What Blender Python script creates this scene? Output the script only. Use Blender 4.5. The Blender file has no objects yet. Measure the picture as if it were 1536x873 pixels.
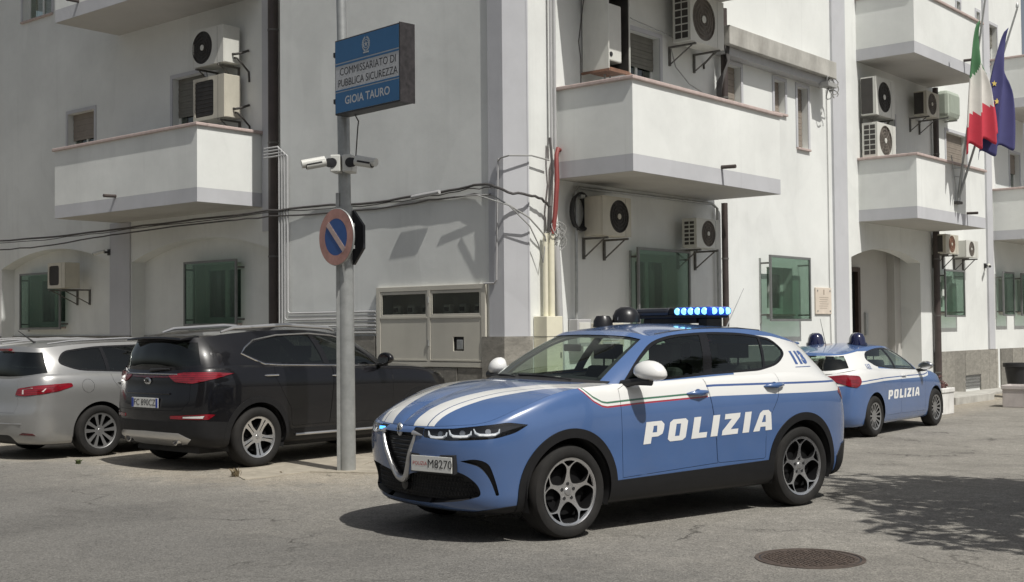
import bpy, bmesh, math, random
from mathutils import Vector, Matrix, noise as mnoise
from mathutils.bvhtree import BVHTree
random.seed(7)
scene = bpy.context.scene
COL = scene.collection
R = math.radians

# ------------------------------------------------------------------ camera
cam_d = bpy.data.cameras.new('camera'); cam = bpy.data.objects.new('camera', cam_d); COL.objects.link(cam)
F_PX = 1862.9
cam_d.sensor_fit = 'HORIZONTAL'; cam_d.sensor_width = 36.0
cam_d.lens = 36.0 * F_PX / 1536.0
cam_d.clip_start = 0.1; cam_d.clip_end = 2000.0
PITCH, ROLL = R(1.7323), R(-0.5203)
CAM_H = 1.57
_cp, _sp, _cr, _sr = math.cos(PITCH), math.sin(PITCH), math.cos(ROLL), math.sin(ROLL)
_Rv = Vector((1, 0, 0)); _Fv = Vector((0, _cp, _sp)); _Uv = Vector((0, -_sp, _cp))
_right = _Rv * _cr + _Uv * _sr; _up = _Uv * _cr - _Rv * _sr
m = Matrix((_right, _up, -_Fv)).transposed().to_4x4(); m.translation = (0, 0, CAM_H)
cam.matrix_world = m
scene.camera = cam

# ------------------------------------------------------------------ sky, sun, exposure
YAW = R(40.09)
E1 = Vector((-math.cos(YAW), math.sin(YAW), 0)); E2 = Vector((math.sin(YAW), math.cos(YAW), 0))
LIGHT = (E1 * 0.665 + E2 * 0.145 + Vector((0, 0, -1))).normalized()
SUN_EL = math.asin(-LIGHT.z); SUN_AZ = math.atan2(-LIGHT.y, -LIGHT.x)
world = bpy.data.worlds.new('World'); scene.world = world; world.use_nodes = True
wn = world.node_tree.nodes; bg = wn['Background']
sky = wn.new('ShaderNodeTexSky'); sky.sky_type = 'NISHITA'; sky.sun_disc = False
sky.sun_elevation = SUN_EL; sky.sun_rotation = math.pi / 2 - SUN_AZ
sky.dust_density = 3.0; sky.air_density = 1.0; sky.ozone_density = 0.6
hsv = wn.new('ShaderNodeHueSaturation'); hsv.inputs['Saturation'].default_value = 0.45
world.node_tree.links.new(sky.outputs[0], hsv.inputs['Color'])
world.node_tree.links.new(hsv.outputs[0], bg.inputs[0]); bg.inputs[1].default_value = 0.068
sun_d = bpy.data.lights.new('sun', 'SUN'); sun = bpy.data.objects.new('sun', sun_d); COL.objects.link(sun)
sun_d.energy = 4.2; sun_d.angle = R(0.53); sun_d.color = (1.0, 0.972, 0.915)
sun.rotation_euler = LIGHT.to_track_quat('-Z', 'Y').to_euler(); sun.location = (8, -10, 20)
vs = scene.view_settings; vs.view_transform = 'Standard'; vs.look = 'None'; vs.gamma = 1.0
vs.use_curve_mapping = False; vs.exposure = -0.05
scene.cycles.max_bounces = 8; scene.cycles.transparent_max_bounces = 16

# ------------------------------------------------------------------ materials
MATS = {}
def _new(name):
    mt = bpy.data.materials.new(name); mt.use_nodes = True
    nt = mt.node_tree; return mt, nt, nt.nodes['Principled BSDF']
def N(nt, typ, **kw):
    n = nt.nodes.new(typ)
    for k, v in kw.items():
        if k == 'op': n.operation = v
        elif k.startswith('i_'):
            n.inputs[int(k[2:])].default_value = v
        else: setattr(n, k, v)
    return n
def math_n(nt, op, a, b=None, clamp=False):
    n = nt.nodes.new('ShaderNodeMath'); n.operation = op; n.use_clamp = clamp
    for i, v in enumerate((a, b)):
        if v is None: continue
        if isinstance(v, (int, float)): n.inputs[i].default_value = v
        else: nt.links.new(v, n.inputs[i])
    return n.outputs[0]
def mixc(nt, fac, a, b, blend='MIX'):
    n = nt.nodes.new('ShaderNodeMix'); n.data_type = 'RGBA'; n.blend_type = blend
    for s, v in ((0, fac), (6, a), (7, b)):
        if isinstance(v, (int, float)): n.inputs[s].default_value = v
        elif isinstance(v, tuple): n.inputs[s].default_value = v if len(v) == 4 else v + (1,)
        else: nt.links.new(v, n.inputs[s])
    return n.outputs[2]
def ramp(nt, fac, p0, p1, c0=(0, 0, 0, 1), c1=(1, 1, 1, 1)):
    n = nt.nodes.new('ShaderNodeValToRGB'); e = n.color_ramp.elements
    e[0].position = p0; e[1].position = p1; e[0].color = c0; e[1].color = c1
    nt.links.new(fac, n.inputs[0]); return n.outputs[0]
def noise(nt, vec, scale, detail=4, rough=0.55, dist=0.0):
    n = nt.nodes.new('ShaderNodeTexNoise'); n.inputs['Scale'].default_value = scale
    n.inputs['Detail'].default_value = detail; n.inputs['Roughness'].default_value = rough
    n.inputs['Distortion'].default_value = dist
    if vec is not None: nt.links.new(vec, n.inputs['Vector'])
    return n.outputs[0]
def objco(nt, scale=None):
    t = nt.nodes.new('ShaderNodeTexCoord').outputs['Object']
    if scale:
        mp = nt.nodes.new('ShaderNodeMapping'); mp.inputs['Scale'].default_value = scale
        nt.links.new(t, mp.inputs[0]); t = mp.outputs[0]
    return t
def bump(nt, bs, h, strength, dist=0.01):
    b = nt.nodes.new('ShaderNodeBump'); b.inputs['Strength'].default_value = strength
    b.inputs['Distance'].default_value = dist
    nt.links.new(h, b.inputs['Height']); nt.links.new(b.outputs[0], bs.inputs['Normal'])

def M(name, col=None, rough=0.6, metal=0.0, var=0.08, vscale=6.0, coat=0.0, spec=0.5, bmp=0.0, bscale=60.0, emit=None, estr=0.0, dirt=0.0):
    """a plain painted / metal / plastic surface with a little tonal variation and grime"""
    if name in MATS: return MATS[name]
    mt, nt, bs = _new(name)
    co = objco(nt)
    n1 = noise(nt, co, vscale, 5, 0.6)
    c = tuple(col)
    lo = tuple(max(0, x * (1 - var)) for x in c); hi = tuple(min(1, x * (1 + var)) for x in c)
    cc = mixc(nt, ramp(nt, n1, 0.3, 0.7), lo, hi)
    if dirt:
        n2 = noise(nt, objco(nt, (1, 1, 0.25)), vscale * 0.6, 6, 0.7)
        cc = mixc(nt, math_n(nt, 'MULTIPLY', ramp(nt, n2, 0.45, 0.75), dirt), cc, (0.09, 0.075, 0.06))
    nt.links.new(cc, bs.inputs['Base Color'])
    bs.inputs['Roughness'].default_value = rough; bs.inputs['Metallic'].default_value = metal
    bs.inputs['Specular IOR Level'].default_value = spec
    if coat:
        bs.inputs['Coat Weight'].default_value = coat; bs.inputs['Coat Roughness'].default_value = 0.04
    if bmp: bump(nt, bs, noise(nt, co, bscale, 4), bmp)
    if emit:
        bs.inputs['Emission Color'].default_value = tuple(emit) + (1,); bs.inputs['Emission Strength'].default_value = estr
    MATS[name] = mt; return mt

def plaster(name, col, stain=0.35):
    mt, nt, bs = _new(name)
    co = objco(nt)
    n1 = noise(nt, co, 0.7, 6, 0.6); n2 = noise(nt, objco(nt, (1.6, 1.6, 0.10)), 1.1, 7, 0.68, 0.4)
    n3 = noise(nt, co, 9.0, 6, 0.65)
    c0 = tuple(x * 0.90 for x in col); c1 = tuple(min(1, x * 1.05) for x in col)
    cc = mixc(nt, ramp(nt, n1, 0.35, 0.68), c0, c1)
    cc = mixc(nt, math_n(nt, 'MULTIPLY', ramp(nt, n2, 0.56, 0.84), stain), cc, tuple(x * 0.62 for x in col))
    cc = mixc(nt, math_n(nt, 'MULTIPLY', ramp(nt, n3, 0.5, 0.8), 0.14), cc, tuple(x * 0.75 for x in col))
    n4 = noise(nt, objco(nt, (0.9, 0.9, 0.55)), 0.55, 2, 0.4, 0.8)          # repainted patches
    cc = mixc(nt, math_n(nt, 'MULTIPLY', ramp(nt, n4, 0.54, 0.56), 0.35), cc, tuple(min(1, x * 1.06) for x in col))
    n5 = noise(nt, objco(nt, (7, 7, 0.16)), 1.3, 5, 0.7)                    # thin rain runs
    cc = mixc(nt, math_n(nt, 'MULTIPLY', ramp(nt, n5, 0.60, 0.76), stain * 0.55), cc, tuple(x * 0.55 for x in col))
    nt.links.new(cc, bs.inputs['Base Color']); bs.inputs['Roughness'].default_value = 0.88
    bs.inputs['Specular IOR Level'].default_value = 0.2
    h = math_n(nt, 'ADD', noise(nt, co, 130, 3), math_n(nt, 'MULTIPLY', noise(nt, co, 3.0, 3), 3.0))
    bump(nt, bs, h, 0.22, 0.006)
    MATS[name] = mt; return mt

def stone(name, col):
    mt, nt, bs = _new(name)
    co = objco(nt); oi = nt.nodes.new('ShaderNodeObjectInfo')
    n1 = noise(nt, objco(nt, (1, 1, 2.2)), 5.0, 8, 0.7, 0.6); n2 = noise(nt, co, 26, 6, 0.7)
    cc = mixc(nt, ramp(nt, n1, 0.3, 0.72), tuple(x * 0.62 for x in col), tuple(min(1, x * 1.2) for x in col))
    cc = mixc(nt, math_n(nt, 'MULTIPLY', ramp(nt, n2, 0.52, 0.62), 0.4), cc, tuple(x * 0.45 for x in col))
    tone = math_n(nt, 'ADD', 0.68, math_n(nt, 'MULTIPLY', oi.outputs['Random'], 0.55))
    hs = nt.nodes.new('ShaderNodeHueSaturation'); nt.links.new(tone, hs.inputs['Value']); nt.links.new(cc, hs.inputs['Color'])
    nt.links.new(hs.outputs[0], bs.inputs['Base Color']); bs.inputs['Roughness'].default_value = 0.7
    bump(nt, bs, n2, 0.3, 0.006)
    MATS[name] = mt; return mt

def glass(name, tint=(0.55, 0.75, 0.62), refl=(1, 1, 1), base=0.06, grime=0.0, rough=0.0):
    """thin pane: fresnel reflection over a tinted see-through sheet"""
    mt = bpy.data.materials.new(name); mt.use_nodes = True; nt = mt.node_tree
    nt.nodes.remove(nt.nodes['Principled BSDF']); out = nt.nodes['Material Output']
    tr = nt.nodes.new('ShaderNodeBsdfTransparent'); tr.inputs[0].default_value = tint + (1,)
    gl = nt.nodes.new('ShaderNodeBsdfGlossy'); gl.inputs[0].default_value = refl + (1,); gl.inputs['Roughness'].default_value = rough
    lw = nt.nodes.new('ShaderNodeLayerWeight'); lw.inputs[0].default_value = 0.5
    f = math_n(nt, 'ADD', base, math_n(nt, 'MULTIPLY', math_n(nt, 'POWER', lw.outputs['Facing'], 4.0), 1.0 - base), True)
    mx = nt.nodes.new('ShaderNodeMixShader'); nt.links.new(f, mx.inputs[0])
    nt.links.new(tr.outputs[0], mx.inputs[1]); nt.links.new(gl.outputs[0], mx.inputs[2])
    sh = mx.outputs[0]
    if grime:
        df = nt.nodes.new('ShaderNodeBsdfDiffuse'); df.inputs[0].default_value = (0.35, 0.36, 0.33, 1)
        m2 = nt.nodes.new('ShaderNodeMixShader')
        nt.links.new(math_n(nt, 'MULTIPLY', ramp(nt, noise(nt, objco(nt), 3.0, 5), 0.25, 0.8), grime), m2.inputs[0])
        nt.links.new(sh, m2.inputs[1]); nt.links.new(df.outputs[0], m2.inputs[2]); sh = m2.outputs[0]
    nt.links.new(sh, out.inputs[0])
    MATS[name] = mt; return mt

WHITE = plaster('white plaster', (0.738, 0.752, 0.728))
WHITE2 = plaster('white parapet plaster', (0.768, 0.782, 0.756), 0.28)
LILAC = plaster('lilac grey plaster', (0.52, 0.525, 0.545), 0.3)
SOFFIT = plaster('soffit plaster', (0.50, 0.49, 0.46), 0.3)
STONE = stone('stone slab', (0.30, 0.285, 0.25))
CONC = M('weathered concrete', (0.44, 0.43, 0.395), 0.9, var=0.16, vscale=3.0, bmp=0.25, bscale=40, dirt=0.35)
COPING = M('pinkish stone coping', (0.50, 0.405, 0.375), 0.7, var=0.12, vscale=10, dirt=0.15)
STEEL = M('galvanised steel', (0.40, 0.41, 0.40), 0.45, 0.55, var=0.15, vscale=9)
CREAM = M('cream painted steel', (0.55, 0.53, 0.46), 0.55, var=0.05, vscale=2.0, dirt=0.12)
CREAMP = M('cream plastic pipe', (0.72, 0.69, 0.55), 0.5, var=0.05)
GREYP = M('grey conduit', (0.42, 0.42, 0.42), 0.5, var=0.06)
BROWN = M('dark brown downpipe', (0.060, 0.046, 0.042), 0.5, var=0.2, vscale=4)
BLACK = M('black plastic', (0.022, 0.022, 0.023), 0.5, var=0.1)
CABLE = M('dusty black cable', (0.075, 0.07, 0.068), 0.7, var=0.25, vscale=3)
CABLEG = M('grey cable', (0.33, 0.33, 0.32), 0.6, var=0.2, vscale=3)
REDP = M('red corrugated conduit', (0.26, 0.055, 0.05), 0.6, var=0.15)
ACW = M('air conditioner white', (0.66, 0.66, 0.61), 0.45, var=0.05, vscale=3, dirt=0.16)
ACB = M('air conditioner beige', (0.58, 0.55, 0.46), 0.5, var=0.06, vscale=3, dirt=0.22)
GRILLE = M('dark grille', (0.050, 0.046, 0.042), 0.6, var=0.15)
GRILLEB = M('dusty fan grille', (0.16, 0.14, 0.12), 0.6, var=0.15)
RUST = M('rusty steel', (0.22, 0.12, 0.08), 0.8, var=0.3, vscale=14)
SHUT = M('grey green roller shutter', (0.17, 0.165, 0.14), 0.6, var=0.1)
SHUTB = M('beige brown shutter', (0.25, 0.215, 0.18), 0.6, var=0.1)
FRAMEW = M('white window frame', (0.68, 0.69, 0.66), 0.45, var=0.04)
ALU = M('brushed aluminium frame', (0.45, 0.46, 0.45), 0.4, 0.5, var=0.08)
DARKROOM = M('unlit room dark', (0.035, 0.04, 0.036), 0.9, var=0.3, vscale=2)
DSTEEL = M('weathered bracket steel', (0.14, 0.135, 0.125), 0.6, 0.3, var=0.25, vscale=12)
FRAMED = M('dull grey guard frame', (0.20, 0.205, 0.20), 0.5, 0.3, var=0.15)
GGLASS = glass('green security glass', (0.56, 0.67, 0.605), (0.85, 1.0, 0.92), 0.11, 0.07)
WGLASS = glass('window glass', (0.72, 0.78, 0.74), (1, 1, 1), 0.08)

# ------------------------------------------------------------------ mesh helpers
class MB:
    def __init__(s): s.v = []; s.f = []; s.mi = []; s.cur = 0
    def add(s, vs, fs):
        o = len(s.v); s.v += [tuple(x) for x in vs]; s.f += [tuple(i + o for i in f) for f in fs]; s.mi += [s.cur] * len(fs)
    def box(s, x0, x1, y0, y1, z0, z1):
        x0, x1 = min(x0, x1), max(x0, x1); y0, y1 = min(y0, y1), max(y0, y1); z0, z1 = min(z0, z1), max(z0, z1)
        s.add([(x0, y0, z0), (x1, y0, z0), (x1, y1, z0), (x0, y1, z0), (x0, y0, z1), (x1, y0, z1), (x1, y1, z1), (x0, y1, z1)],
              [(0, 3, 2, 1), (4, 5, 6, 7), (0, 1, 5, 4), (1, 2, 6, 5), (2, 3, 7, 6), (3, 0, 4, 7)])
    def ab(s, a0, a1, b0, b1, z0, z1): s.box(-a0, -a1, b0, b1, z0, z1)
    def tube(s, pts, r, n=8, caps=True):
        pts = [Vector(p) for p in pts]; rings = []; k = len(pts)
        rad = r if isinstance(r, (list, tuple)) else [r] * k
        up = Vector((0, 0, 1)); vs = []; prev = None
        for i, p in enumerate(pts):
            t = (pts[min(i + 1, k - 1)] - pts[max(i - 1, 0)])
            if t.length < 1e-9: t = Vector((0, 0, 1))
            t.normalize()
            if prev is None:
                u = t.cross(up) if abs(t.dot(up)) < 0.95 else t.cross(Vector((1, 0, 0)))
            else: u = prev - t * prev.dot(t)
            u.normalize(); w = t.cross(u); prev = u
            vs += [p + (u * math.cos(2 * math.pi * j / n) + w * math.sin(2 * math.pi * j / n)) * rad[i] for j in range(n)]
        fs = []
        for i in range(k - 1):
            for j in range(n):
                a = i * n + j; b = i * n + (j + 1) % n; fs.append((a, b, b + n, a + n))
        if caps: fs += [tuple(range(n - 1, -1, -1)), tuple(range((k - 1) * n, k * n))]
        s.add(vs, fs)
    def lathe(s, prof, n=24, axis='z', c=(0, 0, 0), close=False):
        """prof: (r, h) pairs revolved about an axis through c"""
        vs = []; k = len(prof)
        for r, h in prof:
            for j in range(n):
                t = 2 * math.pi * j / n; x, y = r * math.cos(t), r * math.sin(t)
                if axis == 'z': q = (x, y, h)
                elif axis == 'y': q = (x, h, y)
                else: q = (h, x, y)
                vs.append((c[0] + q[0], c[1] + q[1], c[2] + q[2]))
        fs = []
        for i in range(k - 1 + (1 if close else 0)):
            i2 = (i + 1) % k
            for j in range(n):
                j2 = (j + 1) % n; fs.append((i * n + j, i * n + j2, i2 * n + j2, i2 * n + j))
        s.add(vs, fs)
    def mesh(s, name, mats, smooth=False, fixn=True):
        me = bpy.data.meshes.new(name); me.from_pydata(s.v, [], s.f)
        for mt in (mats if isinstance(mats, (list, tuple)) else [mats]): me.materials.append(mt)
        if any(s.mi): me.polygons.foreach_set('material_index', s.mi)
        if fixn:
            bm = bmesh.new(); bm.from_mesh(me); bmesh.ops.recalc_face_normals(bm, faces=bm.faces); bm.to_mesh(me); bm.free()
        if smooth: shade(me)
        return me
    def build(s, name, mats, parent=None, smooth=False, bevel=0.0, fixn=True):
        return link(name, s.mesh(name, mats, smooth, fixn), parent, bevel)
def shade(me, ang=35):
    me.polygons.foreach_set('use_smooth', [True] * len(me.polygons))
    try: me.set_sharp_from_angle(angle=R(ang))
    except Exception: pass
def link(name, me, parent=None, bevel=0.0):
    o = bpy.data.objects.new(name, me); COL.objects.link(o)
    if parent is not None: o.parent = parent
    if bevel:
        b = o.modifiers.new('bevel', 'BEVEL'); b.width = bevel; b.segments = 2; b.limit_method = 'ANGLE'; b.angle_limit = R(40)
    return o
def thing(name, label, cat, loc=(0, 0, 0), rz=0.0, group=None):
    o = bpy.data.objects.new(name, None); COL.objects.link(o); o.empty_display_size = 0.2
    o.location = loc; o.rotation_euler = (0, 0, rz); tag(o, label, cat, group); return o
def tag(o, label, cat, group=None):
    o['label'] = label; o['category'] = cat
    if group: o['group'] = group
    return o
BROT = -YAW                       # building frame: local x = -a, y = b
def WP(a, b, z=0.0): return E1 * a + E2 * b + Vector((0, 0, z))

def plate(loops, thick, mapf, mb=None):
    """flat sheet with holes (2-D loops, first = outline) given thickness along w; mapf(u,v,w) -> xyz"""
    bm = bmesh.new()
    for lp in loops:
        vs = [bm.verts.new((p[0], p[1], 0)) for p in lp]
        for i in range(len(vs)): bm.edges.new((vs[i], vs[(i + 1) % len(vs)]))
    bmesh.ops.triangle_fill(bm, use_beauty=True, use_dissolve=False, edges=bm.edges[:])
    bmesh.ops.recalc_face_normals(bm, faces=bm.faces)
    if bm.faces and sum(f.normal.z * f.calc_area() for f in bm.faces) > 0:
        bmesh.ops.reverse_faces(bm, faces=bm.faces[:])
    if thick:
        r = bmesh.ops.extrude_face_region(bm, geom=bm.faces[:])
        for g in r['geom']:
            if isinstance(g, bmesh.types.BMVert): g.co.z += thick
    bm.verts.index_update()
    mb = mb or MB()
    mb.add([mapf(*v.co) for v in bm.verts], [[v.index for v in f.verts] for f in bm.faces])
    bm.free(); return mb
def rect(u0, u1, v0, v1): return [(u0, v0), (u1, v0), (u1, v1), (u0, v1)]
def circ(cx, cy, r, n=24, ry=None): return [(cx + r * math.cos(2 * math.pi * i / n), cy + (ry or r) * math.sin(2 * math.pi * i / n)) for i in range(n)]
def text_mb(txt, size, mapf, mb=None, align='CENTER', depth=0.0, bold=0.0, shear=0.0, sx=1.0, res=3):
    """lettering: font outline -> mesh, placed by mapf(u,v,w)"""
    cu = bpy.data.curves.new('lettering', 'FONT'); cu.body = txt; cu.size = size; cu.align_x = align; cu.align_y = 'CENTER'
    cu.offset = bold; cu.shear = shear; cu.extrude = depth; cu.resolution_u = res
    o = bpy.data.objects.new('lettering', cu); COL.objects.link(o)
    dg = bpy.context.evaluated_depsgraph_get(); me = bpy.data.meshes.new_from_object(o.evaluated_get(dg))
    mb = mb or MB()
    mb.add([mapf(v.co.x * sx, v.co.y, v.co.z) for v in me.vertices], [list(p.vertices) for p in me.polygons])
    bpy.data.objects.remove(o); bpy.data.curves.remove(cu); bpy.data.meshes.remove(me)
    return mb
def copy_tree(o, parent=None):
    c = o.copy(); COL.objects.link(c)
    if parent is not None: c.parent = parent
    for ch in list(o.children): copy_tree(ch, c)
    return c
def rounded(poly, r=0.04, n=4):
    """round the corners of a polygon; points may carry their own radius as a third value"""
    out = []; k = len(poly)
    for i in range(k):
        p = Vector(poly[i][:2]); a = Vector(poly[i - 1][:2]); b = Vector(poly[(i + 1) % k][:2]); rr_ = poly[i][2] if len(poly[i]) > 2 else r
        da, db = a - p, b - p; la, lb = da.length, db.length; t = min(rr_, la * 0.48, lb * 0.48)
        if t < 1e-4: out.append(tuple(p)); continue
        A, B_ = p + da / la * t, p + db / lb * t
        for j in range(n + 1):
            u = j / n; out.append(tuple(A * (1 - u)**2 + p * 2 * u * (1 - u) + B_ * u**2))
    return out
# ================================================================== GROUND AND SKY-SIDE SETTING
def sstep(x, a, b):
    t = max(0.0, min(1.0, (x - a) / (b - a))); return t * t * (3 - 2 * t)
def gz(P):
    """the forecourt falls gently away to the right of the corner"""
    a = P.dot(E1); b = P.dot(E2)
    return -0.17 * sstep(b, 11.0, 17.0) * sstep(a, 12.2, 9.6)

def ground_material():
    mt, nt, bs = _new('asphalt and dust'); co = objco(nt)
    sep = nt.nodes.new('ShaderNodeSeparateXYZ'); nt.links.new(co, sep.inputs[0])
    b = sep.outputs[1]
    wob = math_n(nt, 'MULTIPLY', math_n(nt, 'SUBTRACT', noise(nt, co, 0.55, 7, 0.62), 0.5), 3.4)
    wob2 = math_n(nt, 'MULTIPLY', math_n(nt, 'SUBTRACT', noise(nt, co, 4.0, 6, 0.7), 0.5), 1.3)
    d = math_n(nt, 'ADD', math_n(nt, 'ADD', b, wob), wob2)
    dusty = ramp(nt, math_n(nt, 'DIVIDE', d, 20.0), 0.305, 0.405)
    big = noise(nt, co, 0.8, 7, 0.65, 0.3); mid = noise(nt, co, 6.0, 6, 0.7); fine = noise(nt, co, 95, 4, 0.7)
    asp = mixc(nt, ramp(nt, big, 0.32, 0.68), (0.120, 0.116, 0.108), (0.176, 0.170, 0.158))
    asp = mixc(nt, math_n(nt, 'MULTIPLY', ramp(nt, mid, 0.42, 0.72), 0.5), asp, (0.180, 0.172, 0.158))
    old = noise(nt, objco(nt, (1.0, 0.6, 1)), 0.30, 4, 0.55, 1.2)                       # relaid and worn areas
    asp = mixc(nt, math_n(nt, 'MULTIPLY', ramp(nt, old, 0.50, 0.53), 0.30), asp, (0.205, 0.198, 0.182))
    drops = nt.nodes.new('ShaderNodeTexVoronoi'); drops.inputs['Scale'].default_value = 0.9; nt.links.new(co, drops.inputs['Vector'])
    asp = mixc(nt, math_n(nt, 'MULTIPLY', ramp(nt, math_n(nt, 'ADD', drops.outputs['Distance'], math_n(nt, 'MULTIPLY', mid, 0.12)), 0.10, 0.20, (1, 1, 1, 1), (0, 0, 0, 1)), 0.40), asp, (0.062, 0.060, 0.056))
    vor = nt.nodes.new('ShaderNodeTexVoronoi'); vor.inputs['Scale'].default_value = 85; nt.links.new(co, vor.inputs['Vector'])
    spk = math_n(nt, 'ADD', 0.60, math_n(nt, 'MULTIPLY', vor.outputs['Color'], 0.8))
    dus = mixc(nt, ramp(nt, mid, 0.3, 0.7), (0.215, 0.204, 0.182), (0.312, 0.295, 0.262))
    dus = mixc(nt, ramp(nt, big, 0.4, 0.75), dus, (0.180, 0.170, 0.152))
    lft = math_n(nt, 'MULTIPLY', ramp(nt, math_n(nt, 'DIVIDE', math_n(nt, 'ADD', math_n(nt, 'MULTIPLY', sep.outputs[0], -1.0), wob2), 20.0), 0.43, 0.50), ramp(nt, math_n(nt, 'DIVIDE', d, 20.0), 0.385, 0.44))
    dus = mixc(nt, math_n(nt, 'MULTIPLY', lft, 0.75), dus, mixc(nt, ramp(nt, mid, 0.3, 0.7), (0.30, 0.262, 0.205), (0.42, 0.375, 0.30)))
    cc = mixc(nt, dusty, asp, dus)
    cc = mixc(nt, 1.0, cc, spk, 'MULTIPLY')
    # worn cracks
    vc = nt.nodes.new('ShaderNodeTexVoronoi'); vc.feature = 'DISTANCE_TO_EDGE'; vc.inputs['Scale'].default_value = 0.42
    wv = nt.nodes.new('ShaderNodeVectorMath'); wv.operation = 'ADD'
    nn = nt.nodes.new('ShaderNodeTexNoise'); nn.inputs['Scale'].default_value = 2.2; nn.inputs['Detail'].default_value = 6; nt.links.new(co, nn.inputs['Vector'])
    nt.links.new(co, wv.inputs[0]); nt.links.new(nn.outputs['Color'], wv.inputs[1]); nt.links.new(wv.outputs[0], vc.inputs['Vector'])
    crack = math_n(nt, 'MULTIPLY', ramp(nt, vc.outputs['Distance'], 0.0, 0.011, (1, 1, 1, 1), (0, 0, 0, 1)), ramp(nt, big, 0.45, 0.6))
    cc = mixc(nt, math_n(nt, 'MULTIPLY', crack, 0.75), cc, (0.045, 0.042, 0.037))
    # tyre-polished and oil-dark patches
    st = ramp(nt, noise(nt, objco(nt, (0.5, 1.6, 1)), 0.9, 6, 0.6, 0.8), 0.58, 0.78)
    cc = mixc(nt, math_n(nt, 'MULTIPLY', st, 0.45), cc, (0.085, 0.08, 0.072))
    nt.links.new(cc, bs.inputs['Base Color']); bs.inputs['Roughness'].default_value = 0.92; bs.inputs['Specular IOR Level'].default_value = 0.25
    h = math_n(nt, 'ADD', math_n(nt, 'MULTIPLY', vor.outputs['Distance'], 0.8), math_n(nt, 'ADD', fine, math_n(nt, 'MULTIPLY', mid, 2.0)))
    h = math_n(nt, 'SUBTRACT', h, math_n(nt, 'MULTIPLY', crack, 2.0))
    bump(nt, bs, h, 0.55, 0.012)
    return mt
GROUND = ground_material()
def build_ground():
    mb = MB(); xs = [-400, -120, -60, -36] + [-30 + i for i in range(0, 52)] + [26, 40, 90, 300]
    ys = [-300, -80, -30, -10] + [-4 + i * 1.0 for i in range(0, 50)] + [60, 120, 400]
    vs = []
    for y in ys:
        for x in xs: vs.append((x, y, gz(E1 * (-x) + E2 * y)))
    nx = len(xs)
    fs = [(j * nx + i, j * nx + i + 1, (j + 1) * nx + i + 1, (j + 1) * nx + i) for j in range(len(ys) - 1) for i in range(nx - 1)]
    mb.add(vs, fs)
    o = mb.build('ground', GROUND, None, True); o.rotation_euler = (0, 0, BROT); o['kind'] = 'structure'
build_ground()

APRON = M('worn pale concrete', (0.34, 0.305, 0.245), 0.92, var=0.22, vscale=5, bmp=0.5, bscale=35, dirt=0.25)
def apron(pts, h):
    rr_ = random.Random(11); lp = []
    for i in range(len(pts)):
        p, q = pts[i], pts[(i + 1) % len(pts)]
        for j in range(5): t = j / 5; lp.append((-(p[0] + (q[0] - p[0]) * t) + rr_.uniform(-.012, .012), p[1] + (q[1] - p[1]) * t + rr_.uniform(-.025, .025)))
    o = plate([lp], h + 0.03, lambda u, v, w: (u, v, -0.03 + w)).build('pavement', APRON, None, bevel=0.006); o.rotation_euler = (0, 0, BROT); o['kind'] = 'structure'
apron([(10.62, 8.22), (10.62, 9.9), (11.05, 10.6), (11.6, 10.6), (11.62, 8.9), (11.1, 8.45)], 0.012)
apron([(9.9, 9.45), (9.6, 10.2), (10.0, 11.2), (11.0, 10.95), (10.58, 9.9), (10.58, 9.1)], 0.018)

# ================================================================== POLICE STATION BUILDING
AW, BA, BB = 11.08, 13.75, 13.29        # wall planes: sunlit wing, left wing, corner block
TOP = 11.6
station = thing('police_station', 'white plastered police station with cantilevered balconies and grey stone base', 'building', (0, 0, 0), BROT)
class Face:
    """wall frame: u along the wall, w out of the wall, z up"""
    def __init__(s, kind, plane): s.k = kind; s.p = plane
    def P(s, u, w, z): return (-(s.p - w), u, z) if s.k == 'a' else (-u, s.p - w, z)
    def box(s, mb, u0, u1, w0, w1, z0, z1):
        p, q = s.P(u0, w0, z0), s.P(u1, w1, z1); mb.box(p[0], q[0], p[1], q[1], p[2], q[2])
    def map(s, w0=0.0): return lambda u, v, w: s.P(u, w0 - w, v)
    def world(s, u, w, z):
        x, y, zz = s.P(u, w, z); return WP(-x, y, zz)
    @property
    def rz(s): return BROT if s.k == 'b' else BROT + math.pi / 2
FA, FB, FW = Face('b', BA), Face('b', BB), Face('a', AW)

def arch_loop(u0, u1, zs, zc, z0, n=18):
    """opening with a segmental arched head"""
    lp = [(u0, z0), (u1, z0)]; c = (u1 - u0) / 2; h = zc - zs; r = (c * c + h * h) / (2 * h); um = (u0 + u1) / 2
    th = math.asin(min(1, c / r))
    for i in range(n + 1):
        t = th - 2 * th * i / n; lp.append((um + r * math.sin(t), zc - r + r * math.cos(t)))
    return lp

# --- walls
def wall(face, u0, u1, holes, mat=None, z0=-0.4, z1=TOP, th=0.3, name='wall', w0=0.0):
    return plate([rect(u0, u1, z0, z1)] + holes, th, face.map(w0)).build(name, mat or WHITE, station)
wall(FA, 16.2, 36.0, [arch_loop(16.85, 21.27, 2.93, 3.29, -0.3), arch_loop(22.05, 26.35, 2.98, 3.33, -0.3), rect(18.9, 19.9, 5.0, 6.34), rect(22.6, 23.6, 5.0, 6.1), rect(24.25, 25.45, 8.35, 9.7)])
ARB = Face('b', BA + 0.30)
wall(ARB, 16.5, 36.0, [rect(18.25, 19.60, 1.72, 2.82), rect(24.22, 25.66, 1.70, 2.82)], z1=3.6, th=0.2)
wall(FB, 11.31, 16.2, [rect(11.74, 13.82, 1.10, 2.14)], th=0.46)
mb = plate([[(-11.08, 13.52), (-11.31, 13.29), (-11.38, 13.40), (-11.38, 13.52)]], TOP + 0.4, lambda u, v, w: (u, v, -0.4 + w)); mb.build('wall', WHITE, station)
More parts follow.
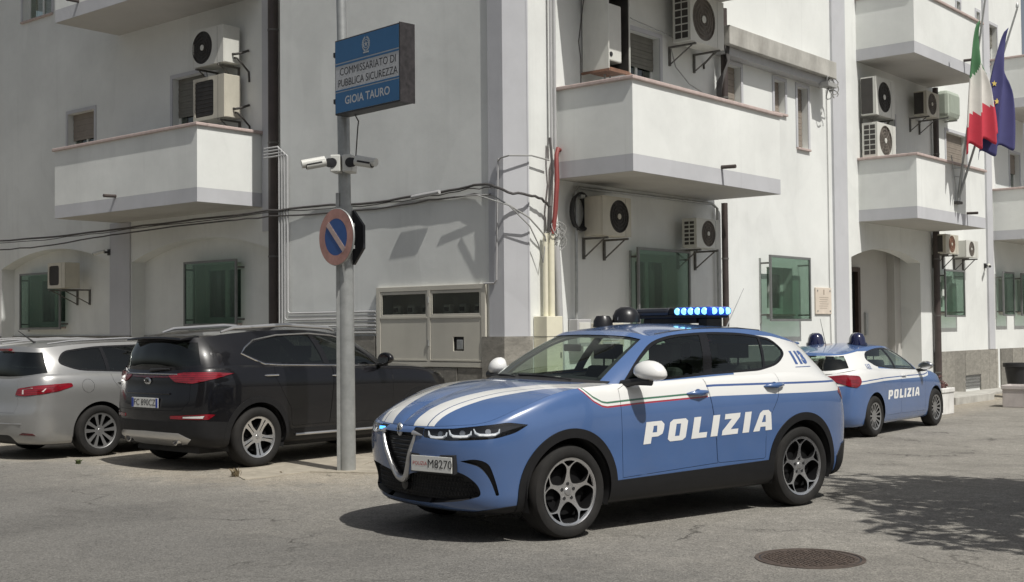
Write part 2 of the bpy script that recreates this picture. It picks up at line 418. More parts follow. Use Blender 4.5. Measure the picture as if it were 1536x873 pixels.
mb = plate([[(-11.055, 13.50), (-11.045, 13.52), (-11.30, 13.255), (-11.58, 13.255), (-11.58, 13.288), (-11.308, 13.288), (-11.078, 13.518)]], TOP - 1.46, lambda u, v, w: (u, v, 1.46 + w)); mb.build('pilaster', LILAC, station)
mb = plate([[(-11.02, 13.48), (-11.02, 13.54), (-11.07, 13.54), (-11.285, 13.31), (-11.70, 13.31), (-11.70, 13.225), (-11.28, 13.225)]], 1.66, lambda u, v, w: (u, v, -0.2 + w)); mb.build('stone_slab', STONE, station)
WD = (20.42, 21.42, 1.80, 2.66)
wall(FW, 13.52, 35.0, [rect(*WD), arch_loop(24.0, 27.6, 2.98, 3.22, -0.3), rect(16.18, 17.40, 1.60, 2.74), rect(28.8, 29.55, 1.88, 2.72),
     rect(32.75, 33.4, 1.9, 2.75), rect(34.2, 34.8, 1.9, 2.75), rect(16.02, 16.94, 5.0, 6.27), rect(19.0, 19.56, 5.0, 6.2),
     rect(20.80, 21.22, 5.57, 6.18), rect(21.72, 22.15, 5.0, 6.18), rect(25.85, 26.3, 5.0, 6.15), rect(29.3, 30.66, 5.0, 6.2), rect(33.8, 34.6, 5.1, 6.15), rect(32.42, 33.0, 8.3, 9.35), rect(31.5, 31.75, 9.15, 9.5), rect(30.15, 30.4, 9.15, 9.5)], th=0.3)
# return wall that closes the corner block on the left wing and the rear of the rooms
mb = MB(); mb.ab(15.9, 16.2, 13.74, 14.2, -0.4, TOP); mb.ab(11.4, 36, 17.0, 17.2, -0.4, 3.6); mb.build('wall', WHITE, station)
# roof slab far above the frame; unseen left-wing overhang added to shade its wall
mb = MB(); mb.ab(11.0, 36.0, 13.9, 38.0, TOP, TOP + 0.25); mb.ab(16.25, 36.0, 12.41, 13.9, TOP + 0.004, TOP + 0.25); mb.ab(10.7, 16.25, 12.95, 13.9, TOP, TOP + 0.25); mb.build('roof', CONC, station)
# near-black solid blocks behind the openings; unlit-room shade put into the colour
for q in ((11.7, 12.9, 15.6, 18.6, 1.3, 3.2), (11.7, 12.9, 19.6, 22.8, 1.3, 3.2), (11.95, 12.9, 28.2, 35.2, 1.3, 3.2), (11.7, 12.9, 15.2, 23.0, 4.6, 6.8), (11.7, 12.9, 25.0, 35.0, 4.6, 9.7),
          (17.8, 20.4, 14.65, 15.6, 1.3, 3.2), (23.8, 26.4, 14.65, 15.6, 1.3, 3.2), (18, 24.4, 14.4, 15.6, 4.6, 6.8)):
    mb = MB(); mb.ab(*q); mb.build('unlit_room_block', DARKROOM, station)
# entrance porch behind the arch: side walls, back wall, door
mb = MB(); mb.ab(11.38, 11.72, 27.6, 27.75, -0.3, 3.4); mb.ab(11.38, 11.72, 23.85, 24.0, -0.3, 3.4); mb.ab(11.38, 11.9, 23.8, 27.8, 3.3, 3.45)
mb.build('porch_wall', WHITE, station)
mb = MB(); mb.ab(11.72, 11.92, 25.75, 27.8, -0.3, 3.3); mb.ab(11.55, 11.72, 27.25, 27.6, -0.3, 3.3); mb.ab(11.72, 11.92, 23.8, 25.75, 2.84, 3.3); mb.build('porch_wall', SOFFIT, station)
DOORB = M('dark brown entrance door', (0.060, 0.038, 0.028), 0.5, var=0.2)
d = MB(); d.ab(11.68, 11.78, 25.62, 25.75, -0.2, 2.84); d.ab(11.68, 11.78, 23.85, 24.0, -0.2, 2.84); d.ab(11.68, 11.78, 24.0, 25.62, 2.74, 2.84); d = d.build('entrance_door', DOORB, station, bevel=0.006)
mb = MB(); mb.ab(11.76, 11.80, 24.0, 25.62, -0.2, 2.74); mb.build('door_leaf', M('dark door glass', (0.012, 0.013, 0.012), 0.3), d)
mb = MB(); mb.ab(11.67, 11.72, 25.98, 26.10, 1.35, 1.85); mb.build('bell_panel', ALU, station, bevel=0.004)

# --- lilac pilasters
mb = MB(); FA.box(mb, 21.30, 22.0, 0, 0.03, 1.5, 3.72); mb.build('pilaster', LILAC, station)
mb = MB(); FA.box(mb, 17.0, 17.22, 0, 0.03, 3.3, TOP); mb.build('pilaster', LILAC, station)
mb = MB(); FW.box(mb, 23.17, 23.78, 0, 0.05, -0.3, TOP); mb.build('pilaster', LILAC, station)
mb = MB(); FW.box(mb, 31.9, 32.3, 0, 0.05, 0.94, TOP); mb.build('pilaster', LILAC, station)

# --- stone base, built slab by slab
def slabs(face, segs, z0, z1, prot=0.045):
    for u0, u1, *zz in segs:
        mb = MB(); za, zb = (zz if zz else (z0, z1)); j = 0.006
        pr = prot + random.uniform(-0.006, 0.006)
        face.box(mb, u0 + j, u1 - j, -0.02, pr, za, zb - random.uniform(0, 0.004)); mb.build('stone_slab', STONE, station, bevel=0.005)
slabs(ARB, [(16.9, 17.7), (17.7, 18.5), (18.5, 19.3), (19.3, 20.1), (20.1, 20.7), (20.7, 21.27), (22.05, 22.8), (22.8, 23.6), (23.6, 24.4), (24.4, 25.2), (25.2, 25.9), (25.9, 26.35)], -0.2, 1.5)
slabs(FA, [(16.25, 16.85), (21.27, 21.66), (21.66, 22.05), (26.35, 27.2), (27.2, 28.0)], -0.2, 1.5)
slabs(FB, [(11.70, 12.2, -0.2, 1.01), (12.2, 12.7, -0.2, 1.01), (12.7, 13.2, -0.2, 1.01), (13.2, 13.9, -0.2, 1.01), (13.9, 14.5), (14.5, 15.1), (15.1, 15.7), (15.7, 16.18)], -0.2, 1.48)
slabs(FW, [(13.54 + 0.8 * i, 14.34 + 0.8 * i) for i in range(12)], -0.3, 0.94, 0.04)
slabs(FW, [(28.35, 28.95), (28.95, 29.5), (29.5, 30.2), (30.2, 31.25, 0.33, 0.94), (31.25, 31.86), (31.86, 32.34), (32.34, 32.5), (32.75, 33.6), (33.6, 34.4), (34.4, 35)], -0.3, 0.94)
# basement grating with crossed bars beside the step
mb = MB(); FW.box(mb, 30.2, 31.25, -0.05, -0.02, 0, 0.33); g = mb.build('basement_grating', GRILLE, station)
mb = MB()
for i in range(16):
    u = 30.12 + i * 0.075; FWp = FW.P
    mb.tube([FWp(u, 0.02, 0.0), FWp(u + 0.16, 0.02, 0.32)], 0.007, 5); mb.tube([FWp(u + 0.16, 0.026, 0.0), FWp(u, 0.026, 0.32)], 0.007, 5)
mb.build('bar', M('dull grey bars', (0.13, 0.13, 0.125), 0.7), g)
# steps up to the entrance side
mb = MB(); mb.ab(9.95, 11.1, 26.6, 29.0, -0.4, 0.0); mb.build('step', CONC, station, bevel=0.012)
mb = MB(); mb.ab(10.45, 11.1, 29.0, 35.0, -0.4, -0.06); mb.build('step', CONC, station, bevel=0.012)
mb = MB(); mb.ab(10.5, 11.98, 24.02, 26.58, -0.4, -0.02); mb.build('step', CONC, station, bevel=0.012)

# --- balconies
def balcony(face, u0, u1, depth, z, left=True, right=True, spout=None, rail=1.27):
    t = 0.13; mb = MB()
    zb, zt = z + 0.24, z + rail
    lo, hi = (u0, u1)
    face.box(mb, lo, hi, depth - t, depth, zb, zt)
    face.box(mb, lo, lo + t, 0, depth - t, zb, zt); face.box(mb, hi - t, hi, 0, depth - t, zb, zt)
    o = mb.build('balcony', WHITE2, station)
    mb = MB(); face.box(mb, lo, hi, 0, depth, z, zb - 0.0005); mb.build('slab', LILAC, o)
    mb = MB(); face.box(mb, lo + 0.004, hi - 0.004, 0.004, depth - 0.004, z - 0.004, z - 0.001); mb.build('soffit', SOFFIT, o)  # thin sheet under the slab; warm ground bounce put into its colour
    mb = MB(); e = 0.045
    face.box(mb, lo - e, hi + e, depth - t - e, depth + e, zt, zt + 0.055)
    face.box(mb, lo - e, lo + t + e, 0.0, depth - t - e, zt, zt + 0.055); face.box(mb, hi - t - e, hi + e, 0.0, depth - t - e, zt, zt + 0.055)
    mb.build('coping', COPING, o, bevel=0.012)
    if spout is not None:
        mb = MB(); p = face.P
        mb.tube([p(spout, depth - 0.05, z + 0.27), p(spout, depth + 0.24, z + 0.262)], 0.030, 10); mb.build('drain_spout', BROWN, o, True)
    return o
balcony(FA, 17.24, 21.72, BA - 12.38, 3.73, spout=19.66)
balcony(FA, 17.24, 21.72, BA - 12.38, 7.46, spout=20.9)
balcony(FW, 14.13, 18.37, AW - 9.69, 3.73, spout=16.5)
balcony(FW, 14.13, 18.37, AW - 9.69, 7.09, spout=16.5)
balcony(FW, 24.40, 28.30, AW - 9.83, 3.73, spout=27.15)
balcony(FW, 24.40, 28.30, AW - 9.83, 7.09, spout=27.15)
balcony(FW, 32.42, 36.4, AW - 9.83, 3.73)
balcony(FW, 32.42, 36.4, AW - 9.83, 7.09)

# --- windows
def simple_window(face, u0, u1, z0, z1, shut=None, drop=1.0, sill=True, tint=None, frm=None, deep=0.14):
    """frame set into the opening, pane, and a roller shutter let down by `drop`"""
    mb = MB(); f = 0.05
    face.box(mb, u0, u0 + f, -deep - 0.05, -deep, z0, z1); face.box(mb, u1 - f, u1, -deep - 0.05, -deep, z0, z1)
    face.box(mb, u0 + f, u1 - f, -deep - 0.05, -deep, z1 - f, z1); face.box(mb, u0 + f, u1 - f, -deep - 0.05, -deep, z0, z0 + f)
    if u1 - u0 > 0.8: face.box(mb, (u0 + u1) / 2 - 0.03, (u0 + u1) / 2 + 0.03, -deep - 0.05, -deep, z0 + f, z1 - f)
    w = mb.build('window', frm or FRAMEW, station)
    mb = MB(); face.box(mb, u0 + f, u1 - f, -deep - 0.03, -deep - 0.022, z0 + f, z1 - f); mb.build('pane', WGLASS, w)
    if shut:
        mb = MB(); n = max(4, int((z1 - z0) * drop / 0.055)); hh = (z1 - z0) * drop / n
        for i in range(n):
            zt = z1 - i * hh; face.box(mb, u0 + 0.012, u1 - 0.012, -deep + 0.01, -deep + 0.022 + 0.004 * (i % 2), zt - hh + 0.004, zt)
        mb.build('shutter', shut, w)
    if sill:
        mb = MB(); face.box(mb, u0 - 0.05, u1 + 0.05, -0.13, 0.05, z0 - 0.045, z0 - 0.003); mb.build('sill', COPING, w, bevel=0.006)
    # raised surround
    mb = MB(); s = 0.07
    face.box(mb, u0 - s, u0, 0.0, 0.018, z0, z1 + s); face.box(mb, u1, u1 + s, 0.0, 0.018, z0, z1 + s); face.box(mb, u0, u1, 0.0, 0.018, z1, z1 + s)
    mb.build('surround', LILAC, w)
    return w
simple_window(FA, 18.9, 19.9, 5.0, 6.34, SHUT, 0.55, False)
simple_window(FA, 22.6, 23.6, 5.0, 6.1, SHUTB, 0.5, False)
simple_window(FA, 24.25, 25.45, 8.35, 9.7, SHUTB, 0.4)
simple_window(FW, 16.02, 16.94, 5.0, 6.27, SHUT, 0.42, False)
simple_window(FW, 19.0, 19.56, 5.0, 6.2, SHUTB, 0.7, False)
simple_window(FW, 20.80, 21.22, 5.57, 6.18, SHUTB, 1.0)
simple_window(FW, 21.72, 22.15, 5.0, 6.18, SHUTB, 1.0)
simple_window(FW, 25.85, 26.3, 5.0, 6.15, SHUT, 1.0, False)
simple_window(FW, 29.3, 30.66, 5.0, 6.2, SHUTB, 0.75)
simple_window(FW, 33.8, 34.6, 5.1, 6.15, SHUTB, 0.5)
simple_window(FW, 32.42, 33.0, 8.3, 9.35, SHUT, 0.5)
simple_window(FW, 31.5, 31.75, 9.15, 9.5, SHUT, 1.0, False)
simple_window(FW, 30.15, 30.4, 9.15, 9.5, SHUT, 1.0, False)

def guard_window(face, o, g, stand=0.2, left_posts=True):
    """window in opening o behind a sheet of green security glass g standing off the wall"""
    u0, u1, z0, z1 = o; G0, G1, H0, H1 = g
    mb = MB(); f = 0.11; dp = 0.20
    face.box(mb, u0, u0 + f, -dp - 0.06, -dp, z0, z1); face.box(mb, u1 - f, u1, -dp - 0.06, -dp, z0, z1)
    face.box(mb, u0 + f, u1 - f, -dp - 0.06, -dp, z1 - f, z1); face.box(mb, u0 + f, u1 - f, -dp - 0.06, -dp, z0, z0 + f)
    um = (u0 + u1) / 2; face.box(mb, um - 0.05, um + 0.05, -dp - 0.06, -dp + 0.004, z0 + f, z1 - f)
    w = mb.build('window', FRAMEW, station, bevel=0.004)
    mb = MB(); face.box(mb, u0 + f, u1 - f, -dp - 0.035, -dp - 0.028, z0 + f, z1 - f); mb.build('pane', WGLASS, w)
    mb = MB(); face.box(mb, u0 - 0.03, u1 + 0.03, -0.12, 0.04, z0 - 0.04, z0 - 0.003); mb.build('sill', COPING, w)
    mb = MB(); t = 0.042
    face.box(mb, G0, G0 + t, stand, stand + 0.035, H0, H1); face.box(mb, G1 - t, G1, stand, stand + 0.035, H0, H1)
    face.box(mb, G0 + t, G1 - t, stand, stand + 0.035, H1 - t, H1); face.box(mb, G0 + t, G1 - t, stand, stand + 0.035, H0, H0 + t)
    gf = mb.build('guard_window', FRAMED, station)
    mb = MB(); face.box(mb, G0 + t, G1 - t, stand + 0.012, stand + 0.024, H0 + t, H1 - t); mb.build('glass_pane', GGLASS, gf)
    mb = MB()
    for u in (G0 + 0.03, G1 - 0.05):
        if u == G0 + 0.03: face.box(mb, u, u + 0.03, 0.0, 0.025, H0 - 0.04, H1 - 0.05)
        for z in (H0 + 0.10, H1 - 0.16):
            mb = MB(); face.box(mb, u + 0.004, u + 0.026, 0.0, stand, z, z + 0.03); mb.build('bracket', DSTEEL, gf)
    mb = MB(); q = G0 + 0.03 if face.k == 'a' else G1 - 0.06
    face.box(mb, q, q + 0.03, 0.002, 0.03, H0 - 0.04, H1 - 0.05); mb.build('upright', STEEL, gf)
    return gf
guard_window(FW, WD, (20.10, 21.68, 1.66, 2.86), 0.22)
guard_window(FW, (16.18, 17.40, 1.60, 2.74), (15.98, 17.5, 1.5, 2.82), 0.16)
guard_window(FW, (28.8, 29.55, 1.88, 2.72), (28.5, 29.75, 1.75, 2.86), 0.2)
guard_window(FW, (32.75, 33.4, 1.9, 2.75), (32.45, 33.3, 1.78, 2.92), 0.2)
guard_window(FW, (34.2, 34.8, 1.9, 2.75), (33.85, 34.8, 1.78, 2.92), 0.2)
guard_window(ARB, (18.25, 19.60, 1.72, 2.82), (18.11, 19.70, 1.67, 2.87), 0.18)
guard_window(ARB, (24.22, 25.66, 1.70, 2.82), (24.07, 25.74, 1.64, 2.86), 0.18)

# --- concrete eaves gutter on the sunlit wing, with its dark underside
mb = MB(); FW.box(mb, 18.62, 22.75, 0.0, 0.34, 6.42, 6.75); led = mb.build('gutter_ledge', CONC, station, bevel=0.01)
mb = MB(); FW.box(mb, 18.64, 22.72, 0.0, 0.22, 6.28, 6.415); mb.build('soffit', GREYP, led)
# --- downpipes
def pipe(name, pts, r, mt, n=10, clips=0):
    mb = MB(); mb.tube(pts, r, n); o = mb.build(name, mt, station, True)
    if clips:
        (x0, y0, z0), (x1, y1, z1) = pts[0], pts[-1]
        for i in range(clips):
            t = (i + 0.5) / clips; z = z0 + (z1 - z0) * t; mb = MB(); mb.lathe([(r + 0.002, z), (r + 0.008, z), (r + 0.008, z + 0.03), (r + 0.002, z + 0.03)], 10, 'z', (x0, y0, 0), True); mb.build('clip', DSTEEL, o)
    return o
pipe('downpipe', [(-16.79, 13.62, -0.1), (-16.79, 13.62, TOP)], 0.09, BROWN, 14, 6)
pipe('downpipe', [(-10.95, 18.72, -0.2), (-10.95, 18.72, 3.7)], 0.055, BROWN, 12, 2)
pipe('downpipe', [(-10.95, 18.78, 5.0), (-10.95, 18.78, 7.09)], 0.06, BROWN, 12, 2)
pipe('downpipe', [(-10.97, 28.30, -0.2), (-10.97, 28.30, 3.73)], 0.075, BROWN, 12, 3)
pipe('downpipe', [(-10.97, 28.42, 5.0), (-10.97, 28.42, 7.09)], 0.065, BROWN, 12, 2)
# --- grey conduits on the corner block, bending towards the meter cabinet
KB = 13.29 / 13.0
def KX(p): return (p[0] * KB, p[1] * KB, 1.57 + (p[2] - 1.57) * KB)
for i in range(4):
    u = 15.82 - i * 0.07; zt = 4.56 - 0.05 * i; zb = 1.53 + i * 0.105
    pipe('conduit', [KX(q) for q in [(-16.2, 12.95, zt), (-u - 0.03, 12.95, zt), (-u, 12.95, zt - 0.03), (-u, 12.95, zb + 0.04), (-u + 0.04, 12.95, zb), (-13.58, 12.95, zb)]], 0.015, GREYP, 8)
for z in (1.58, 1.69, 1.79): pipe('conduit', [KX(q) for q in [(-15.6, 12.955, z), (-13.58, 12.955, z)]], 0.013, GREYP, 8)
pipe('conduit', [KX(q) for q in [(-11.12, 12.94, 3.92), (-11.15, 12.94, 3.07), (-11.17, 12.94, 2.24), (-11.21, 12.94, 2.2), (-11.40, 12.94, 2.2)]], 0.012, GREYP, 8)
pipe('conduit', [(-11.0, 14.53, 1.70), (-11.0, 14.55, 3.56), (-11.0, 14.62, 3.64), (-11.0, 18.40, 3.67), (-11.0, 18.56, 3.6), (-11.0, 18.58, -0.1)], 0.024, STEEL, 8)
# --- cream pipes and electric box in the corner
for u, r, z1 in ((13.80, 0.035, 2.92), (13.93, 0.05, 2.93)): pipe('conduit', [(-10.99, u, 1.72), (-10.99, u, z1)], r, CREAMP, 12)
pipe('conduit', [(-10.98, 14.03, 2.75), (-10.98, 14.06, 2.4), (-10.98, 14.12, 1.2), (-10.98, 14.13, -0.1)], 0.055, GREYP, 12)
for u, r in ((13.98, 0.022), (14.06, 0.026)): pipe('conduit', [(-11.0, u, 4.15), (-11.0, u, TOP - 0.1)], r, GREYP, 8)
# ================================================================== THINGS FIXED TO THE BUILDING
def make_ac(label, face, u, z, w=0.8, h=0.56, d=0.32, mt=None, fan=None, off=0.06, bracket=True, hose=None, fanside=0.42, slots=False, solid_side=False, square=False):
    """outdoor unit hung on a wall; u, z = lower left corner seen from outside, off = gap to the wall"""
    mt = mt or ACW; fan = fan or GRILLE
    flip = face.k == 'b'
    base = face.world(u, 0, z)
    t = thing('air_conditioner', label, 'air conditioner', base, face.rz, 'air conditioning units on the walls')
    # local frame: x along the wall to the right, -y out of the wall
    y0, y1 = -off - d, -off
    mb = MB(); mb.box(0, w, y0 + 0.025, y1, 0.02, h); mb.build('casing', mt, t, bevel=0.012)
    if square:
        mb = plate([rect(0.0, w, 0.02, h), rounded([(0.05, 0.08), (w * 0.66, 0.08), (w * 0.66, h - 0.06), (0.05, h - 0.06)], 0.06)], 0.022, lambda a, b, c: (a, y0 + c, b)); fp = mb.build('front_panel', mt, t)
        mb = MB(); mb.box(0.03, w * 0.69, y0 + 0.018, y0 + 0.024, 0.06, h - 0.04); mb.build('fan_disc', fan, fp)
        mb = MB()
        for k in range(9): zz = 0.10 + k * (h - 0.2) / 8; mb.box(0.05, w * 0.66, y0 + 0.004, y0 + 0.012, zz, zz + 0.012)
        mb.build('fan_guard', fan, t)
    else:
        r = min(h * 0.43, w * 0.34); cx = w * fanside; cz = h * 0.52
        mb = plate([rect(0.0, w, 0.02, h), circ(cx, cz, r, 28)], 0.022, lambda a, b, c: (a, y0 + c, b))
        fp = mb.build('front_panel', mt, t)
        mb = MB(); mb.lathe([(0.001, y0 + 0.0215), (r, y0 + 0.0215)], 28, 'y', (cx, 0, cz)); mb.build('fan_disc', fan, fp)
        mb = MB()
        for k in range(4):
            rr = r * (0.98 - 0.21 * k); mb.lathe([(rr - 0.008, y0 - 0.002), (rr + 0.004, y0 - 0.002), (rr + 0.004, y0 + 0.008), (rr - 0.008, y0 + 0.008)], 24, 'y', (cx, 0, cz), True)
        for k in range(10):
            a = k * math.pi / 5 + 0.2
            mb.tube([(cx + r * 0.12 * math.cos(a), y0 + 0.002, cz + r * 0.12 * math.sin(a)), (cx + r * 0.99 * math.cos(a), y0 + 0.002, cz + r * 0.99 * math.sin(a))], 0.0045, 4)
        mb.build('fan_guard', fan, t)
        mb = MB(); mb.lathe([(0.0, y0 - 0.008), (r * 0.17, y0 - 0.006), (r * 0.18, y0 + 0.004)], 16, 'y', (cx, 0, cz)); mb.build('hub', mt, t, True)
    mb = MB(); mb.box(w * 0.80, w * 0.80 + 0.004, y0 - 0.0015, y0 + 0.01, 0.03, h - 0.015); mb.build('panel_joint', GRILLE, t)
    if slots:      # pressed coil openings on the visible left end
        mb = MB()
        for i in range(6):
            for j in range(2):
                zz = 0.07 + i * (h - 0.1) / 6; yy = y0 + 0.05 + j * (d - 0.08) / 2
                mb.box(-0.003, 0.01, yy, yy + (d - 0.12) / 2, zz, zz + (h - 0.1) / 6 - 0.022)
        mb.build('coil_slot', GRILLE, t)
    if solid_side:
        mb = MB(); mb.box(-0.003, 0.01, y0 + 0.07, y1 - 0.01, 0.05, h - 0.03); mb.build('coil', GRILLE, t)
    if bracket:
        for x in (0.1 * w, 0.82 * w):
            mb = MB(); mb.box(x, x + 0.035, y0 - 0.02, 0.0, -0.03, 0.0); mb.box(x, x + 0.035, -0.035, 0.0, -0.32, -0.03)
            mb.tube([(x + 0.017, -0.02, -0.3), (x + 0.017, y0 + 0.05, -0.03)], 0.012, 5); mb.build('bracket', DSTEEL, t)
    if hose:
        mb = MB(); xe = w + 0.0
        mb.tube([(xe, -off - 0.12, 0.12), (xe + 0.07, -off - 0.12, 0.10), (xe + 0.12, -off - 0.06, 0.02), (xe + 0.14, -0.02, -0.12), (xe + 0.15, -0.015, -hose)], 0.018, 7)
        mb.tube([(xe, -off - 0.16, 0.18), (xe + 0.06, -off - 0.16, 0.17), (xe + 0.10, -off - 0.05, 0.20), (xe + 0.14, -0.02, 0.26)], 0.022, 7); mb.build('hose', GRILLE, t, True)
    return t
# On the left wing walls (faces of kind 'b') local x runs to the viewer's right, i.e. towards smaller a.
make_ac('dirty white air conditioner, upper of the two stacked over the left balcony', FA, 18.62, 6.27, 0.88, 0.68, 0.36, ACW, GRILLE, 0.10, True, 0.3, 0.30)
make_ac('beige air conditioner with square dark grille, lower of the stack behind the left balcony parapet', FA, 18.62, 5.30, 0.90, 0.78, 0.36, ACB, GRILLE, 0.10, True, 0.5, 0.33, square=True)
make_ac('small cream air conditioner overlapping the green window in the far left arch', ARB, 23.80, 2.46, 0.66, 0.54, 0.34, ACB, GRILLE, 0.30, True, None, 0.36, square=True)
make_ac('large pale air conditioner under the corner balcony, left of the shaded window', FW, 14.72, 2.91, 0.72, 0.60, 0.34, ACB, GRILLE, 0.10, True, None, 0.58, False)
make_ac('small white air conditioner under the corner balcony beside the brown downpipe', FW, 17.30, 2.84, 0.74, 0.50, 0.28, ACW, GRILLEB, 0.16, True, None, 0.5, True)
make_ac('white air conditioner with brown fan guard high above the corner balcony parapet', FW, 17.10, 6.18, 1.05, 0.82, 0.34, ACW, GRILLEB, 0.16, True, 0.2, 0.40, True)
make_ac('large white air conditioner with dark side coil, upper of the pair beside the flags', FW, 24.45, 5.92, 0.94, 0.82, 0.34, ACW, GRILLE, 0.06, True, None, 0.45, False, True)
make_ac('air conditioner with slotted end and beige fan, lower of the pair beside the flags', FW, 24.48, 5.05, 0.94, 0.74, 0.34, ACW, GRILLEB, 0.06, False, None, 0.45, True)
make_ac('dusty air conditioner on a bracket under the upper right balcony soffit', FW, 27.05, 6.24, 0.74, 0.56, 0.30, ACB, GRILLEB, 0.14, True, None, 0.45, False, True)
make_ac('tall dark fronted air conditioner, left of the pair above the right guarded window', FW, 28.25, 3.20, 0.80, 0.46, 0.30, ACB, RUST, 0.05, True, None, 0.5, False, True)
make_ac('white round fan air conditioner, right of the pair above the right guarded window', FW, 29.55, 3.16, 0.80, 0.42, 0.30, ACW, GRILLEB, 0.05, True, None, 0.45)
# pale green rounded cabinet beside the flags
t = thing('wall_cabinet', 'pale green rounded cabinet hung on the wall left of the flags', 'cabinet', FW.world(28.62, 0, 6.42), FW.rz)
mb = MB(); mb.box(0, 0.78, -0.34, -0.02, 0, 0.64); mb.build('casing', M('pale green enamel', (0.42, 0.47, 0.40), 0.5, var=0.06, dirt=0.1), t, bevel=0.09)
mb = MB(); mb.box(0.08, 0.70, -0.346, -0.335, 0.10, 0.54); mb.build('front_panel', M('dull green panel', (0.33, 0.37, 0.31), 0.5), t, bevel=0.03)
for x in (0.1, 0.62): mb = MB(); mb.box(x, x + 0.04, -0.3, 0.0, -0.03, 0.0); mb.build('bracket', STEEL, t)

# open steel cabinet with a boiler on the corner balcony
t = thing('boiler_cabinet', 'white open fronted steel cabinet with rusty base above the corner balcony', 'cabinet', FW.world(14.80, 0, 5.38), FW.rz)
W_, D_, H_ = 0.56, 0.52, 1.25
mb = MB(); mb.box(0, 0.02, -D_, -0.04, 0.0, H_); mb.box(W_ - 0.02, W_, -D_, -0.04, 0.0, H_); mb.box(0.02, W_ - 0.02, -D_, -0.04, H_ - 0.02, H_); mb.box(0.02, W_ - 0.02, -0.06, -0.04, 0.03, H_ - 0.02)
mb.build('casing', ACW, t, bevel=0.004)
mb = MB(); mb.box(0.02, W_ - 0.02, -D_, -0.06, 0.0, 0.025); mb.box(-0.015, W_ + 0.015, -D_ - 0.015, -D_ + 0.02, -0.035, -0.001); mb.box(-0.015, 0.02, -D_ + 0.02, -0.02, -0.035, -0.001); mb.build('base_frame', RUST, t)
mb = MB(); mb.box(0.021, W_ - 0.021, -0.10, -0.062, 0.03, H_ - 0.03); mb.box(W_ - 0.026, W_ - 0.021, -D_ + 0.02, -0.101, 0.026, H_ - 0.022); mb.box(0.021, W_ - 0.027, -D_ + 0.02, -0.101, 0.026, 0.03); mb.build('inner_shade', GRILLE, t)  # dark sheets added inside: the open cabinet's shade is put into colour
bo = MB(); bo.box(0.05, 0.42, -D_ + 0.06, -0.12, 0.14, 1.0); bo = bo.build('boiler', ACW, t, bevel=0.02)
mb = MB(); mb.lathe([(0.0, -D_ + 0.05), (0.035, -D_ + 0.05), (0.035, -D_ + 0.07)], 14, 'y', (0.14, 0, 0.24)); mb.build('dial', BLACK, bo)
mb = MB(); mb.tube([(0.2, -0.3, -0.03), (0.2, -0.3, -0.16), (0.25, -0.02, -0.2)], 0.018, 7); mb.tube([(0.34, -0.3, -0.03), (0.34, -0.28, -0.2), (0.4, -0.02, -0.25)], 0.014, 7); mb.build('pipe', STEEL, t, True)
mb = MB(); mb.tube([(0.22, -0.3, H_), (0.22, -0.3, H_ + 0.18), (-0.1, -0.2, H_ + 0.22), (-0.6, -0.1, H_ + 0.22)], 0.05, 10); mb.build('flue', ACW, t, True)

# meter cabinet
t = thing('meter_cabinet', 'wide cream two door electricity meter cabinet with dark viewing windows', 'cabinet', FB.world(13.87, 0, 1.018), FB.rz)
CW_, CH_ = 2.18, 1.17
t.scale = (KB, 1, KB)
mb = MB(); mb.add(*(lambda q: (q.v, q.f))(plate([rect(0, CW_, 0, CH_), rect(0.085, 1.06, 0.07, CH_ - 0.07), rect(1.12, 2.10, 0.07, CH_ - 0.07)], 0.07, lambda a, b, c: (a, -0.055 + c, b))))
mb.box(0.02, CW_ - 0.02, 0.25, 0.27, 0.02, CH_ - 0.02); mb.box(0.02, CW_ - 0.02, 0.02, 0.25, 0.02, 0.06)
mb.build('cabinet_frame', CREAM, t, bevel=0.004)
for x0, x1, lab in ((0.09, 1.055, 0), (1.125, 2.095, 1)):
    holes = [rect(x0 + 0.03, x1 - 0.03, 0.76, 1.055)]
    if lab: holes.append(rect(x0 + 0.44, x0 + 0.64, 0.23, 0.43))
    d = plate([rect(x0, x1, 0.075, CH_ - 0.075)] + holes, 0.02, lambda a, b, c: (a, -0.048 + c, b)).build('door', CREAM, t, bevel=0.003)
    mb = MB(); mb.box(x0 + 0.03, x1 - 0.03, -0.040, -0.035, 0.76, 1.055); mb.build('pane', glass('meter window', (0.66, 0.68, 0.65), (1, 1, 1), 0.06, 0.06) if 'meter window' not in MATS else MATS['meter window'], d)
    mb = MB(); mb.box(x0, x1, -0.058, -0.0485, 0.70, 0.725); mb.box(x0, x1, -0.058, -0.0485, 0.085, 0.105); mb.build('rib', CREAM, d)
    for k in range(3):
        mm = MB(); mx = x0 + 0.14 + k * 0.30; mm.box(mx, mx + 0.15, 0.06, 0.16, 0.74, 0.90); mm = mm.build('meter', ACW, t, bevel=0.03)
        mb = MB(); mb.box(mx + 0.03, mx + 0.12, 0.054, 0.062, 0.80, 0.86); mb.build('dial', GRILLE, mm)
    if lab:
        mb = MB(); mb.box(x0 + 0.44, x0 + 0.64, -0.012, 0.0, 0.23, 0.43); mb.build('recess', BLACK, d)
        mb = MB(); mb.box(x0 + 0.50, x0 + 0.62, -0.045, -0.012, 0.25, 0.39); mb.build('lock', STEEL, d, bevel=0.01)
for z in (0.3, 0.92):
    mb = MB(); mb.box(-0.012, 0.0, -0.05, 0.0, z, z + 0.1); mb.build('hinge', STEEL, t)
    mb = MB(); mb.tube([(1.09, -0.06, z), (1.09, -0.06, z + 0.09)], 0.012, 6); mb.build('hinge', STEEL, t)

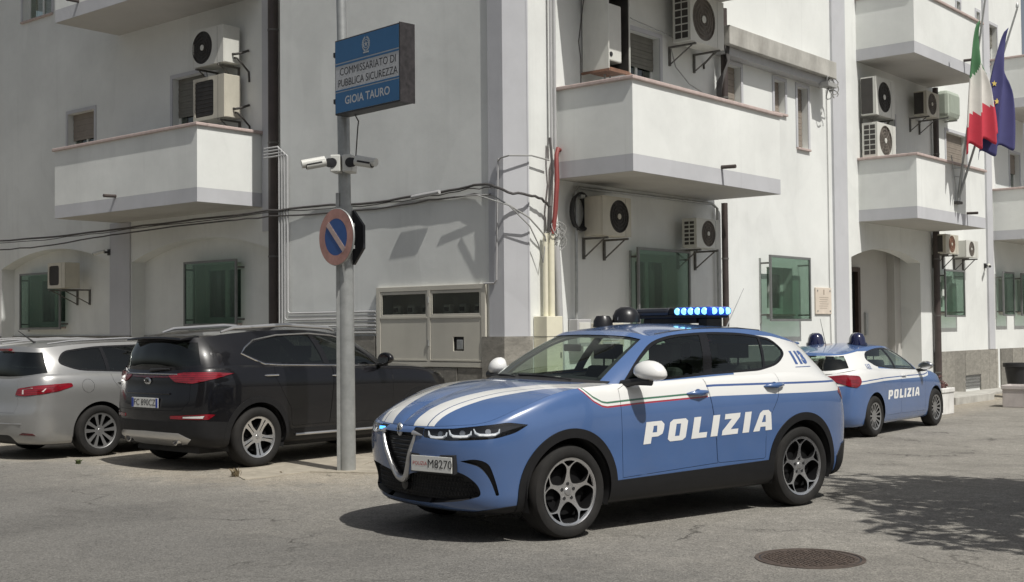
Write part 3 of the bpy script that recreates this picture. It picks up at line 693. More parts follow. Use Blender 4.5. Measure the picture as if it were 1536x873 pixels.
# electric boxes low in the sunlit corner
t = thing('junction_box', 'yellowish cream electric box at the foot of the corner pipes', 'electric box', FW.world(13.62, 0, 0.9), FW.rz)
mb = MB(); mb.box(0, 0.36, -0.25, -0.01, 0.0, 0.84); mb.build('casing', CREAMP, t, bevel=0.008); mb = MB(); mb.box(-0.003, 0.363, -0.253, -0.01, 0.55, 0.556); mb.box(0.30, 0.32, -0.258, -0.25, 0.25, 0.33); mb.build('lid_joint', GRILLE, t)
t = thing('junction_box', 'small grey meter box on the wall below the large pale air conditioner', 'electric box', FW.world(14.42, 0, 1.30), FW.rz)
mb = MB(); mb.box(0, 0.34, -0.18, -0.01, 0.0, 0.40); mb.build('casing', GREYP, t, bevel=0.012); mb = MB(); mb.box(0.04, 0.30, -0.187, -0.179, 0.05, 0.35); mb.build('lid', ACW, t, bevel=0.006)
t = thing('junction_box', 'pinkish ledge box with pale louvre beside the grey meter box', 'electric box', FW.world(14.95, 0, 1.28), FW.rz)
mb = MB(); mb.box(0, 0.62, -0.2, -0.01, 0.0, 0.36); mb.build('casing', ACB, t, bevel=0.01)
mb = MB()
for i in range(5): mb.box(0.06, 0.5, -0.208, -0.198, 0.05 + i * 0.055, 0.08 + i * 0.055)
mb.build('louvre', GREYP, t)

# rolled black hose hung on the wall
t = thing('hose_coil', 'coil of black hose hung in shade left of the large pale air conditioner', 'hose', FW.world(14.62, 0, 3.28), FW.rz)
mb = MB()
for k in range(5):
    pts = [(0.17 * (1 + 0.06 * k) * math.cos(a), -0.05 - 0.02 * k, 0.24 * (1 + 0.04 * k) * math.sin(a)) for a in [i * math.pi / 12 for i in range(25)]]
    mb.tube(pts, 0.018, 6)
mb.build('coil', BLACK, t, True); mb = MB(); mb.box(-0.05, 0.05, -0.16, 0.0, 0.2, 0.25); mb.build('hook', STEEL, t)

# red conduit and black cable bundle running down the corner
up_l = lo_l = None
def run(name, label, cat, pts, r, mt, group=None, n=7, plain=False):
    mb = MB(); mb.tube([(-p[0], p[1], p[2]) for p in pts] if not plain else pts, r, n); o = mb.build(name, mt, None, True)
    if not plain: o.rotation_euler = (0, 0, BROT)
    tag(o, label, cat, group); return o
run('conduit_hose', 'red corrugated conduit hanging at the corner of the sunlit wall', 'conduit', [(10.96, 14.12, 4.14), (10.94, 14.05, 4.15), (10.93, 14.0, 4.05), (10.92, 13.99, 3.7), (10.93, 13.95, 3.2), (10.95, 13.92, 2.92)], 0.032, REDP)
run('conduit_hose', 'thinner red conduit pressed against the fatter red one at the corner', 'conduit', [(10.97, 14.07, 4.1), (10.95, 14.06, 3.7), (10.95, 14.02, 3.3), (10.97, 13.98, 2.95)], 0.022, REDP)
run('cable', 'black cable bundle hanging left of the red conduit at the corner', 'cable', [(11.0, 13.94, 4.3), (10.96, 13.92, 4.1), (10.96, 13.95, 3.8), (10.97, 13.88, 3.4), (10.98, 13.87, 2.95)], 0.02, CABLE)
# tangled spare wire at the foot of the conduits
mb = MB(); rr = random.Random(3)
for k in range(12):
    c = Vector((rr.uniform(-0.1, 0.16), rr.uniform(-0.10, -0.02), rr.uniform(-0.14, 0.1))); q = []
    rx = rr.uniform(0.05, 0.13); rz_ = rr.uniform(0.04, 0.12); ph = rr.uniform(0, 6)
    for i in range(13): a = ph + i * 0.5; q.append(c + Vector((rx * math.cos(a), 0.03 * math.sin(a * 1.7), rz_ * math.sin(a))))
    mb.tube(q, 0.007, 5)
o = mb.build('wire_tangle', CABLEG, None, True); o.location = FW.world(13.98, 0.06, 2.92); o.rotation_euler = (0, 0, FW.rz); tag(o, 'tangle of grey spare wire at the top of the cream pipes', 'wires')
mb = MB()
for k in range(9):
    c = Vector((rr.uniform(-0.22, 0.22), rr.uniform(-0.16, -0.02), rr.uniform(-0.15, 0.12))); q = []
    rx = rr.uniform(0.06, 0.16); rz_ = rr.uniform(0.05, 0.14); ph = rr.uniform(0, 6)
    for i in range(11): a = ph + i * 0.55; q.append(c + Vector((rx * math.cos(a), 0.03 * math.sin(a * 1.7), rz_ * math.sin(a))))
    mb.tube(q, 0.012, 5)
mb.box(-0.3, 0.1, -0.2, 0.0, -0.03, 0.05)
o = mb.build('wire_tangle', CABLEG, None, True); o.location = FW.world(22.55, 0.2, 6.25); o.rotation_euler = (0, 0, FW.rz); tag(o, 'bundle of loose wires at the right end of the concrete gutter', 'wires')
mb = MB()
for k in range(7):
    x = rr.uniform(-0.08, 0.1); mb.tube([(x, -0.04, 0.75), (x + rr.uniform(-.06, .06), -0.12, 0.35), (x + rr.uniform(-.1, .1), -0.14, 0.05), (x + rr.uniform(-.15, .05) - 0.1, -0.06, -0.35), (x - 0.2, -0.03, -0.7)], 0.012, 5)
o = mb.build('wire_tangle', CABLE, None, True); o.location = FW.world(18.75, 0.1, 6.1); o.rotation_euler = (0, 0, FW.rz); tag(o, 'hanging dark wires beside the air conditioner above the corner balcony', 'wires')

# overhead cables along the walls
up_l = [(30, 12.96, 3.62), (26.58, 12.94, 3.46), (24.83, 12.93, 3.49), (23.49, 12.93, 3.47), (21.8, 12.93, 3.48), (20.15, 12.93, 3.5), (18.1, 12.93, 3.51), (16.1, 12.93, 3.53), (14.95, 12.93, 3.53), (13.59, 12.93, 3.49), (12.47, 12.93, 3.53), (11.69, 12.92, 3.58), (11.26, 12.90, 3.57), (10.99, 12.9, 3.49), (10.96, 13.2, 3.46), (10.96, 13.66, 3.41), (10.97, 13.9, 3.3), (10.98, 13.92, 3.0)]
lo_l = [(30, 12.96, 3.4), (26.57, 12.94, 3.29), (24.83, 12.93, 3.31), (23.23, 12.93, 3.30), (21.28, 12.93, 3.37), (20.07, 12.93, 3.41), (17.22, 12.93, 3.44), (16.05, 12.93, 3.43), (14.79, 12.93, 3.40), (13.59, 12.93, 3.40), (12.47, 12.92, 3.44), (11.69, 12.92, 3.46), (11.26, 12.90, 3.43), (11.0, 12.9, 3.32), (10.95, 13.16, 3.17), (10.95, 13.5, 3.03), (10.96, 13.75, 2.92), (10.98, 13.84, 2.7)]
def onwall(p): q = KX(p); return (q[0], q[1] + (0.042 if p[0] < 15.5 else 0.0), q[2])
up_l = [onwall(p) if p[1] < 12.99 else p for p in up_l]; lo_l = [onwall(p) if p[1] < 12.95 else p for p in lo_l]
up_l[13:] = [(11.12, 13.14, 3.46), (10.98, 13.42, 3.44), (10.96, 13.7, 3.40), (10.97, 13.9, 3.3), (10.98, 13.92, 3.0)]; lo_l[13:] = [(11.1, 13.15, 3.28), (10.96, 13.4, 3.12), (10.95, 13.6, 2.98), (10.96, 13.75, 2.88), (10.98, 13.84, 2.7)]
def sag(pts, amp=0.012, k=4):
    out = []
    for i in range(len(pts) - 1):
        p, q = Vector(pts[i]), Vector(pts[i + 1])
        for j in range(k):
            t = j / k; r_ = p.lerp(q, t); r_.z += random.uniform(-amp, amp); r_.y += random.uniform(-amp * .25, amp * .25); out.append(r_)
    out.append(Vector(pts[-1])); return out
run('overhead_cable', 'upper thick twisted dark cable strung along the whole grey facade', 'cable', sag(up_l), 0.019, CABLE)
run('overhead_cable', 'thin dark cable lashed under the upper cable along the grey facade', 'cable', sag([(p[0], p[1] - 0.004, p[2] - 0.04) for p in up_l[:13]], 0.016), 0.008, CABLE)
run('overhead_cable', 'lower sagging dark cable strung along the grey facade', 'cable', sag(lo_l[:13]), 0.014, CABLE)
run('service_cable', 'pale grey cable dropping round the corner below the black ones', 'cable', [KX((11.9, 12.91, 3.45))] + lo_l[12:], 0.012, CABLEG)
run('service_cable', 'slack pale cable looping lowest at the sunlit corner', 'cable', [KX((11.5, 12.91, 3.44)), (11.1, 13.14, 3.28), (10.96, 13.42, 3.0), (10.95, 13.59, 2.76), (10.97, 13.72, 2.5), (10.98, 13.78, 2.75)], 0.010, CABLEG)
run('service_cable', 'thin grey cable arched over the lilac corner pilaster', 'cable', [KX((11.12, 12.93, 3.88)), KX((11.06, 12.93, 3.92)), (11.16, 13.22, 3.99), (10.98, 13.5, 4.0), (10.97, 13.88, 3.97)], 0.012, CABLEG)
mb = MB(); mb.tube([KX((-12.75, 12.9, 3.50)), KX((-12.2, 12.9, 3.535))], 0.03, 8)
o = mb.build('cable_sleeve', GREYP, None, True); o.rotation_euler = (0, 0, BROT); tag(o, 'grey joint sleeve clipped on the facade cable above the meter cabinet', 'cable sleeve')

run('service_cable', 'thin black cable drooping down beside the white boiler cabinet', 'cable', [(11.0, 14.9, 6.9), (10.98, 14.75, 6.4), (10.96, 14.6, 5.8), (10.97, 14.66, 5.55), (11.0, 14.7, 5.1)], 0.009, CABLE)
run('service_cable', 'thin grey cable sagging across the wall above the shuttered balcony window', 'cable', [(11.03, 15.5, 6.55), (11.02, 16.1, 6.42), (11.02, 16.9, 6.37), (11.02, 17.3, 6.33)], 0.008, CABLEG)
run('service_cable', 'slack grey cable under the white air conditioner above the corner balcony', 'cable', [(11.02, 17.2, 6.15), (11.0, 17.3, 5.85), (10.99, 17.7, 5.62), (10.99, 18.3, 5.5), (11.0, 18.7, 5.42)], 0.010, CABLEG)
run('service_cable', 'cable running down the wall between the small upper windows and the plaque', 'cable', [(11.06, 22.95, 6.3), (11.06, 22.96, 4.5), (11.06, 22.95, 2.5), (11.06, 22.98, 1.2)], 0.008, CABLEG)

# marble plaque
t = thing('plaque', 'small cream marble plaque with faded lettering beside the entrance pilaster', 'plaque', FW.world(22.31, 0, 1.80), FW.rz)
MARB = M('cream marble', (0.66, 0.58, 0.49), 0.5, var=0.08, vscale=5)
mb = MB(); mb.box(0, 0.68, -0.035, -0.005, 0.0, 0.52); mb.build('slab', MARB, t, bevel=0.006)
mb = MB()
for x in (0.07, 0.61):
    for z in (0.06, 0.46): mb.lathe([(0.0, -0.046), (0.018, -0.044), (0.02, -0.034)], 10, 'y', (x, 0, z))
mb.build('stud', STEEL, t, True)
mb = MB(); mb.box(0.325, 0.365, -0.038, -0.034, 0.38, 0.48)
for i in range(6): mb.box(0.14 + 0.02 * (i % 2), 0.54 - 0.03 * (i % 3), -0.0365, -0.034, 0.32 - i * 0.042, 0.33 - i * 0.042)
mb.build('lettering', M('faded plaque lettering', (0.36, 0.30, 0.24), 0.7), t)

# wall cameras
def wall_cam(label, face, u, z, sgn):
    t = thing('security_camera', label, 'camera', face.world(u, 0, z), face.rz, 'security cameras')
    mb = MB(); mb.box(-0.05, 0.05, -0.04, 0.0, -0.06, 0.06); mb.tube([(0, -0.03, 0), (sgn * 0.05, -0.12, 0.0)], 0.022, 8); mb.build('mount', BLACK, t, True)
    mb = MB(); mb.tube([(sgn * 0.03, -0.12, 0.02), (sgn * 0.24, -0.22, -0.03)], 0.035, 10); mb.build('body', ACW, t, True)
    mb = MB(); mb.tube([(sgn * 0.238, -0.219, -0.0295), (sgn * 0.25, -0.225, -0.033)], 0.03, 10); mb.build('lens', BLACK, t, True)
wall_cam('small white bullet camera on the pilaster between the left arches', FA, 22.02, 3.16, -1)
wall_cam('small dark topped camera on the lilac pilaster at the right end', FW, 31.75, 3.05, -1)

# flags on the right balcony
def flag(label, top, base, cols, seed, length, star=False):
    """flagpole leaning out of the balcony with a limp folded cloth hanging from it"""
    rr = random.Random(seed)
    t = thing('flag', label, 'flag', base)
    top, base = Vector(top), Vector(base); ax = (top - base)
    mb = MB(); mb.tube([(0, 0, 0), ax], [0.026, 0.02], 10); mb.build('flagpole', STEEL, t, True)
    mb = MB(); mb.lathe([(0.0, 0.0), (0.03, 0.02), (0.034, 0.06), (0.012, 0.11), (0.0, 0.14)], 10, 'z', tuple(ax)); mb.build('finial', ALU, t, True)
    return t, ax
MATFLAG = {}
def cloth(name, c):
    m_ = M(name, c, 0.75, var=0.07, vscale=4); return m_
fb = FW.world(26.5, AW - 9.83 + 0.05, 4.28)
f1t = WP(8.98, 26.10, 8.35); f2t = WP(8.55, 26.78, 8.22)
it, ax = flag('Italian green white and red flag hanging limp from the left slanted pole', f1t, fb, None, 1, 2.6)
def hang(root, ax, s0, s1, drop, mats, bands, folds, seed, lean=(0, 0), wid=0.42):
    """cloth gathered along the pole between fractions s0..s1, falling `drop` metres in folds; bands run across the fall"""
    rr = random.Random(seed); nu, nv = 40, 30; vs = []
    e2 = E2; out = (-E1); HR = (E2 * 0.70 - E1 * 0.71).normalized()
    for j in range(nv + 1):
        v = j / nv
        for i in range(nu + 1):
            u = i / nu
            p = ax * (s1 + (s0 - s1) * u)                # along the pole, from the top down
            spread = 1.0 - 0.45 * v ** 0.7
            side = (u - 0.0) * wid * spread
            q = ax * s1 + Vector((0, 0, 0))
            hx = (ax * (s0 - s1)) * u * (1 - v ** 0.75)
            ph = u * folds * 2 * math.pi + seed
            amp = 0.062 * min(1, 3.0 * v + 0.15)
            q = q + hx + HR * (wid * (u - 0.45) * (0.12 + 0.88 * v ** 0.5) * (1 - 0.30 * v)) + out * (amp * math.sin(ph)) + e2 * (amp * 0.5 * math.cos(ph * 1.0 + 0.6))
            fall = drop * v * (1 - 0.10 * u + 0.035 * math.sin(ph))
            q.z -= fall
            q += HR * lean[0] * v + out * lean[1] * v
            vs.append(tuple(q))
    mb = MB(); fs = []; mi = []
    for j in range(nv):
        for i in range(nu):
            a = j * (nu + 1) + i; fs.append((a, a + 1, a + nu + 2, a + nu + 1)); mi.append(bands(((i + .5) / nu), ((j + .5) / nv)))
    mb.v = vs; mb.f = fs; mb.mi = mi
    o = mb.build('cloth', mats, root, True, fixn=False); sm = o.modifiers.new('hem', 'SOLIDIFY'); sm.thickness = 0.006
    return o, vs, nu, nv
FG = cloth('flag green', (0.06, 0.17, 0.075)); FWh = cloth('flag white', (0.62, 0.60, 0.56)); FR = cloth('flag red', (0.50, 0.035, 0.06)); FBl = cloth('flag blue', (0.055, 0.055, 0.17)); FY = cloth('flag gold star', (0.6, 0.46, 0.12))
hang(it, ax, 0.60, 0.90, 2.75, [FG, FWh, FR], lambda u, v: 0 if v + 0.42 * u < 0.42 + 0.10 * math.sin(u * 9) else (1 if v + 0.30 * u < 0.80 else 2), 2.6, 1.1, (-0.10, 0.0), 1.15)
eu, ax2 = flag('blue flag with gold stars hanging limp from the right slanted pole', f2t, fb + Vector((0.02, 0, 0)), None, 2, 2.4)
o, vs, nu, nv = hang(eu, ax2, 0.60, 0.90, 2.75, [FBl], lambda u, v: 0, 2.2, 2.4, (-0.42, 0.0), 1.25)
mb = MB()
for (iu, jv, s) in ((9, 12, 0.07), (12, 16, 0.075), (8, 19, 0.06)):
    c = Vector(vs[jv * (nu + 1) + iu]) + (-E2 * 0.6 - E1 * 0.8).normalized() * 0.035; rt = E2 * 0.8 - E1 * 0.6
    pts = [c + (rt * math.sin(k * math.pi / 5) + Vector((0, 0, 1)) * math.cos(k * math.pi / 5)) * (s if k % 2 == 0 else s * 0.42) for k in range(10)]
    mb.add(pts + [c], [(k, (k + 1) % 10, 10) for k in range(10)])
mb.build('star', FY, eu)
t = thing('flag_bracket', 'steel flag bracket with crossed stays on the right balcony parapet', 'bracket', FW.world(26.5, AW - 9.83, 4.18), FW.rz)
mb = MB(); mb.box(-0.12, 0.12, -0.11, 0.0, -0.03, 0.03); mb.build('socket', GRILLE, t, bevel=0.01)
mb = MB(); mb.tube([(-0.03, -0.06, 0.03), (-0.28, -0.03, 1.0)], 0.012, 6); mb.tube([(0.03, -0.08, 0.03), (0.42, -0.03, 0.9)], 0.012, 6); mb.tube([(-0.24, -0.04, 0.72), (0.30, -0.10, 0.78)], 0.012, 6); mb.tube([(-0.2, -0.05, 0.55), (0.14, -0.1, 0.56)], 0.01, 6); mb.build('stay', STEEL, t, True)
# street side concrete planters
def planter(label, P, rz, w, d, h, mt, plant, z):
    t = thing('planter', label, 'planter', (P.x, P.y, z), rz)
    mb = MB(); mb.add(*(lambda q: (q.v, q.f))(plate([rect(0, w, 0, d), rect(0.05, w - 0.05, 0.05, d - 0.05)], h, lambda a, b, c: (a, b, c)))); mb.box(0.04, w - 0.04, 0.04, d - 0.04, 0.02, h - 0.06)
    mb.build('trough', mt, t, bevel=0.012)
    mb = MB(); mb.box(-0.02, w + 0.02, -0.02, 0.05, h - 0.08, h + 0.01); mb.box(-0.02, w + 0.02, d - 0.05, d + 0.02, h - 0.08, h + 0.01); mb.box(-0.02, 0.05, 0.05, d - 0.05, h - 0.08, h + 0.01); mb.box(w - 0.05, w + 0.02, 0.05, d - 0.05, h - 0.08, h + 0.01); mb.build('rim', mt, t, bevel=0.015)
    return t
PW = M('white painted concrete', (0.70, 0.69, 0.66), 0.8, var=0.1, vscale=4, dirt=0.3)
PG = M('pale pinkish concrete', (0.50, 0.46, 0.44), 0.85, var=0.1, vscale=3, dirt=0.25)
def leaf_clump(mb, c, rad, n, size, rr, flat=1.0):
    for k in range(n):
        d = Vector((rr.gauss(0, 1), rr.gauss(0, 1), rr.gauss(0, 1) * flat)); d.normalize()
        p = Vector(c) + d * rad * rr.uniform(0.35, 1.0) ** 0.6
        nrm = (d + Vector((rr.uniform(-1, 1), rr.uniform(-1, 1), rr.uniform(-0.4, 1)))).normalized()
        u = nrm.orthogonal().normalized(); u.rotate(Matrix.Rotation(rr.uniform(0, 6.28), 3, nrm)); w = nrm.cross(u)
        s = size * rr.uniform(0.6, 1.3)
        mb.add([p - u * s * 0.5, p + w * s * 0.28, p + u * s * 0.5, p - w * s * 0.28], [(0, 1, 2, 3)])
DRYP = M('dark red brown foliage', (0.085, 0.035, 0.03), 0.8, var=0.4, vscale=9)
GRNP = M('dusty green foliage', (0.06, 0.085, 0.035), 0.8, var=0.4, vscale=9)
t = planter('white concrete planter with dark red plants by the hatchback patrol car', WP(9.10, 23.62), FW.rz, 0.62, 0.62, 0.50, PW, None, -0.17)
mb = MB(); leaf_clump(mb, (0.31, 0.31, 0.50), 0.30, 420, 0.07, rr, 0.5); mb.build('plants', DRYP, t, fixn=False)
t = planter('long pale concrete planter at the right edge of the forecourt', WP(8.95, 26.55), BROT + R(6), 2.4, 0.62, 0.45, PG, None, -0.17)
mb = MB(); leaf_clump(mb, (1.2, 0.31, 0.36), 0.2, 60, 0.06, rr, 0.3); mb.build('plants', GRNP, t, fixn=False)
t = thing('flower_pot', 'dark tapered pot standing behind the long pale planter', 'pot', WP(9.75, 29.9, -0.06))
mb = MB(); mb.lathe([(0.0, 0.0), (0.16, 0.0), (0.25, 0.62), (0.29, 0.63), (0.29, 0.72), (0.25, 0.72), (0.23, 0.64), (0.0, 0.62)], 20); mb.build('pot', M('dark glazed pot', (0.02, 0.02, 0.022), 0.5), t, True)

# ================================================================== SIGN POLE, SIGNS, CAMERAS
POLE = Vector((-1.841, 13.862, 0))
t = thing('sign_pole', 'tall galvanised steel pole carrying the station sign and round sign', 'pole', POLE)
mb = MB(); mb.tube([(0, 0, 0), (-0.02, 0, 2.95)], 0.088, 18); mb.tube([(-0.02, 0, 2.95), (-0.04, 0, 4.6)], 0.070, 16); mb.tube([(-0.04, 0, 4.6), (-0.07, 0, 6.4)], 0.055, 16); mb.build('shaft', STEEL, t, True)
mb = MB(); mb.box(-0.115, -0.075, -0.06, -0.03, 0.0, 3.1); mb.build('cable_trunking', STEEL, t, bevel=0.004)
# illuminated station sign
SD = Vector((0.690, -0.724, 0)); sang = math.atan2(SD.y, SD.x)
t = thing('station_sign', 'blue and white lightbox sign reading COMMISSARIATO DI PUBBLICA SICUREZZA on the pole', 'sign', POLE + Vector((-0.10, -0.17, 3.945)), sang)
SW, SH, ST = 1.16, 0.83, 0.19
mb = MB(); mb.box(0, SW, 0.0, ST, 0, SH); mb.build('box', M('dark anodised sign box', (0.05, 0.05, 0.055), 0.45, 0.2, var=0.1), t, bevel=0.006)
SBLU = M('sign blue', (0.035, 0.135, 0.29), 0.35, var=0.05); SWHT = M('sign white', (0.52, 0.53, 0.54), 0.4, var=0.04); SBLK = M('sign black lettering', (0.03, 0.03, 0.035), 0.5)
def fr(a, b, c): return (a, -0.004 - c, b)
e = 0.018
mb = MB(); mb.box(e, SW - e, -0.004, 0.0, e, SH - e); pan = mb.build('face_panel', SWHT, t)
mb = MB(); mb.box(e, SW - e, -0.007, -0.0045, SH * 0.685, SH - e); mb.box(e, SW - e, -0.007, -0.0045, SH * 0.645, SH * 0.668); mb.box(e, SW - e, -0.007, -0.0045, e, SH * 0.29); mb.box(e, SW - e, -0.007, -0.0045, SH * 0.305, SH * 0.325); mb.build('blue_band', SBLU, pan)
mp = lambda cx, cz, y0=-0.0075: (lambda u, v, w: (cx + u, y0 - w, cz + v))
mb = text_mb('COMMISSARIATO DI', 0.118, mp(SW * 0.515, SH * 0.555, -0.006), None, bold=0.0, sx=0.93)
mb.build('lettering', SBLK, pan, fixn=False)
mb = text_mb('PUBBLICA SICUREZZA', 0.118, mp(SW * 0.51, SH * 0.405, -0.006), None, bold=0.0, sx=0.90); mb.build('lettering', SBLK, pan, fixn=False)
mb = text_mb('GIOIA TAURO', 0.125, mp(SW * 0.51, SH * 0.165), None, bold=0.002); mb.build('lettering', SWHT, pan, fixn=False)
# republic style emblem: wreath, star and wheel
mb = MB(); cx, cz = SW * 0.5, SH * 0.845
star = [(cx + (0.036 if k % 2 == 0 else 0.015) * math.sin(k * math.pi / 5), cz + (0.036 if k % 2 == 0 else 0.015) * math.cos(k * math.pi / 5)) for k in range(10)]
mb.add([(p[0], -0.0085, p[1]) for p in star] + [(cx, -0.0085, cz)], [(k, (k + 1) % 10, 10) for k in range(10)])
mb.lathe([(0.040, -0.0078), (0.048, -0.0078), (0.048, -0.009), (0.040, -0.009)], 24, 'y', (cx, 0, cz), True)
for sgn in (-1, 1):
    for k in range(9):
        a = -1.3 + k * 0.32; x = cx + sgn * 0.062 * math.cos(a); z = cz + 0.072 * math.sin(a)
        mb.add([(x - 0.012, -0.0082, z), (x, -0.0082, z + 0.016), (x + 0.012, -0.0082, z), (x, -0.0082, z - 0.016)], [(0, 1, 2, 3)])
mb.box(cx - 0.05, cx + 0.05, -0.0085, -0.0075, cz - 0.098, cz - 0.082)
mb.build('emblem', M('emblem pale', (0.42, 0.45, 0.46), 0.5), pan, fixn=False)
mb = MB()
for z in (0.14, 0.66): mb.box(-0.06, 0.02, 0.02, 0.22, z, z + 0.05); mb.box(-0.10, -0.04, 0.06, 0.14, z + 0.005, z + 0.045)
mb.build('clamp', BLACK, t)
mb = MB(); mb.box(SW - 0.012, SW + 0.002, -0.006, ST + 0.004, -0.004, SH + 0.004); mb.build('edge_trim', M('scuffed sign edge', (0.04, 0.036, 0.037), 0.5, 0.2, var=0.4, vscale=20), t)
mb = MB(); mb.tube([(0.18, 0.14, 0.0), (0.16, 0.2, -0.06), (0.12, 0.22, -0.12), (0.10, 0.20, -0.5)], 0.008, 6); mb.build('feed_cable', CABLE, t, True)
# no parking disc and the black octagonal sign mounted back to back with it
SREDF = M('faded red sign border', (0.48, 0.26, 0.22), 0.45, var=0.22, vscale=7); NBLU = M('no parking blue', (0.035, 0.10, 0.30), 0.4, var=0.1); SPINK = M('sun bleached sign red', (0.55, 0.42, 0.38), 0.45, var=0.16, vscale=8)
nd = Vector((0.70, -0.714, 0)); nang = math.atan2(nd.y, nd.x)
t = thing('no_parking_sign', 'round sun bleached no parking sign with blue centre on the pole', 'sign', POLE + Vector((-0.10, -0.15, 2.60)), nang)
mb = MB(); mb.lathe([(0.0, 0.0), (0.315, 0.0), (0.32, 0.012), (0.315, 0.022), (0.0, 0.022)], 48, 'y'); mb.build('plate', STEEL, t, True)
mb = MB(); mb.lathe([(0.205, -0.003), (0.312, -0.003)], 48, 'y'); mb.build('border', SREDF, t)
mb = MB(); mb.lathe([(0.0, -0.002), (0.212, -0.002)], 48, 'y'); mb.build('centre', NBLU, t)
mb = plate([[(-0.175, 0.13), (-0.13, 0.175), (0.175, -0.13), (0.13, -0.175)]], 0.002, lambda a, b, c: (a, -0.006 + c, b)); mb.build('slash', SPINK, t)
mb = MB(); mb.box(-0.05, 0.25, 0.022, 0.07, -0.14, -0.10); mb.box(-0.05, 0.25, 0.022, 0.07, 0.10, 0.14); mb.build('clamp', STEEL, t)
t = thing('octagonal_sign', 'dark octagonal sign seen from behind, back to back with the round sign', 'sign', POLE + Vector((-0.01, 0.06, 2.60)), nang)
oc = [(0.328 * math.cos(math.pi / 8 + k * math.pi / 4), 0.328 * math.sin(math.pi / 8 + k * math.pi / 4)) for k in range(8)]
mb = plate([oc], 0.03, lambda a, b, c: (a, c, b)); mb.build('plate', M('black sign back', (0.022, 0.022, 0.027), 0.5), t)
mb = plate([[(x * 0.98, y * 0.98) for x, y in oc]], 0.002, lambda a, b, c: (a, 0.031 + c, b)); mb.build('front_face', M('stop sign red', (0.42, 0.03, 0.03), 0.4), t)
mb = MB(); mb.box(-0.08, 0.05, -0.03, 0.0, -0.14, -0.10); mb.box(-0.08, 0.05, -0.03, 0.0, 0.10, 0.14); mb.build('clamp', STEEL, t)
# pole cameras
CAMW = M('camera white', (0.62, 0.62, 0.58), 0.4, var=0.05)
for sgn, lab in ((-1, 'white bullet camera pointing left on the sign pole'), (1, 'white bullet camera pointing right on the sign pole')):
    t = thing('security_camera', lab, 'camera', POLE + Vector((-0.02, -0.06, 3.42)), R(-6), 'security cameras')
    mb = MB(); mb.box(sgn * 0.012, sgn * 0.125, -0.14, 0.10, -0.10, 0.09); mb.build('mount_box', CAMW, t, bevel=0.012)
    mb = MB(); mb.lathe([(0.0, -0.152), (0.05, -0.152), (0.055, -0.14)], 18, 'y', (sgn * 0.10, 0, 0.0)); mb.lathe([(0.0, -0.16), (0.05, -0.155), (0.052, -0.14)], 18, 'y', (sgn * 0.13, 0, 0.0)); mb.tube([(sgn * 0.14, -0.12, 0.0), (sgn * 0.19, -0.14, 0.0)], 0.03, 10); mb.build('joint', BLACK, t, True)
    c0, c1 = Vector((sgn * 0.17, -0.14, 0.01)), Vector((sgn * 0.37, -0.22, -0.035))
    mb = MB(); mb.tube([c0, c1], 0.05, 14); mb.build('body', CAMW, t, True)
    mb = MB(); ax_ = (c1 - c0).normalized(); mb.tube([c0 + Vector((0, 0, 0.022)) + ax_ * 0.01, c1 + Vector((0, 0, 0.022)) + ax_ * 0.05], 0.047, 14); mb.build('sun_hood', CAMW, t, True)
    mb = MB(); mb.tube([c1, c1 + ax_ * 0.006], 0.042, 14); mb.tube([c0 + Vector((0, -0.047, -0.0)) + ax_ * 0.03, c1 + Vector((0, -0.047, -0.0)) - ax_ * 0.02], 0.012, 6); mb.build('lens', BLACK, t, True)

# ================================================================== STREET DETAILS
MANH = Vector((1.994, 8.431, 0))
t = thing('manhole_cover', 'round rusty cast iron manhole cover in the asphalt', 'manhole cover', MANH + Vector((0, 0, 0.001)), 0.3)
IRON = M('rusty cast iron', (0.085, 0.064, 0.052), 0.75, 0.2, var=0.35, vscale=14, bmp=0.3, bscale=60)
mb = MB(); mb.lathe([(0.338, 0.001), (0.368, 0.001), (0.366, 0.005), (0.340, 0.005)], 48, 'z', (0, 0, 0), True); mb.build('ring', IRON, t)
mb = MB(); mb.lathe([(0.0, 0.0015), (0.338, 0.0015)], 48); mb.build('gap', BLACK, t)
mb = MB(); mb.lathe([(0.0, 0.003), (0.328, 0.003)], 48); mb.build('lid', IRON, t)
mb = MB()
for i in range(-9, 10):
    for j in range(-9, 10):
        x, y = i * 0.034 + rr.uniform(-.006, .006), j * 0.034 + rr.uniform(-.006, .006)
        if x * x + y * y < 0.30 ** 2:
            mb.box(x - 0.011, x + 0.011, y - 0.011, y + 0.011, 0.003, 0.007)
tr = mb.build('tread_pattern', IRON, t); tr['kind'] = 'stuff'
# weeds at the edge of the paving
WEED = M('dry weed', (0.16, 0.125, 0.07), 0.9, var=0.4, vscale=12); WEEDG = M('green weed', (0.07, 0.09, 0.03), 0.9, var=0.4, vscale=12)
def weed(label, P, mt, n, h):
    mb = MB()
    for k in range(n):
        a = rr.uniform(0, 6.28); l = rr.uniform(0.3, 1.0) * h; o_ = Vector((rr.gauss(0, h * 0.22), rr.gauss(0, h * 0.22), 0)); d = Vector((math.cos(a), math.sin(a), 0))
        w_ = d.orthogonal().normalized() * 0.006; m1 = o_ + d * l * 0.25 + Vector((0, 0, l * 0.7)); m2 = o_ + d * l * 0.6 + Vector((0, 0, l))
        mb.add([o_ - w_, o_ + w_, m1 + w_, m1 - w_, m2], [(0, 1, 2, 3), (3, 2, 4)])
    o = mb.build('weed', mt, None, fixn=False); o.location = P; tag(o, label, 'weed')
weed('dry brown weed in front of the dark car rear wheel', Vector((-3.0, 13.45, 0)), WEED, 40, 0.11)
weed('low green weeds between the dark and the silver car', Vector((-5.2, 14.9, 0)), WEEDG, 70, 0.06)
weed('small dry weed between the dark car and the pole', Vector((-2.55, 13.7, 0)), WEED, 16, 0.03)
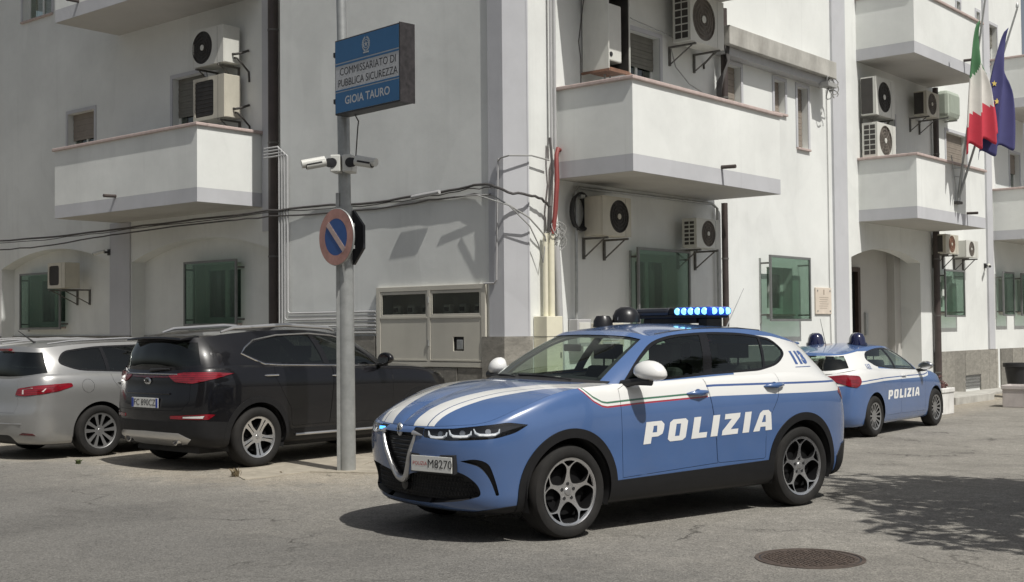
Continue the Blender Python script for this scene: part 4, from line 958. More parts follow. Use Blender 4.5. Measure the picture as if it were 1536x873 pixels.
# ================================================================== CAR BUILDING TOOLS
import numpy as np
def basis(n, N_, mirror0=False, mirror1=False):
    """Catmull-Rom weights of N_ samples over n control points; returns matrix and (y-)mirror matrix for symmetric ends"""
    B = np.zeros((N_, n)); Bm = np.zeros((N_, n))
    for k, t in enumerate(np.linspace(0, n - 1, N_)):
        i = min(int(t), n - 2); f = t - i
        w = [-.5 * f**3 + f**2 - .5 * f, 1.5 * f**3 - 2.5 * f**2 + 1, -1.5 * f**3 + 2 * f**2 + .5 * f, .5 * f**3 - .5 * f**2]
        for j, ww in zip(range(i - 1, i + 3), w):
            if j < 0:
                if mirror0: Bm[k, 1] += ww
                else: B[k, 0] += 2 * ww; B[k, 1] -= ww
            elif j > n - 1:
                if mirror1: Bm[k, n - 2] += ww
                else: B[k, n - 1] += 2 * ww; B[k, n - 2] -= ww
            else: B[k, j] += ww
    return B, Bm
MIR = np.array([1, -1, 1.0])
def evalnet(net, Nv, Nu):
    net = np.asarray(net, float); BV, _ = basis(net.shape[0], Nv); BU, BUm = basis(net.shape[1], Nu, True, True)
    r = np.einsum('ur,rcx->ucx', BV, net)
    P = np.einsum('kc,ucx->ukx', BU, r) + np.einsum('kc,ucx->ukx', BUm, r * MIR)
    P[:, 0, 1] = 0; P[:, -1, 1] = 0
    return P
def lin(tab, x):
    xs = [p[0] for p in tab]; return float(np.interp(x, xs, [p[1] for p in tab]))
def smooth_tab(tab, x):
    """cubic through a table (sorted by key)"""
    xs = np.array([p[0] for p in tab], float); ys = np.array([p[1] for p in tab], float)
    d = np.gradient(ys, xs); i = int(np.clip(np.searchsorted(xs, x) - 1, 0, len(xs) - 2)); h = xs[i + 1] - xs[i]; t = np.clip((x - xs[i]) / h, 0, 1)
    return float((2*t**3-3*t**2+1)*ys[i] + (t**3-2*t**2+t)*h*d[i] + (-2*t**3+3*t**2)*ys[i+1] + (t**3-t**2)*h*d[i+1])

class Shell:
    """left half of a car skin as one bmesh; faces carry a part id, vertices carry S (distance round the plan outline)"""
    def __init__(s):
        s.bm = bmesh.new(); s.part = s.bm.faces.layers.int.new('part'); s.S = s.bm.verts.layers.float.new('S'); s.zone = s.bm.faces.layers.int.new('zone')
        s.stash = s.bm.verts.layers.float_vector.new('co3'); s.names = ['body']
    def pid(s, n):
        if n not in s.names: s.names.append(n)
        return s.names.index(n)
    def grid(s, P, zone, part=None, Sarr=None):
        nv, nu = P.shape[:2]; V = [[s.bm.verts.new(P[i, j]) for j in range(nu)] for i in range(nv)]
        for i in range(nv):
            for j in range(nu): V[i][j][s.S] = float(Sarr[j]) if Sarr is not None else 0.0
        for i in range(nv - 1):
            for j in range(nu - 1):
                q = [V[i][j], V[i][j + 1], V[i + 1][j + 1], V[i + 1][j]]
                if len({tuple(round(c, 5) for c in v.co) for v in q}) < 3: continue
                try: f = s.bm.faces.new(q)
                except ValueError: continue
                f[s.zone] = zone; f.smooth = True
                if part: f[s.part] = s.pid(part(i, j) or 'body') if callable(part) else s.pid(part)
    def cut(s, fn, poly, name=None, zones=None, only=('body',), test=None, closed=True):
        """score the skin along poly (points in fn space); faces inside become part `name`"""
        ids = [s.pid(n) for n in only]
        cand = [f for f in s.bm.faces if f[s.part] in ids and (zones is None or f[s.zone] in zones) and (test is None or test(f.calc_center_median()))]
        vs = {v for f in cand for v in f.verts}
        allv = list(s.bm.verts)
        for v in allv: v[s.stash] = v.co
        flat = {}
        for v in vs: a, b = fn(v.co, v[s.S]); flat[v] = (a, b)
        for v, (a, b) in flat.items(): v.co = (a, b, 0)
        n = len(poly); fset = set(cand)
        for i in range(n if closed else n - 1):
            p = Vector((poly[i][0], poly[i][1], 0)); q = Vector((poly[(i + 1) % n][0], poly[(i + 1) % n][1], 0)); d = q - p
            if d.length < 1e-7: continue
            x0, x1 = sorted((p.x, q.x)); y0, y1 = sorted((p.y, q.y)); e = 1e-4; fs = []
            for f in fset:
                xs = [v.co.x for v in f.verts]; ys = [v.co.y for v in f.verts]
                if max(xs) < x0 - e or min(xs) > x1 + e or max(ys) < y0 - e or min(ys) > y1 + e: continue
                fs.append(f)
            if not fs: continue
            ge = list({ed for f in fs for ed in f.edges}); gv = list({v for f in fs for v in f.verts})
            before = set(fs)
            r = bmesh.ops.bisect_plane(s.bm, geom=fs + ge + gv, dist=1e-6, plane_co=p, plane_no=Vector((-d.y, d.x, 0)))
            newf = {g for g in r['geom'] if isinstance(g, bmesh.types.BMFace)} | {g for g in r['geom_cut'] if isinstance(g, bmesh.types.BMFace)}
            fset = {f for f in fset if f.is_valid} | {f for f in newf if f.is_valid}
        if name:
            k = s.pid(name)
            for f in fset:
                c = sum((v.co for v in f.verts), Vector()) / len(f.verts)
                if inside(c.x, c.y, poly): f[s.part] = k
        for v in s.bm.verts: v.co = v[s.stash]
    def offset(s, name, d):
        """push a region out of (d>0) or into the skin; returns nothing, done at extraction"""
    def extract(s, name, out=0.0, gap=0.0, flange=0.0, mirror=None, thick=0.0):
        """copy one region to a fresh mesh. mirror: None left only, 'both' joined halves, 'right' the mirrored one"""
        s.bm.normal_update(); k = s.pid(name); nb = bmesh.new(); mp = {}
        for f in s.bm.faces:
            if f[s.part] != k: continue
            q = []
            for v in f.verts:
                if v not in mp:
                    nn = v.normal.copy()
                    if abs(v.co.y) < 1e-4: nn.y = 0; nn.normalize()
                    mp[v] = nb.verts.new(v.co + nn * out * s.sgn)
                q.append(mp[v])
            try: g = nb.faces.new(q); g.smooth = True
            except ValueError: pass
        bmesh.ops.remove_doubles(nb, verts=nb.verts[:], dist=2e-5)
        nb.normal_update()
        if flange or gap:
            be = [e for e in nb.edges if e.is_boundary and not (abs(e.verts[0].co.y) < 1e-4 and abs(e.verts[1].co.y) < 1e-4)]
            mv = {}
            for e in be:
                f = e.link_faces[0]; d = (e.verts[1].co - e.verts[0].co)
                if d.length < 1e-9: continue
                d.normalize(); w = f.calc_center_median() - (e.verts[0].co + e.verts[1].co) / 2; w -= d * w.dot(d)
                if w.length < 1e-9: continue
                w.normalize()
                for v in e.verts: mv.setdefault(v, []).append(w)
            nrm = {v: v.normal.copy() for v in mv}
            for v, ws in mv.items():
                w = sum(ws, Vector()); 
                if w.length > 0.2: w.normalize(); v.co += w * gap
                if abs(v.co.y) < 2e-3 and any(abs(e.other_vert(v).co.y) < 1e-4 for e in v.link_edges): v.co.y = 0
            if flange:
                low = {v: nb.verts.new(v.co - nrm[v] * flange * s.sgn) for v in mv}
                for e in be:
                    a, b = e.verts
                    try: g = nb.faces.new([b, a, low[a], low[b]]); g.smooth = True
                    except (ValueError, KeyError): pass
        if mirror in ('both', 'right'):
            gm = bmesh.ops.duplicate(nb, geom=nb.verts[:] + nb.faces[:]) if mirror == 'both' else None
            tv = [g for g in gm['geom'] if isinstance(g, bmesh.types.BMVert)] if gm else nb.verts[:]
            tf = [g for g in gm['geom'] if isinstance(g, bmesh.types.BMFace)] if gm else nb.faces[:]
            for v in tv: v.co.y = -v.co.y
            bmesh.ops.reverse_faces(nb, faces=tf)
            bmesh.ops.remove_doubles(nb, verts=[v for v in nb.verts if abs(v.co.y) < 1e-4], dist=1e-4)
        me = bpy.data.meshes.new(name); nb.to_mesh(me); nb.free()
        shade(me, 38); return me
def inside(x, y, poly):
    c = False; n = len(poly); j = n - 1
    for i in range(n):
        xi, yi = poly[i][0], poly[i][1]; xj, yj = poly[j][0], poly[j][1]
        if (yi > y) != (yj > y) and x < (xj - xi) * (y - yi) / (yj - yi) + xi: c = not c
        j = i
    return c
SIDE = lambda co, S: (co.x, co.z)
FRONT = lambda co, S: (co.y, co.z)
WRAP = lambda co, S: (S, co.z)
TOPV = lambda co, S: (co.x, co.y)

def make_shell(sp, Nu=120, Nv=44):
    """sp: tub rows, belt heights, greenhouse outlines -> Shell with zones 1 tub, 2 hood, 3 greenhouse, 4 roof, 5 cowl/shelf"""
    s = Shell()
    plan = sp['plan']; belt = sp['belt']; rows = sp['rows']; z0 = sp['zref']
    net = []
    for (zl, fr_, ins, fi, ri) in rows:           # z (fraction of belt above zref when fr_), side inset, front inset, rear inset
        row = []
        for c, (x, y) in enumerate(plan):
            zb = belt[c]; z = zl if fr_ is None else z0 + (zb - z0) * fr_
            wf = max(0.0, min(1.0, (x - sp['xm']) / (plan[0][0] - sp['xm']))) if x > 0 else 0
            wr = max(0.0, min(1.0, (-x - sp['xm']) / (-plan[-1][0] - sp['xm']))) if x < 0 else 0
            kf = wf ** 2.5; kr = wr ** 2.5
            i_ = ins if not callable(ins) else ins(x)
            yy = y * (1 - i_ / sp['W']); 
            row.append((x - fi * kf + ri * kr, yy, z))
        net.append(row)
    for (r, c, dx, dy, dz) in sp.get('tweak', ()):  # sculpting of single control points
        p = net[r][c]; net[r][c] = (p[0] + dx, p[1] + dy, p[2] + dz)
    P = evalnet(net, Nv, Nu)
    mid = P[int(Nv * 0.6)]; Sarr = np.concatenate([[0], np.cumsum(np.linalg.norm(np.diff(mid[:, :2], axis=0), axis=1))])
    s.grid(P, 1, None, Sarr); s.Sarr = Sarr; s.P = P
    top = P[-1]
    # hood: from the top row to the centre line
    uc = sp['cowl_u'] * (Nu - 1) / (len(plan) - 1); jc = int(round(uc)); ph = top[:jc + 1]; nh = 26
    H = np.zeros((nh, jc + 1, 3)); xF = ph[0][0]
    for j in range(jc + 1):
        q = j / jc; xc = xF - (q ** sp.get('hp', 1.35)) * (xF - sp['cowl_x']); zc = smooth_tab(sp['hood_z'], xc)
        for i in range(nh):
            t = i / (nh - 1); e = ph[j]
            H[i, j] = (e[0] + (xc - e[0]) * t ** 1.15, e[1] * (1 - t), e[2] + (zc - e[2]) * (1 - (1 - t) ** sp.get('hcrown', 2.2)))
        H[-1, j, 1] = 0
    s.grid(H, 2, 'hood', Sarr[:jc + 1]); s.H = H
    # greenhouse
    g0, g1 = np.array(sp['g_base'], float), np.array(sp['g_top'], float); ng = 7; G = []
    for r in range(ng):
        t = r / (ng - 1); row = g0 * (1 - t) + g1 * t; b = math.sin(math.pi * t) ** 1.0
        for c in range(len(row)):
            bx, by = sp['g_bulge'][c]; row[c, 0] += bx * b; row[c, 1] += by * b
        G.append(row)
    NuG = int(Nu * 0.9); NvG = 26
    PG_ = evalnet(G, NvG, NuG); nG = len(g0) - 1
    wu, wv0, wv1 = sp['wind']; ru, rv0, rv1 = sp['rear']
    def gp(i, j):
        u = (j + .5) / (NuG - 1) * nG; v = (i + .5) / (NvG - 1)
        if u < wu and wv0 < v < wv1: return 'windscreen'
        if u > ru and rv0 < v < rv1: return 'rear_window'
        return None
    SG = np.concatenate([[0], np.cumsum(np.linalg.norm(np.diff(PG_[0][:, :2], axis=0), axis=1))])
    s.grid(PG_, 3, gp, SG); s.G = PG_
    rail = PG_[-1]; nr = 14; Q = np.zeros((nr, NuG, 3)); xa, xb = rail[0][0], rail[-1][0]
    L = np.concatenate([[0], np.cumsum(np.linalg.norm(np.diff(rail, axis=0), axis=1))]); L /= L[-1]
    for j in range(NuG):
        xc = rail[j][0] * 0.55 + (xa + (xb - xa) * L[j]) * 0.45 if 0 < j < NuG - 1 else rail[j][0]
        zc = smooth_tab(sp['roof_z'], xc)
        for i in range(nr):
            t = i / (nr - 1); e = rail[j]
            Q[i, j] = (e[0] + (xc - e[0]) * t, e[1] * (1 - t), e[2] + (zc - e[2]) * (1 - (1 - t) ** 2.0))
        Q[-1, j, 1] = 0
    s.grid(Q, 4, 'roof' if sp.get('roof_part') else None, SG); s.Q = Q
    bmesh.ops.remove_doubles(s.bm, verts=s.bm.verts[:], dist=1e-5)
    bmesh.ops.recalc_face_normals(s.bm, faces=s.bm.faces[:])
    s.bm.normal_update()
    # make normals point outwards
    tot = sum(f.normal.dot(f.calc_center_median() - Vector((0, 0, 0.7))) * f.calc_area() for f in s.bm.faces)
    s.sgn = 1.0 if tot > 0 else -1.0
    if s.sgn < 0: bmesh.ops.reverse_faces(s.bm, faces=s.bm.faces[:]); s.sgn = 1.0; s.bm.normal_update()
    s.tree = BVHTree.FromBMesh(s.bm)
    return s
def drape(s, mb, off=0.002, side=1):
    """project flat lettering given as (x, *, z) onto the car's flank"""
    out = []
    for (x, y, z) in mb.v:
        h = s.tree.ray_cast(Vector((x, 3.0, z)), Vector((0, -1, 0)))
        yy = (h[0].y if h[0] is not None else 0.9) + off; out.append((x, yy * side, z))
    mb.v = out; return mb
def subdiv_flat(mb, maxlen=0.04):
    """triangulate and split flat lettering so that it can follow a curved panel"""
    bm = bmesh.new(); vs = [bm.verts.new(v) for v in mb.v]
    for f in mb.f:
        try: bm.faces.new([vs[i] for i in f])
        except ValueError: pass
    bmesh.ops.remove_doubles(bm, verts=bm.verts[:], dist=1e-5)
    for _ in range(4):
        es = [e for e in bm.edges if e.calc_length() > maxlen]
        if not es: break
        bmesh.ops.subdivide_edges(bm, edges=es, cuts=1)
        bmesh.ops.triangulate(bm, faces=[f for f in bm.faces if len(f.verts) > 4])
    bm.verts.index_update(); o = MB(); o.add([v.co[:] for v in bm.verts], [[v.index for v in f.verts] for f in bm.faces]); bm.free(); return o

# ------------------------------------------------------------------ wheels
TYRE = M('tyre rubber', (0.017, 0.0165, 0.016), 0.8, var=0.25, vscale=8, dirt=0.10, spec=0.3)
RIMS = M('machined alloy', (0.66, 0.66, 0.67), 0.22, 0.9, var=0.06)
RIMD = M('dark alloy and wheel shade', (0.008, 0.008, 0.0085), 0.8, 0.0, var=0.1, spec=0.15)  # near-black also on brake disc and barrel, standing in for wheel shade
RIMG = M('grey alloy', (0.36, 0.36, 0.36), 0.35, 0.7, var=0.1, dirt=0.1)
CHROME = M('chrome', (0.72, 0.72, 0.72), 0.12, 1.0, var=0.03)
SATIN = M('satin silver trim', (0.58, 0.58, 0.58), 0.3, 0.8, var=0.04)
TRIM = M('black cladding', (0.011, 0.011, 0.012), 0.5, var=0.15, vscale=10, spec=0.35)
GLOSSB = M('gloss black trim', (0.012, 0.012, 0.013), 0.12, var=0.1)
CGLASS = glass('car glass', (0.68, 0.79, 0.71), (0.95, 1, 0.97), 0.07)
WSGLASS = glass('windscreen glass', (0.72, 0.80, 0.74), (0.95, 1, 0.97), 0.05)
DGLASS = glass('dark car glass', (0.13, 0.15, 0.14), (0.95, 1, 0.97), 0.07)
INTER = M('car interior', (0.022, 0.022, 0.023), 0.8, var=0.2)
LENS = glass('lamp lens', (0.80, 0.82, 0.84), (1, 1, 1), 0.08)
def lamp_red(name, col):
    """red lens with the vertical prism ribs and darker cells of a tail lamp"""
    mt, nt, bs = _new(name); co = objco(nt)
    wv = nt.nodes.new('ShaderNodeTexWave'); wv.wave_type = 'BANDS'; wv.bands_direction = 'Z'; wv.inputs['Scale'].default_value = 14.0; wv.inputs['Distortion'].default_value = 1.5; nt.links.new(co, wv.inputs[0])
    n1 = noise(nt, objco(nt, (1, 1, 3)), 7.0, 3)
    c = mixc(nt, ramp(nt, n1, 0.35, 0.65), tuple(x * 0.35 for x in col), col); c = mixc(nt, math_n(nt, 'MULTIPLY', wv.outputs[1], 0.35), c, tuple(min(1, x * 2.2) for x in col))
    nt.links.new(c, bs.inputs['Base Color']); bs.inputs['Roughness'].default_value = 0.15; bs.inputs['Coat Weight'].default_value = 1.0; bs.inputs['Coat Roughness'].default_value = 0.02
    MATS[name] = mt; return mt
REDL = lamp_red('red tail lamp', (0.20, 0.006, 0.014)); REDD = lamp_red('dark red tail lamp', (0.09, 0.006, 0.010))
PLATEW = M('number plate white', (0.66, 0.66, 0.63), 0.45, var=0.03); PLATEK = M('number plate black', (0.02, 0.02, 0.022), 0.5); PLATER = M('number plate red', (0.45, 0.04, 0.04), 0.5); PLATEB = M('number plate blue', (0.03, 0.06, 0.30), 0.5)
WHEEL_CACHE = {}
def wheel_meshes(style, R_, rr_, w):
    """meshes for one wheel, axle along y, outer face at y = 0; returns list of (name, mesh, parentname)"""
    key = (style, R_, rr_, w)
    if key in WHEEL_CACHE: return WHEEL_CACHE[key]
    L = []
    h = R_ - rr_; mb = MB()
    prof = [(rr_ - 0.012, -0.030), (rr_ + 0.004, -0.012), (rr_ + h * 0.20, -0.003), (rr_ + h * 0.5, 0.004), (rr_ + h * 0.78, -0.006), (R_ - 0.012, -0.022), (R_ - 0.002, -0.042),
            (R_, -0.07), (R_, -w + 0.07), (R_ - 0.002, -w + 0.042), (R_ - 0.012, -w + 0.022), (rr_ + h * 0.5, -w), (rr_, -w + 0.012)]
    # lathe about y: profile pairs are (radius, y)
    mb.lathe(prof, 56, 'y'); 
    for yy in (-w * 0.28, -w * 0.5, -w * 0.72): mb.lathe([(R_ + 0.0008, yy - 0.004), (R_ + 0.0012, yy + 0.004)], 56, 'y')
    L.append(('tyre', mb.mesh('tyre', TYRE, True), None))
    mb = MB(); mb.lathe([(rr_ - 0.004, -0.012), (rr_ + 0.003, -0.008), (rr_ + 0.002, -0.014), (rr_ - 0.018, -0.022)], 56, 'y')
    mb.cur = 1; mb.lathe([(rr_ - 0.018, -0.022), (rr_ - 0.03, -0.09), (rr_ - 0.035, -w + 0.03)], 56, 'y')
    L.append(('rim', mb.mesh('rim', [RIMG if style != 'five_hole' else RIMS, RIMD], True), None))
    mb = MB(); mb.lathe([(0.0, -0.10), (rr_ * 0.70, -0.10), (rr_ * 0.70, -0.085), (0.0, -0.085)], 40, 'y'); mb.box(rr_ * 0.45, rr_ * 0.75, -0.13, -0.07, -0.05, 0.09)
    mb.lathe([(0.0, -0.115), (rr_ - 0.03, -0.115)], 40, 'y')  # near-black back wall: shade inside the wheel put into colour
    L.append(('brake_disc', mb.mesh('brake_disc', RIMD, True), None))
    loops = [circ(0, 0, rr_ - 0.002, 72)]
    def polar(pts): return [(r * math.sin(a), r * math.cos(a)) for r, a in pts]
    bolts = 5
    if style == 'five_hole':
        for k in range(5):
            a0 = (k + 0.5) * 2 * math.pi / 5
            q = [(0.28, 0.0), (0.39, 0.40), (0.55, 0.52), (0.68, 0.545), (0.80, 0.465), (0.935, 0.325), (0.95, 0.0), (0.935, -0.325), (0.80, -0.465), (0.68, -0.545), (0.55, -0.52), (0.39, -0.40)]
            loops.append(rounded(polar([(r * rr_, a0 + d) for r, d in q]), 0.022, 3))
            a1 = k * 2 * math.pi / 5; q = [(0.735, 0.0), (0.935, -0.245), (0.95, 0), (0.935, 0.245)]
            loops.append(rounded(polar([(r * rr_, a1 + d) for r, d in q]), 0.010, 2))
        rec = None
    elif style == 'split_five':
        for k in range(5):
            a0 = (k + 0.5) * 2 * math.pi / 5; q = [(0.28, 0.0), (0.55, -0.37), (0.91, -0.40), (0.925, 0), (0.91, 0.40), (0.55, 0.37)]
            loops.append(rounded(polar([(r * rr_, a0 + d) for r, d in q]), 0.02, 3))
            a1 = k * 2 * math.pi / 5; q = [(0.30, -0.05), (0.91, -0.035), (0.91, 0.035), (0.30, 0.05)]; loops.append(polar([(r * rr_, a1 + d) for r, d in q]))
    elif style == 'ten_v':
        for k in range(10):
            a0 = (k + 0.5) * 2 * math.pi / 10; wd = 0.235 if k % 2 else 0.15; q = [(0.30, -0.10), (0.91, -wd), (0.925, 0), (0.91, wd), (0.30, 0.10)]
            loops.append(rounded(polar([(r * rr_, a0 + d) for r, d in q]), 0.012, 2))
    elif style == 'many':
        for k in range(14):
            a0 = (k + 0.5) * 2 * math.pi / 14; q = [(0.42, -0.08), (0.90, -0.15), (0.915, 0), (0.90, 0.15), (0.42, 0.08)]
            loops.append(rounded(polar([(r * rr_, a0 + d) for r, d in q]), 0.01, 2))
    def dish(a, b, c):
        r = math.hypot(a, b) / rr_; return (a, -0.012 - 0.030 * (1 - r ** 2) * (1 if style == 'five_hole' else 0.8) - (0.016 - c), b)
    mb = plate(loops, 0.040, lambda a, b, c: dish(a, b, 0.016 - c))
    sm = RIMS if style in ('five_hole', 'split_five') else RIMG
    me = mb.mesh('spokes', [sm, RIMD])
    for p in me.polygons:
        if p.normal.y < 0.55: p.material_index = 1          # painted pockets, machined faces
    L.append(('spokes', me, None))
    mb = MB(); mb.lathe([(0.0, -0.030), (rr_ * 0.10, -0.031), (rr_ * 0.125, -0.036), (rr_ * 0.13, -0.048)], 24, 'y'); L.append(('hub_cap', mb.mesh('hub_cap', RIMG, True), None))
    mb = MB()
    for k in range(5):
        a = k * 2 * math.pi / 5; x, z = rr_ * 0.235 * math.sin(a), rr_ * 0.235 * math.cos(a)
        mb.lathe([(0.0, -0.036), (0.014, -0.036), (0.015, -0.048)], 10, 'y', (x, 0, z))
    L.append(('bolt', mb.mesh('bolt', BLACK, True), None))
    WHEEL_CACHE[key] = L; return L
def add_wheels(root, wb, track_out, style, R_, rr_, w=0.225, steer=0.0, spin=0.0, vary=1.0):
    for sx in (1, -1):
        for sy in (1, -1):
            wv = bpy.data.objects.new('wheel', None); COL.objects.link(wv); wv.parent = root; wv.empty_display_size = 0.1
            wv.location = (sx * wb / 2, sy * track_out, R_)
            rz = (0 if sy > 0 else math.pi) + (steer if sx > 0 else 0)
            wv.rotation_euler = (0, 0, rz)
            for name, me, _ in wheel_meshes(style, R_, rr_, w):
                o = link(name, me, wv); o.rotation_euler = (0, spin + vary * (sx * 0.4 + 0.2 * sy), 0)
def arch(cx, cz, r, n=40, zlow=-0.2):
    """wheel opening: circle above, straight drop below the axle"""
    pts = [(cx + r * math.cos(t), cz + r * math.sin(t)) for t in [math.pi * i / n for i in range(n + 1)]]
    return [(cx + r * 0.98, zlow)] + pts + [(cx - r * 0.98, zlow)]
def wheel_well(root, cx, y1, r, mt=None, y0=0.45, cz=0.36):
    for sy in (1, -1):
        mb = MB(); n = 22; vs = []
        for yy in (y0 * sy, y1 * sy):
            for i in range(n + 1):
                t = -0.35 + (math.pi + 0.7) * i / n; vs.append((cx + r * math.cos(t), yy, cz + r * math.sin(t)))
        fs = [(i, i + 1, n + 2 + i, n + 1 + i) for i in range(n)] + [tuple(range(n + 1))]
        mb.add(vs, fs); mb.build('wheel_arch_liner', INTER, root, True, fixn=False)
def plate_obj(root, loc, rz, w, h, texts, tilt=0.0, blue=True, name='number_plate'):
    """number plate facing local -y; texts: (string, size, x, z, material)"""
    o = bpy.data.objects.new(name, None); COL.objects.link(o); o.parent = root; o.location = loc; o.rotation_euler = (tilt, 0, rz); o.empty_display_size = 0.05
    mb = MB(); mb.box(-w / 2, w / 2, 0, 0.008, -h / 2, h / 2); mb.build('plate', PLATEW, o, bevel=0.002)
    if blue:
        mb = MB(); mb.box(-w / 2 + 0.002, -w / 2 + 0.042, -0.0015, 0.0, -h / 2 + 0.003, h / 2 - 0.003); mb.box(w / 2 - 0.042, w / 2 - 0.002, -0.0015, 0.0, -h / 2 + 0.003, h / 2 - 0.003); mb.build('blue_band', PLATEB, o)
    for (tx, sz, x, z, mt, b) in texts:
        mb = text_mb(tx, sz, lambda u, v, w_: (x + u, -0.002 - w_, z + v), None, bold=b); mb.build('lettering', mt, o, fixn=False)
    return o
def seats(root, xs, z=0.50, H=0.80, mt=None, ys=(0.36, -0.36)):
    for x in xs:
        for y in ys:
            mb = MB(); mb.box(x - 0.05, x + 0.45, y - 0.24, y + 0.24, z - 0.22, z)
            mb.add([(x - 0.12, y - 0.24, z - 0.1), (x + 0.04, y - 0.24, z), (x - 0.12, y - 0.22, z + 0.58), (x - 0.22, y - 0.22, z + 0.56), (x - 0.12, y + 0.24, z - 0.1), (x + 0.04, y + 0.24, z), (x - 0.12, y + 0.22, z + 0.58), (x - 0.22, y + 0.22, z + 0.56)],
                   [(0, 1, 2, 3), (7, 6, 5, 4), (0, 4, 5, 1), (1, 5, 6, 2), (2, 6, 7, 3), (3, 7, 4, 0)])
            so = mb.build('seat', mt or INTER, root, bevel=0.04)
            mb = MB(); mb.box(x - 0.25, x - 0.14, y - 0.14, y + 0.14, z + 0.63, z + H); mb.tube([(x - 0.19, y - 0.06, z + 0.5), (x - 0.2, y - 0.06, z + 0.7)], 0.01, 6); mb.tube([(x - 0.19, y + 0.06, z + 0.5), (x - 0.2, y + 0.06, z + 0.7)], 0.01, 6)
            mb.build('headrest', mt or INTER, so, bevel=0.03)
def paint(name, col, metal=0.25, rough=0.32, coat=1.0, spec=0.4, flake=0.05, dust=0.10):
    mt, nt, bs = _new(name); co = objco(nt); n1 = noise(nt, co, 2.5, 4)
    c = mixc(nt, ramp(nt, n1, 0.3, 0.7), tuple(x * (1 - flake) for x in col), tuple(min(1, x * (1 + flake)) for x in col))
    sp_ = nt.nodes.new('ShaderNodeSeparateXYZ'); nt.links.new(co, sp_.inputs[0])
    dn = math_n(nt, 'MULTIPLY', ramp(nt, sp_.outputs[2], 0.25, 0.75, (1, 1, 1, 1), (0, 0, 0, 1)), ramp(nt, noise(nt, co, 7, 6, 0.7), 0.35, 0.75))
    c = mixc(nt, math_n(nt, 'MULTIPLY', dn, dust * 2.2), c, (0.22, 0.20, 0.17))
    nt.links.new(c, bs.inputs['Base Color']); bs.inputs['Metallic'].default_value = metal; bs.inputs['Roughness'].default_value = rough
    bs.inputs['Coat Weight'].default_value = coat; bs.inputs['Coat Roughness'].default_value = 0.03; bs.inputs['Specular IOR Level'].default_value = spec
    MATS[name] = mt; return mt
# ================================================================== POLICE SUV IN THE FOREGROUND
def police_paint(name, low, xr, stripes=True, hoodm=False, white_top=None, blue=(0.070, 0.132, 0.292), greenhouse=None):
    """blue and white livery: printed colour by position on the car. low: table x -> lower edge of the white band"""
    mt, nt, bs = _new(name); co = objco(nt)
    sp_ = nt.nodes.new('ShaderNodeSeparateXYZ'); nt.links.new(co, sp_.inputs[0]); x, y, z = sp_.outputs
    ay = math_n(nt, 'ABSOLUTE', y)
    n1 = noise(nt, co, 2.5, 4)
    bl = mixc(nt, ramp(nt, n1, 0.3, 0.7), tuple(c * 0.95 for c in blue), tuple(c * 1.05 for c in blue)); wh = (0.74, 0.74, 0.72, 1)
    def curve(tab):
        x0, x1 = xr; mr = math_n(nt, 'DIVIDE', math_n(nt, 'SUBTRACT', x, x0), x1 - x0, True)
        fc = nt.nodes.new('ShaderNodeFloatCurve'); nt.links.new(mr, fc.inputs['Value']); cm = fc.mapping; c = cm.curves[0]
        pts = sorted(((p[0] - x0) / (x1 - x0), p[1]) for p in tab)
        while len(c.points) < len(pts): c.points.new(0.5, 0.5)
        for pt, (a, b) in zip(c.points, pts): pt.location = (a, b / 2.0); pt.handle_type = 'VECTOR'
        cm.use_clip = False; cm.update()
        return math_n(nt, 'MULTIPLY', fc.outputs[0], 2.0)
    def gt(a, b): return math_n(nt, 'GREATER_THAN', a, b)
    def band(v, lo, hi): return math_n(nt, 'MULTIPLY', gt(v, lo), math_n(nt, 'LESS_THAN', v, hi))
    def AND(*a):
        r = a[0]
        for b in a[1:]: r = math_n(nt, 'MULTIPLY', r, b)
        return r
    cc = bl
    if hoodm:
        yi, yo, yl = curve(hoodm[0]), curve(hoodm[1]), curve(hoodm[2])
        cc = mixc(nt, AND(gt(ay, yi), math_n(nt, 'LESS_THAN', ay, yo)), cc, wh)
        cc = mixc(nt, AND(gt(ay, yl), math_n(nt, 'LESS_THAN', ay, math_n(nt, 'ADD', yl, 0.012))), cc, (0.10, 0.14, 0.24, 1))
    else:
        lz = curve(low); d = math_n(nt, 'SUBTRACT', z, lz)
        w = gt(d, 0.0)
        if greenhouse:
            hz = curve(greenhouse); w = AND(w, math_n(nt, 'LESS_THAN', z, hz))
        cc = mixc(nt, w, cc, wh)
        if stripes:
            s0, s1, xs = stripes
            cc = mixc(nt, AND(band(d, -0.004, 0.010), gt(x, xs)), cc, (0.33, 0.03, 0.05, 1))
            cc = mixc(nt, AND(band(d, 0.028, 0.043), gt(x, xs)), cc, (0.06, 0.16, 0.10, 1))
            cc = mixc(nt, AND(band(d, s0, s1), math_n(nt, 'LESS_THAN', x, xs)), cc, (0.055, 0.10, 0.26, 1))
    dn = AND(ramp(nt, z, 0.25, 0.8, (1, 1, 1, 1), (0, 0, 0, 1)), ramp(nt, noise(nt, co, 7, 6, 0.7), 0.35, 0.75))
    cc = mixc(nt, math_n(nt, 'MULTIPLY', dn, 0.10), cc, (0.22, 0.20, 0.17))
    nt.links.new(cc, bs.inputs['Base Color']); bs.inputs['Roughness'].default_value = 0.26; bs.inputs['Metallic'].default_value = 0.0
    bs.inputs['Coat Weight'].default_value = 1.0; bs.inputs['Coat Roughness'].default_value = 0.04
    MATS[name] = mt; return mt

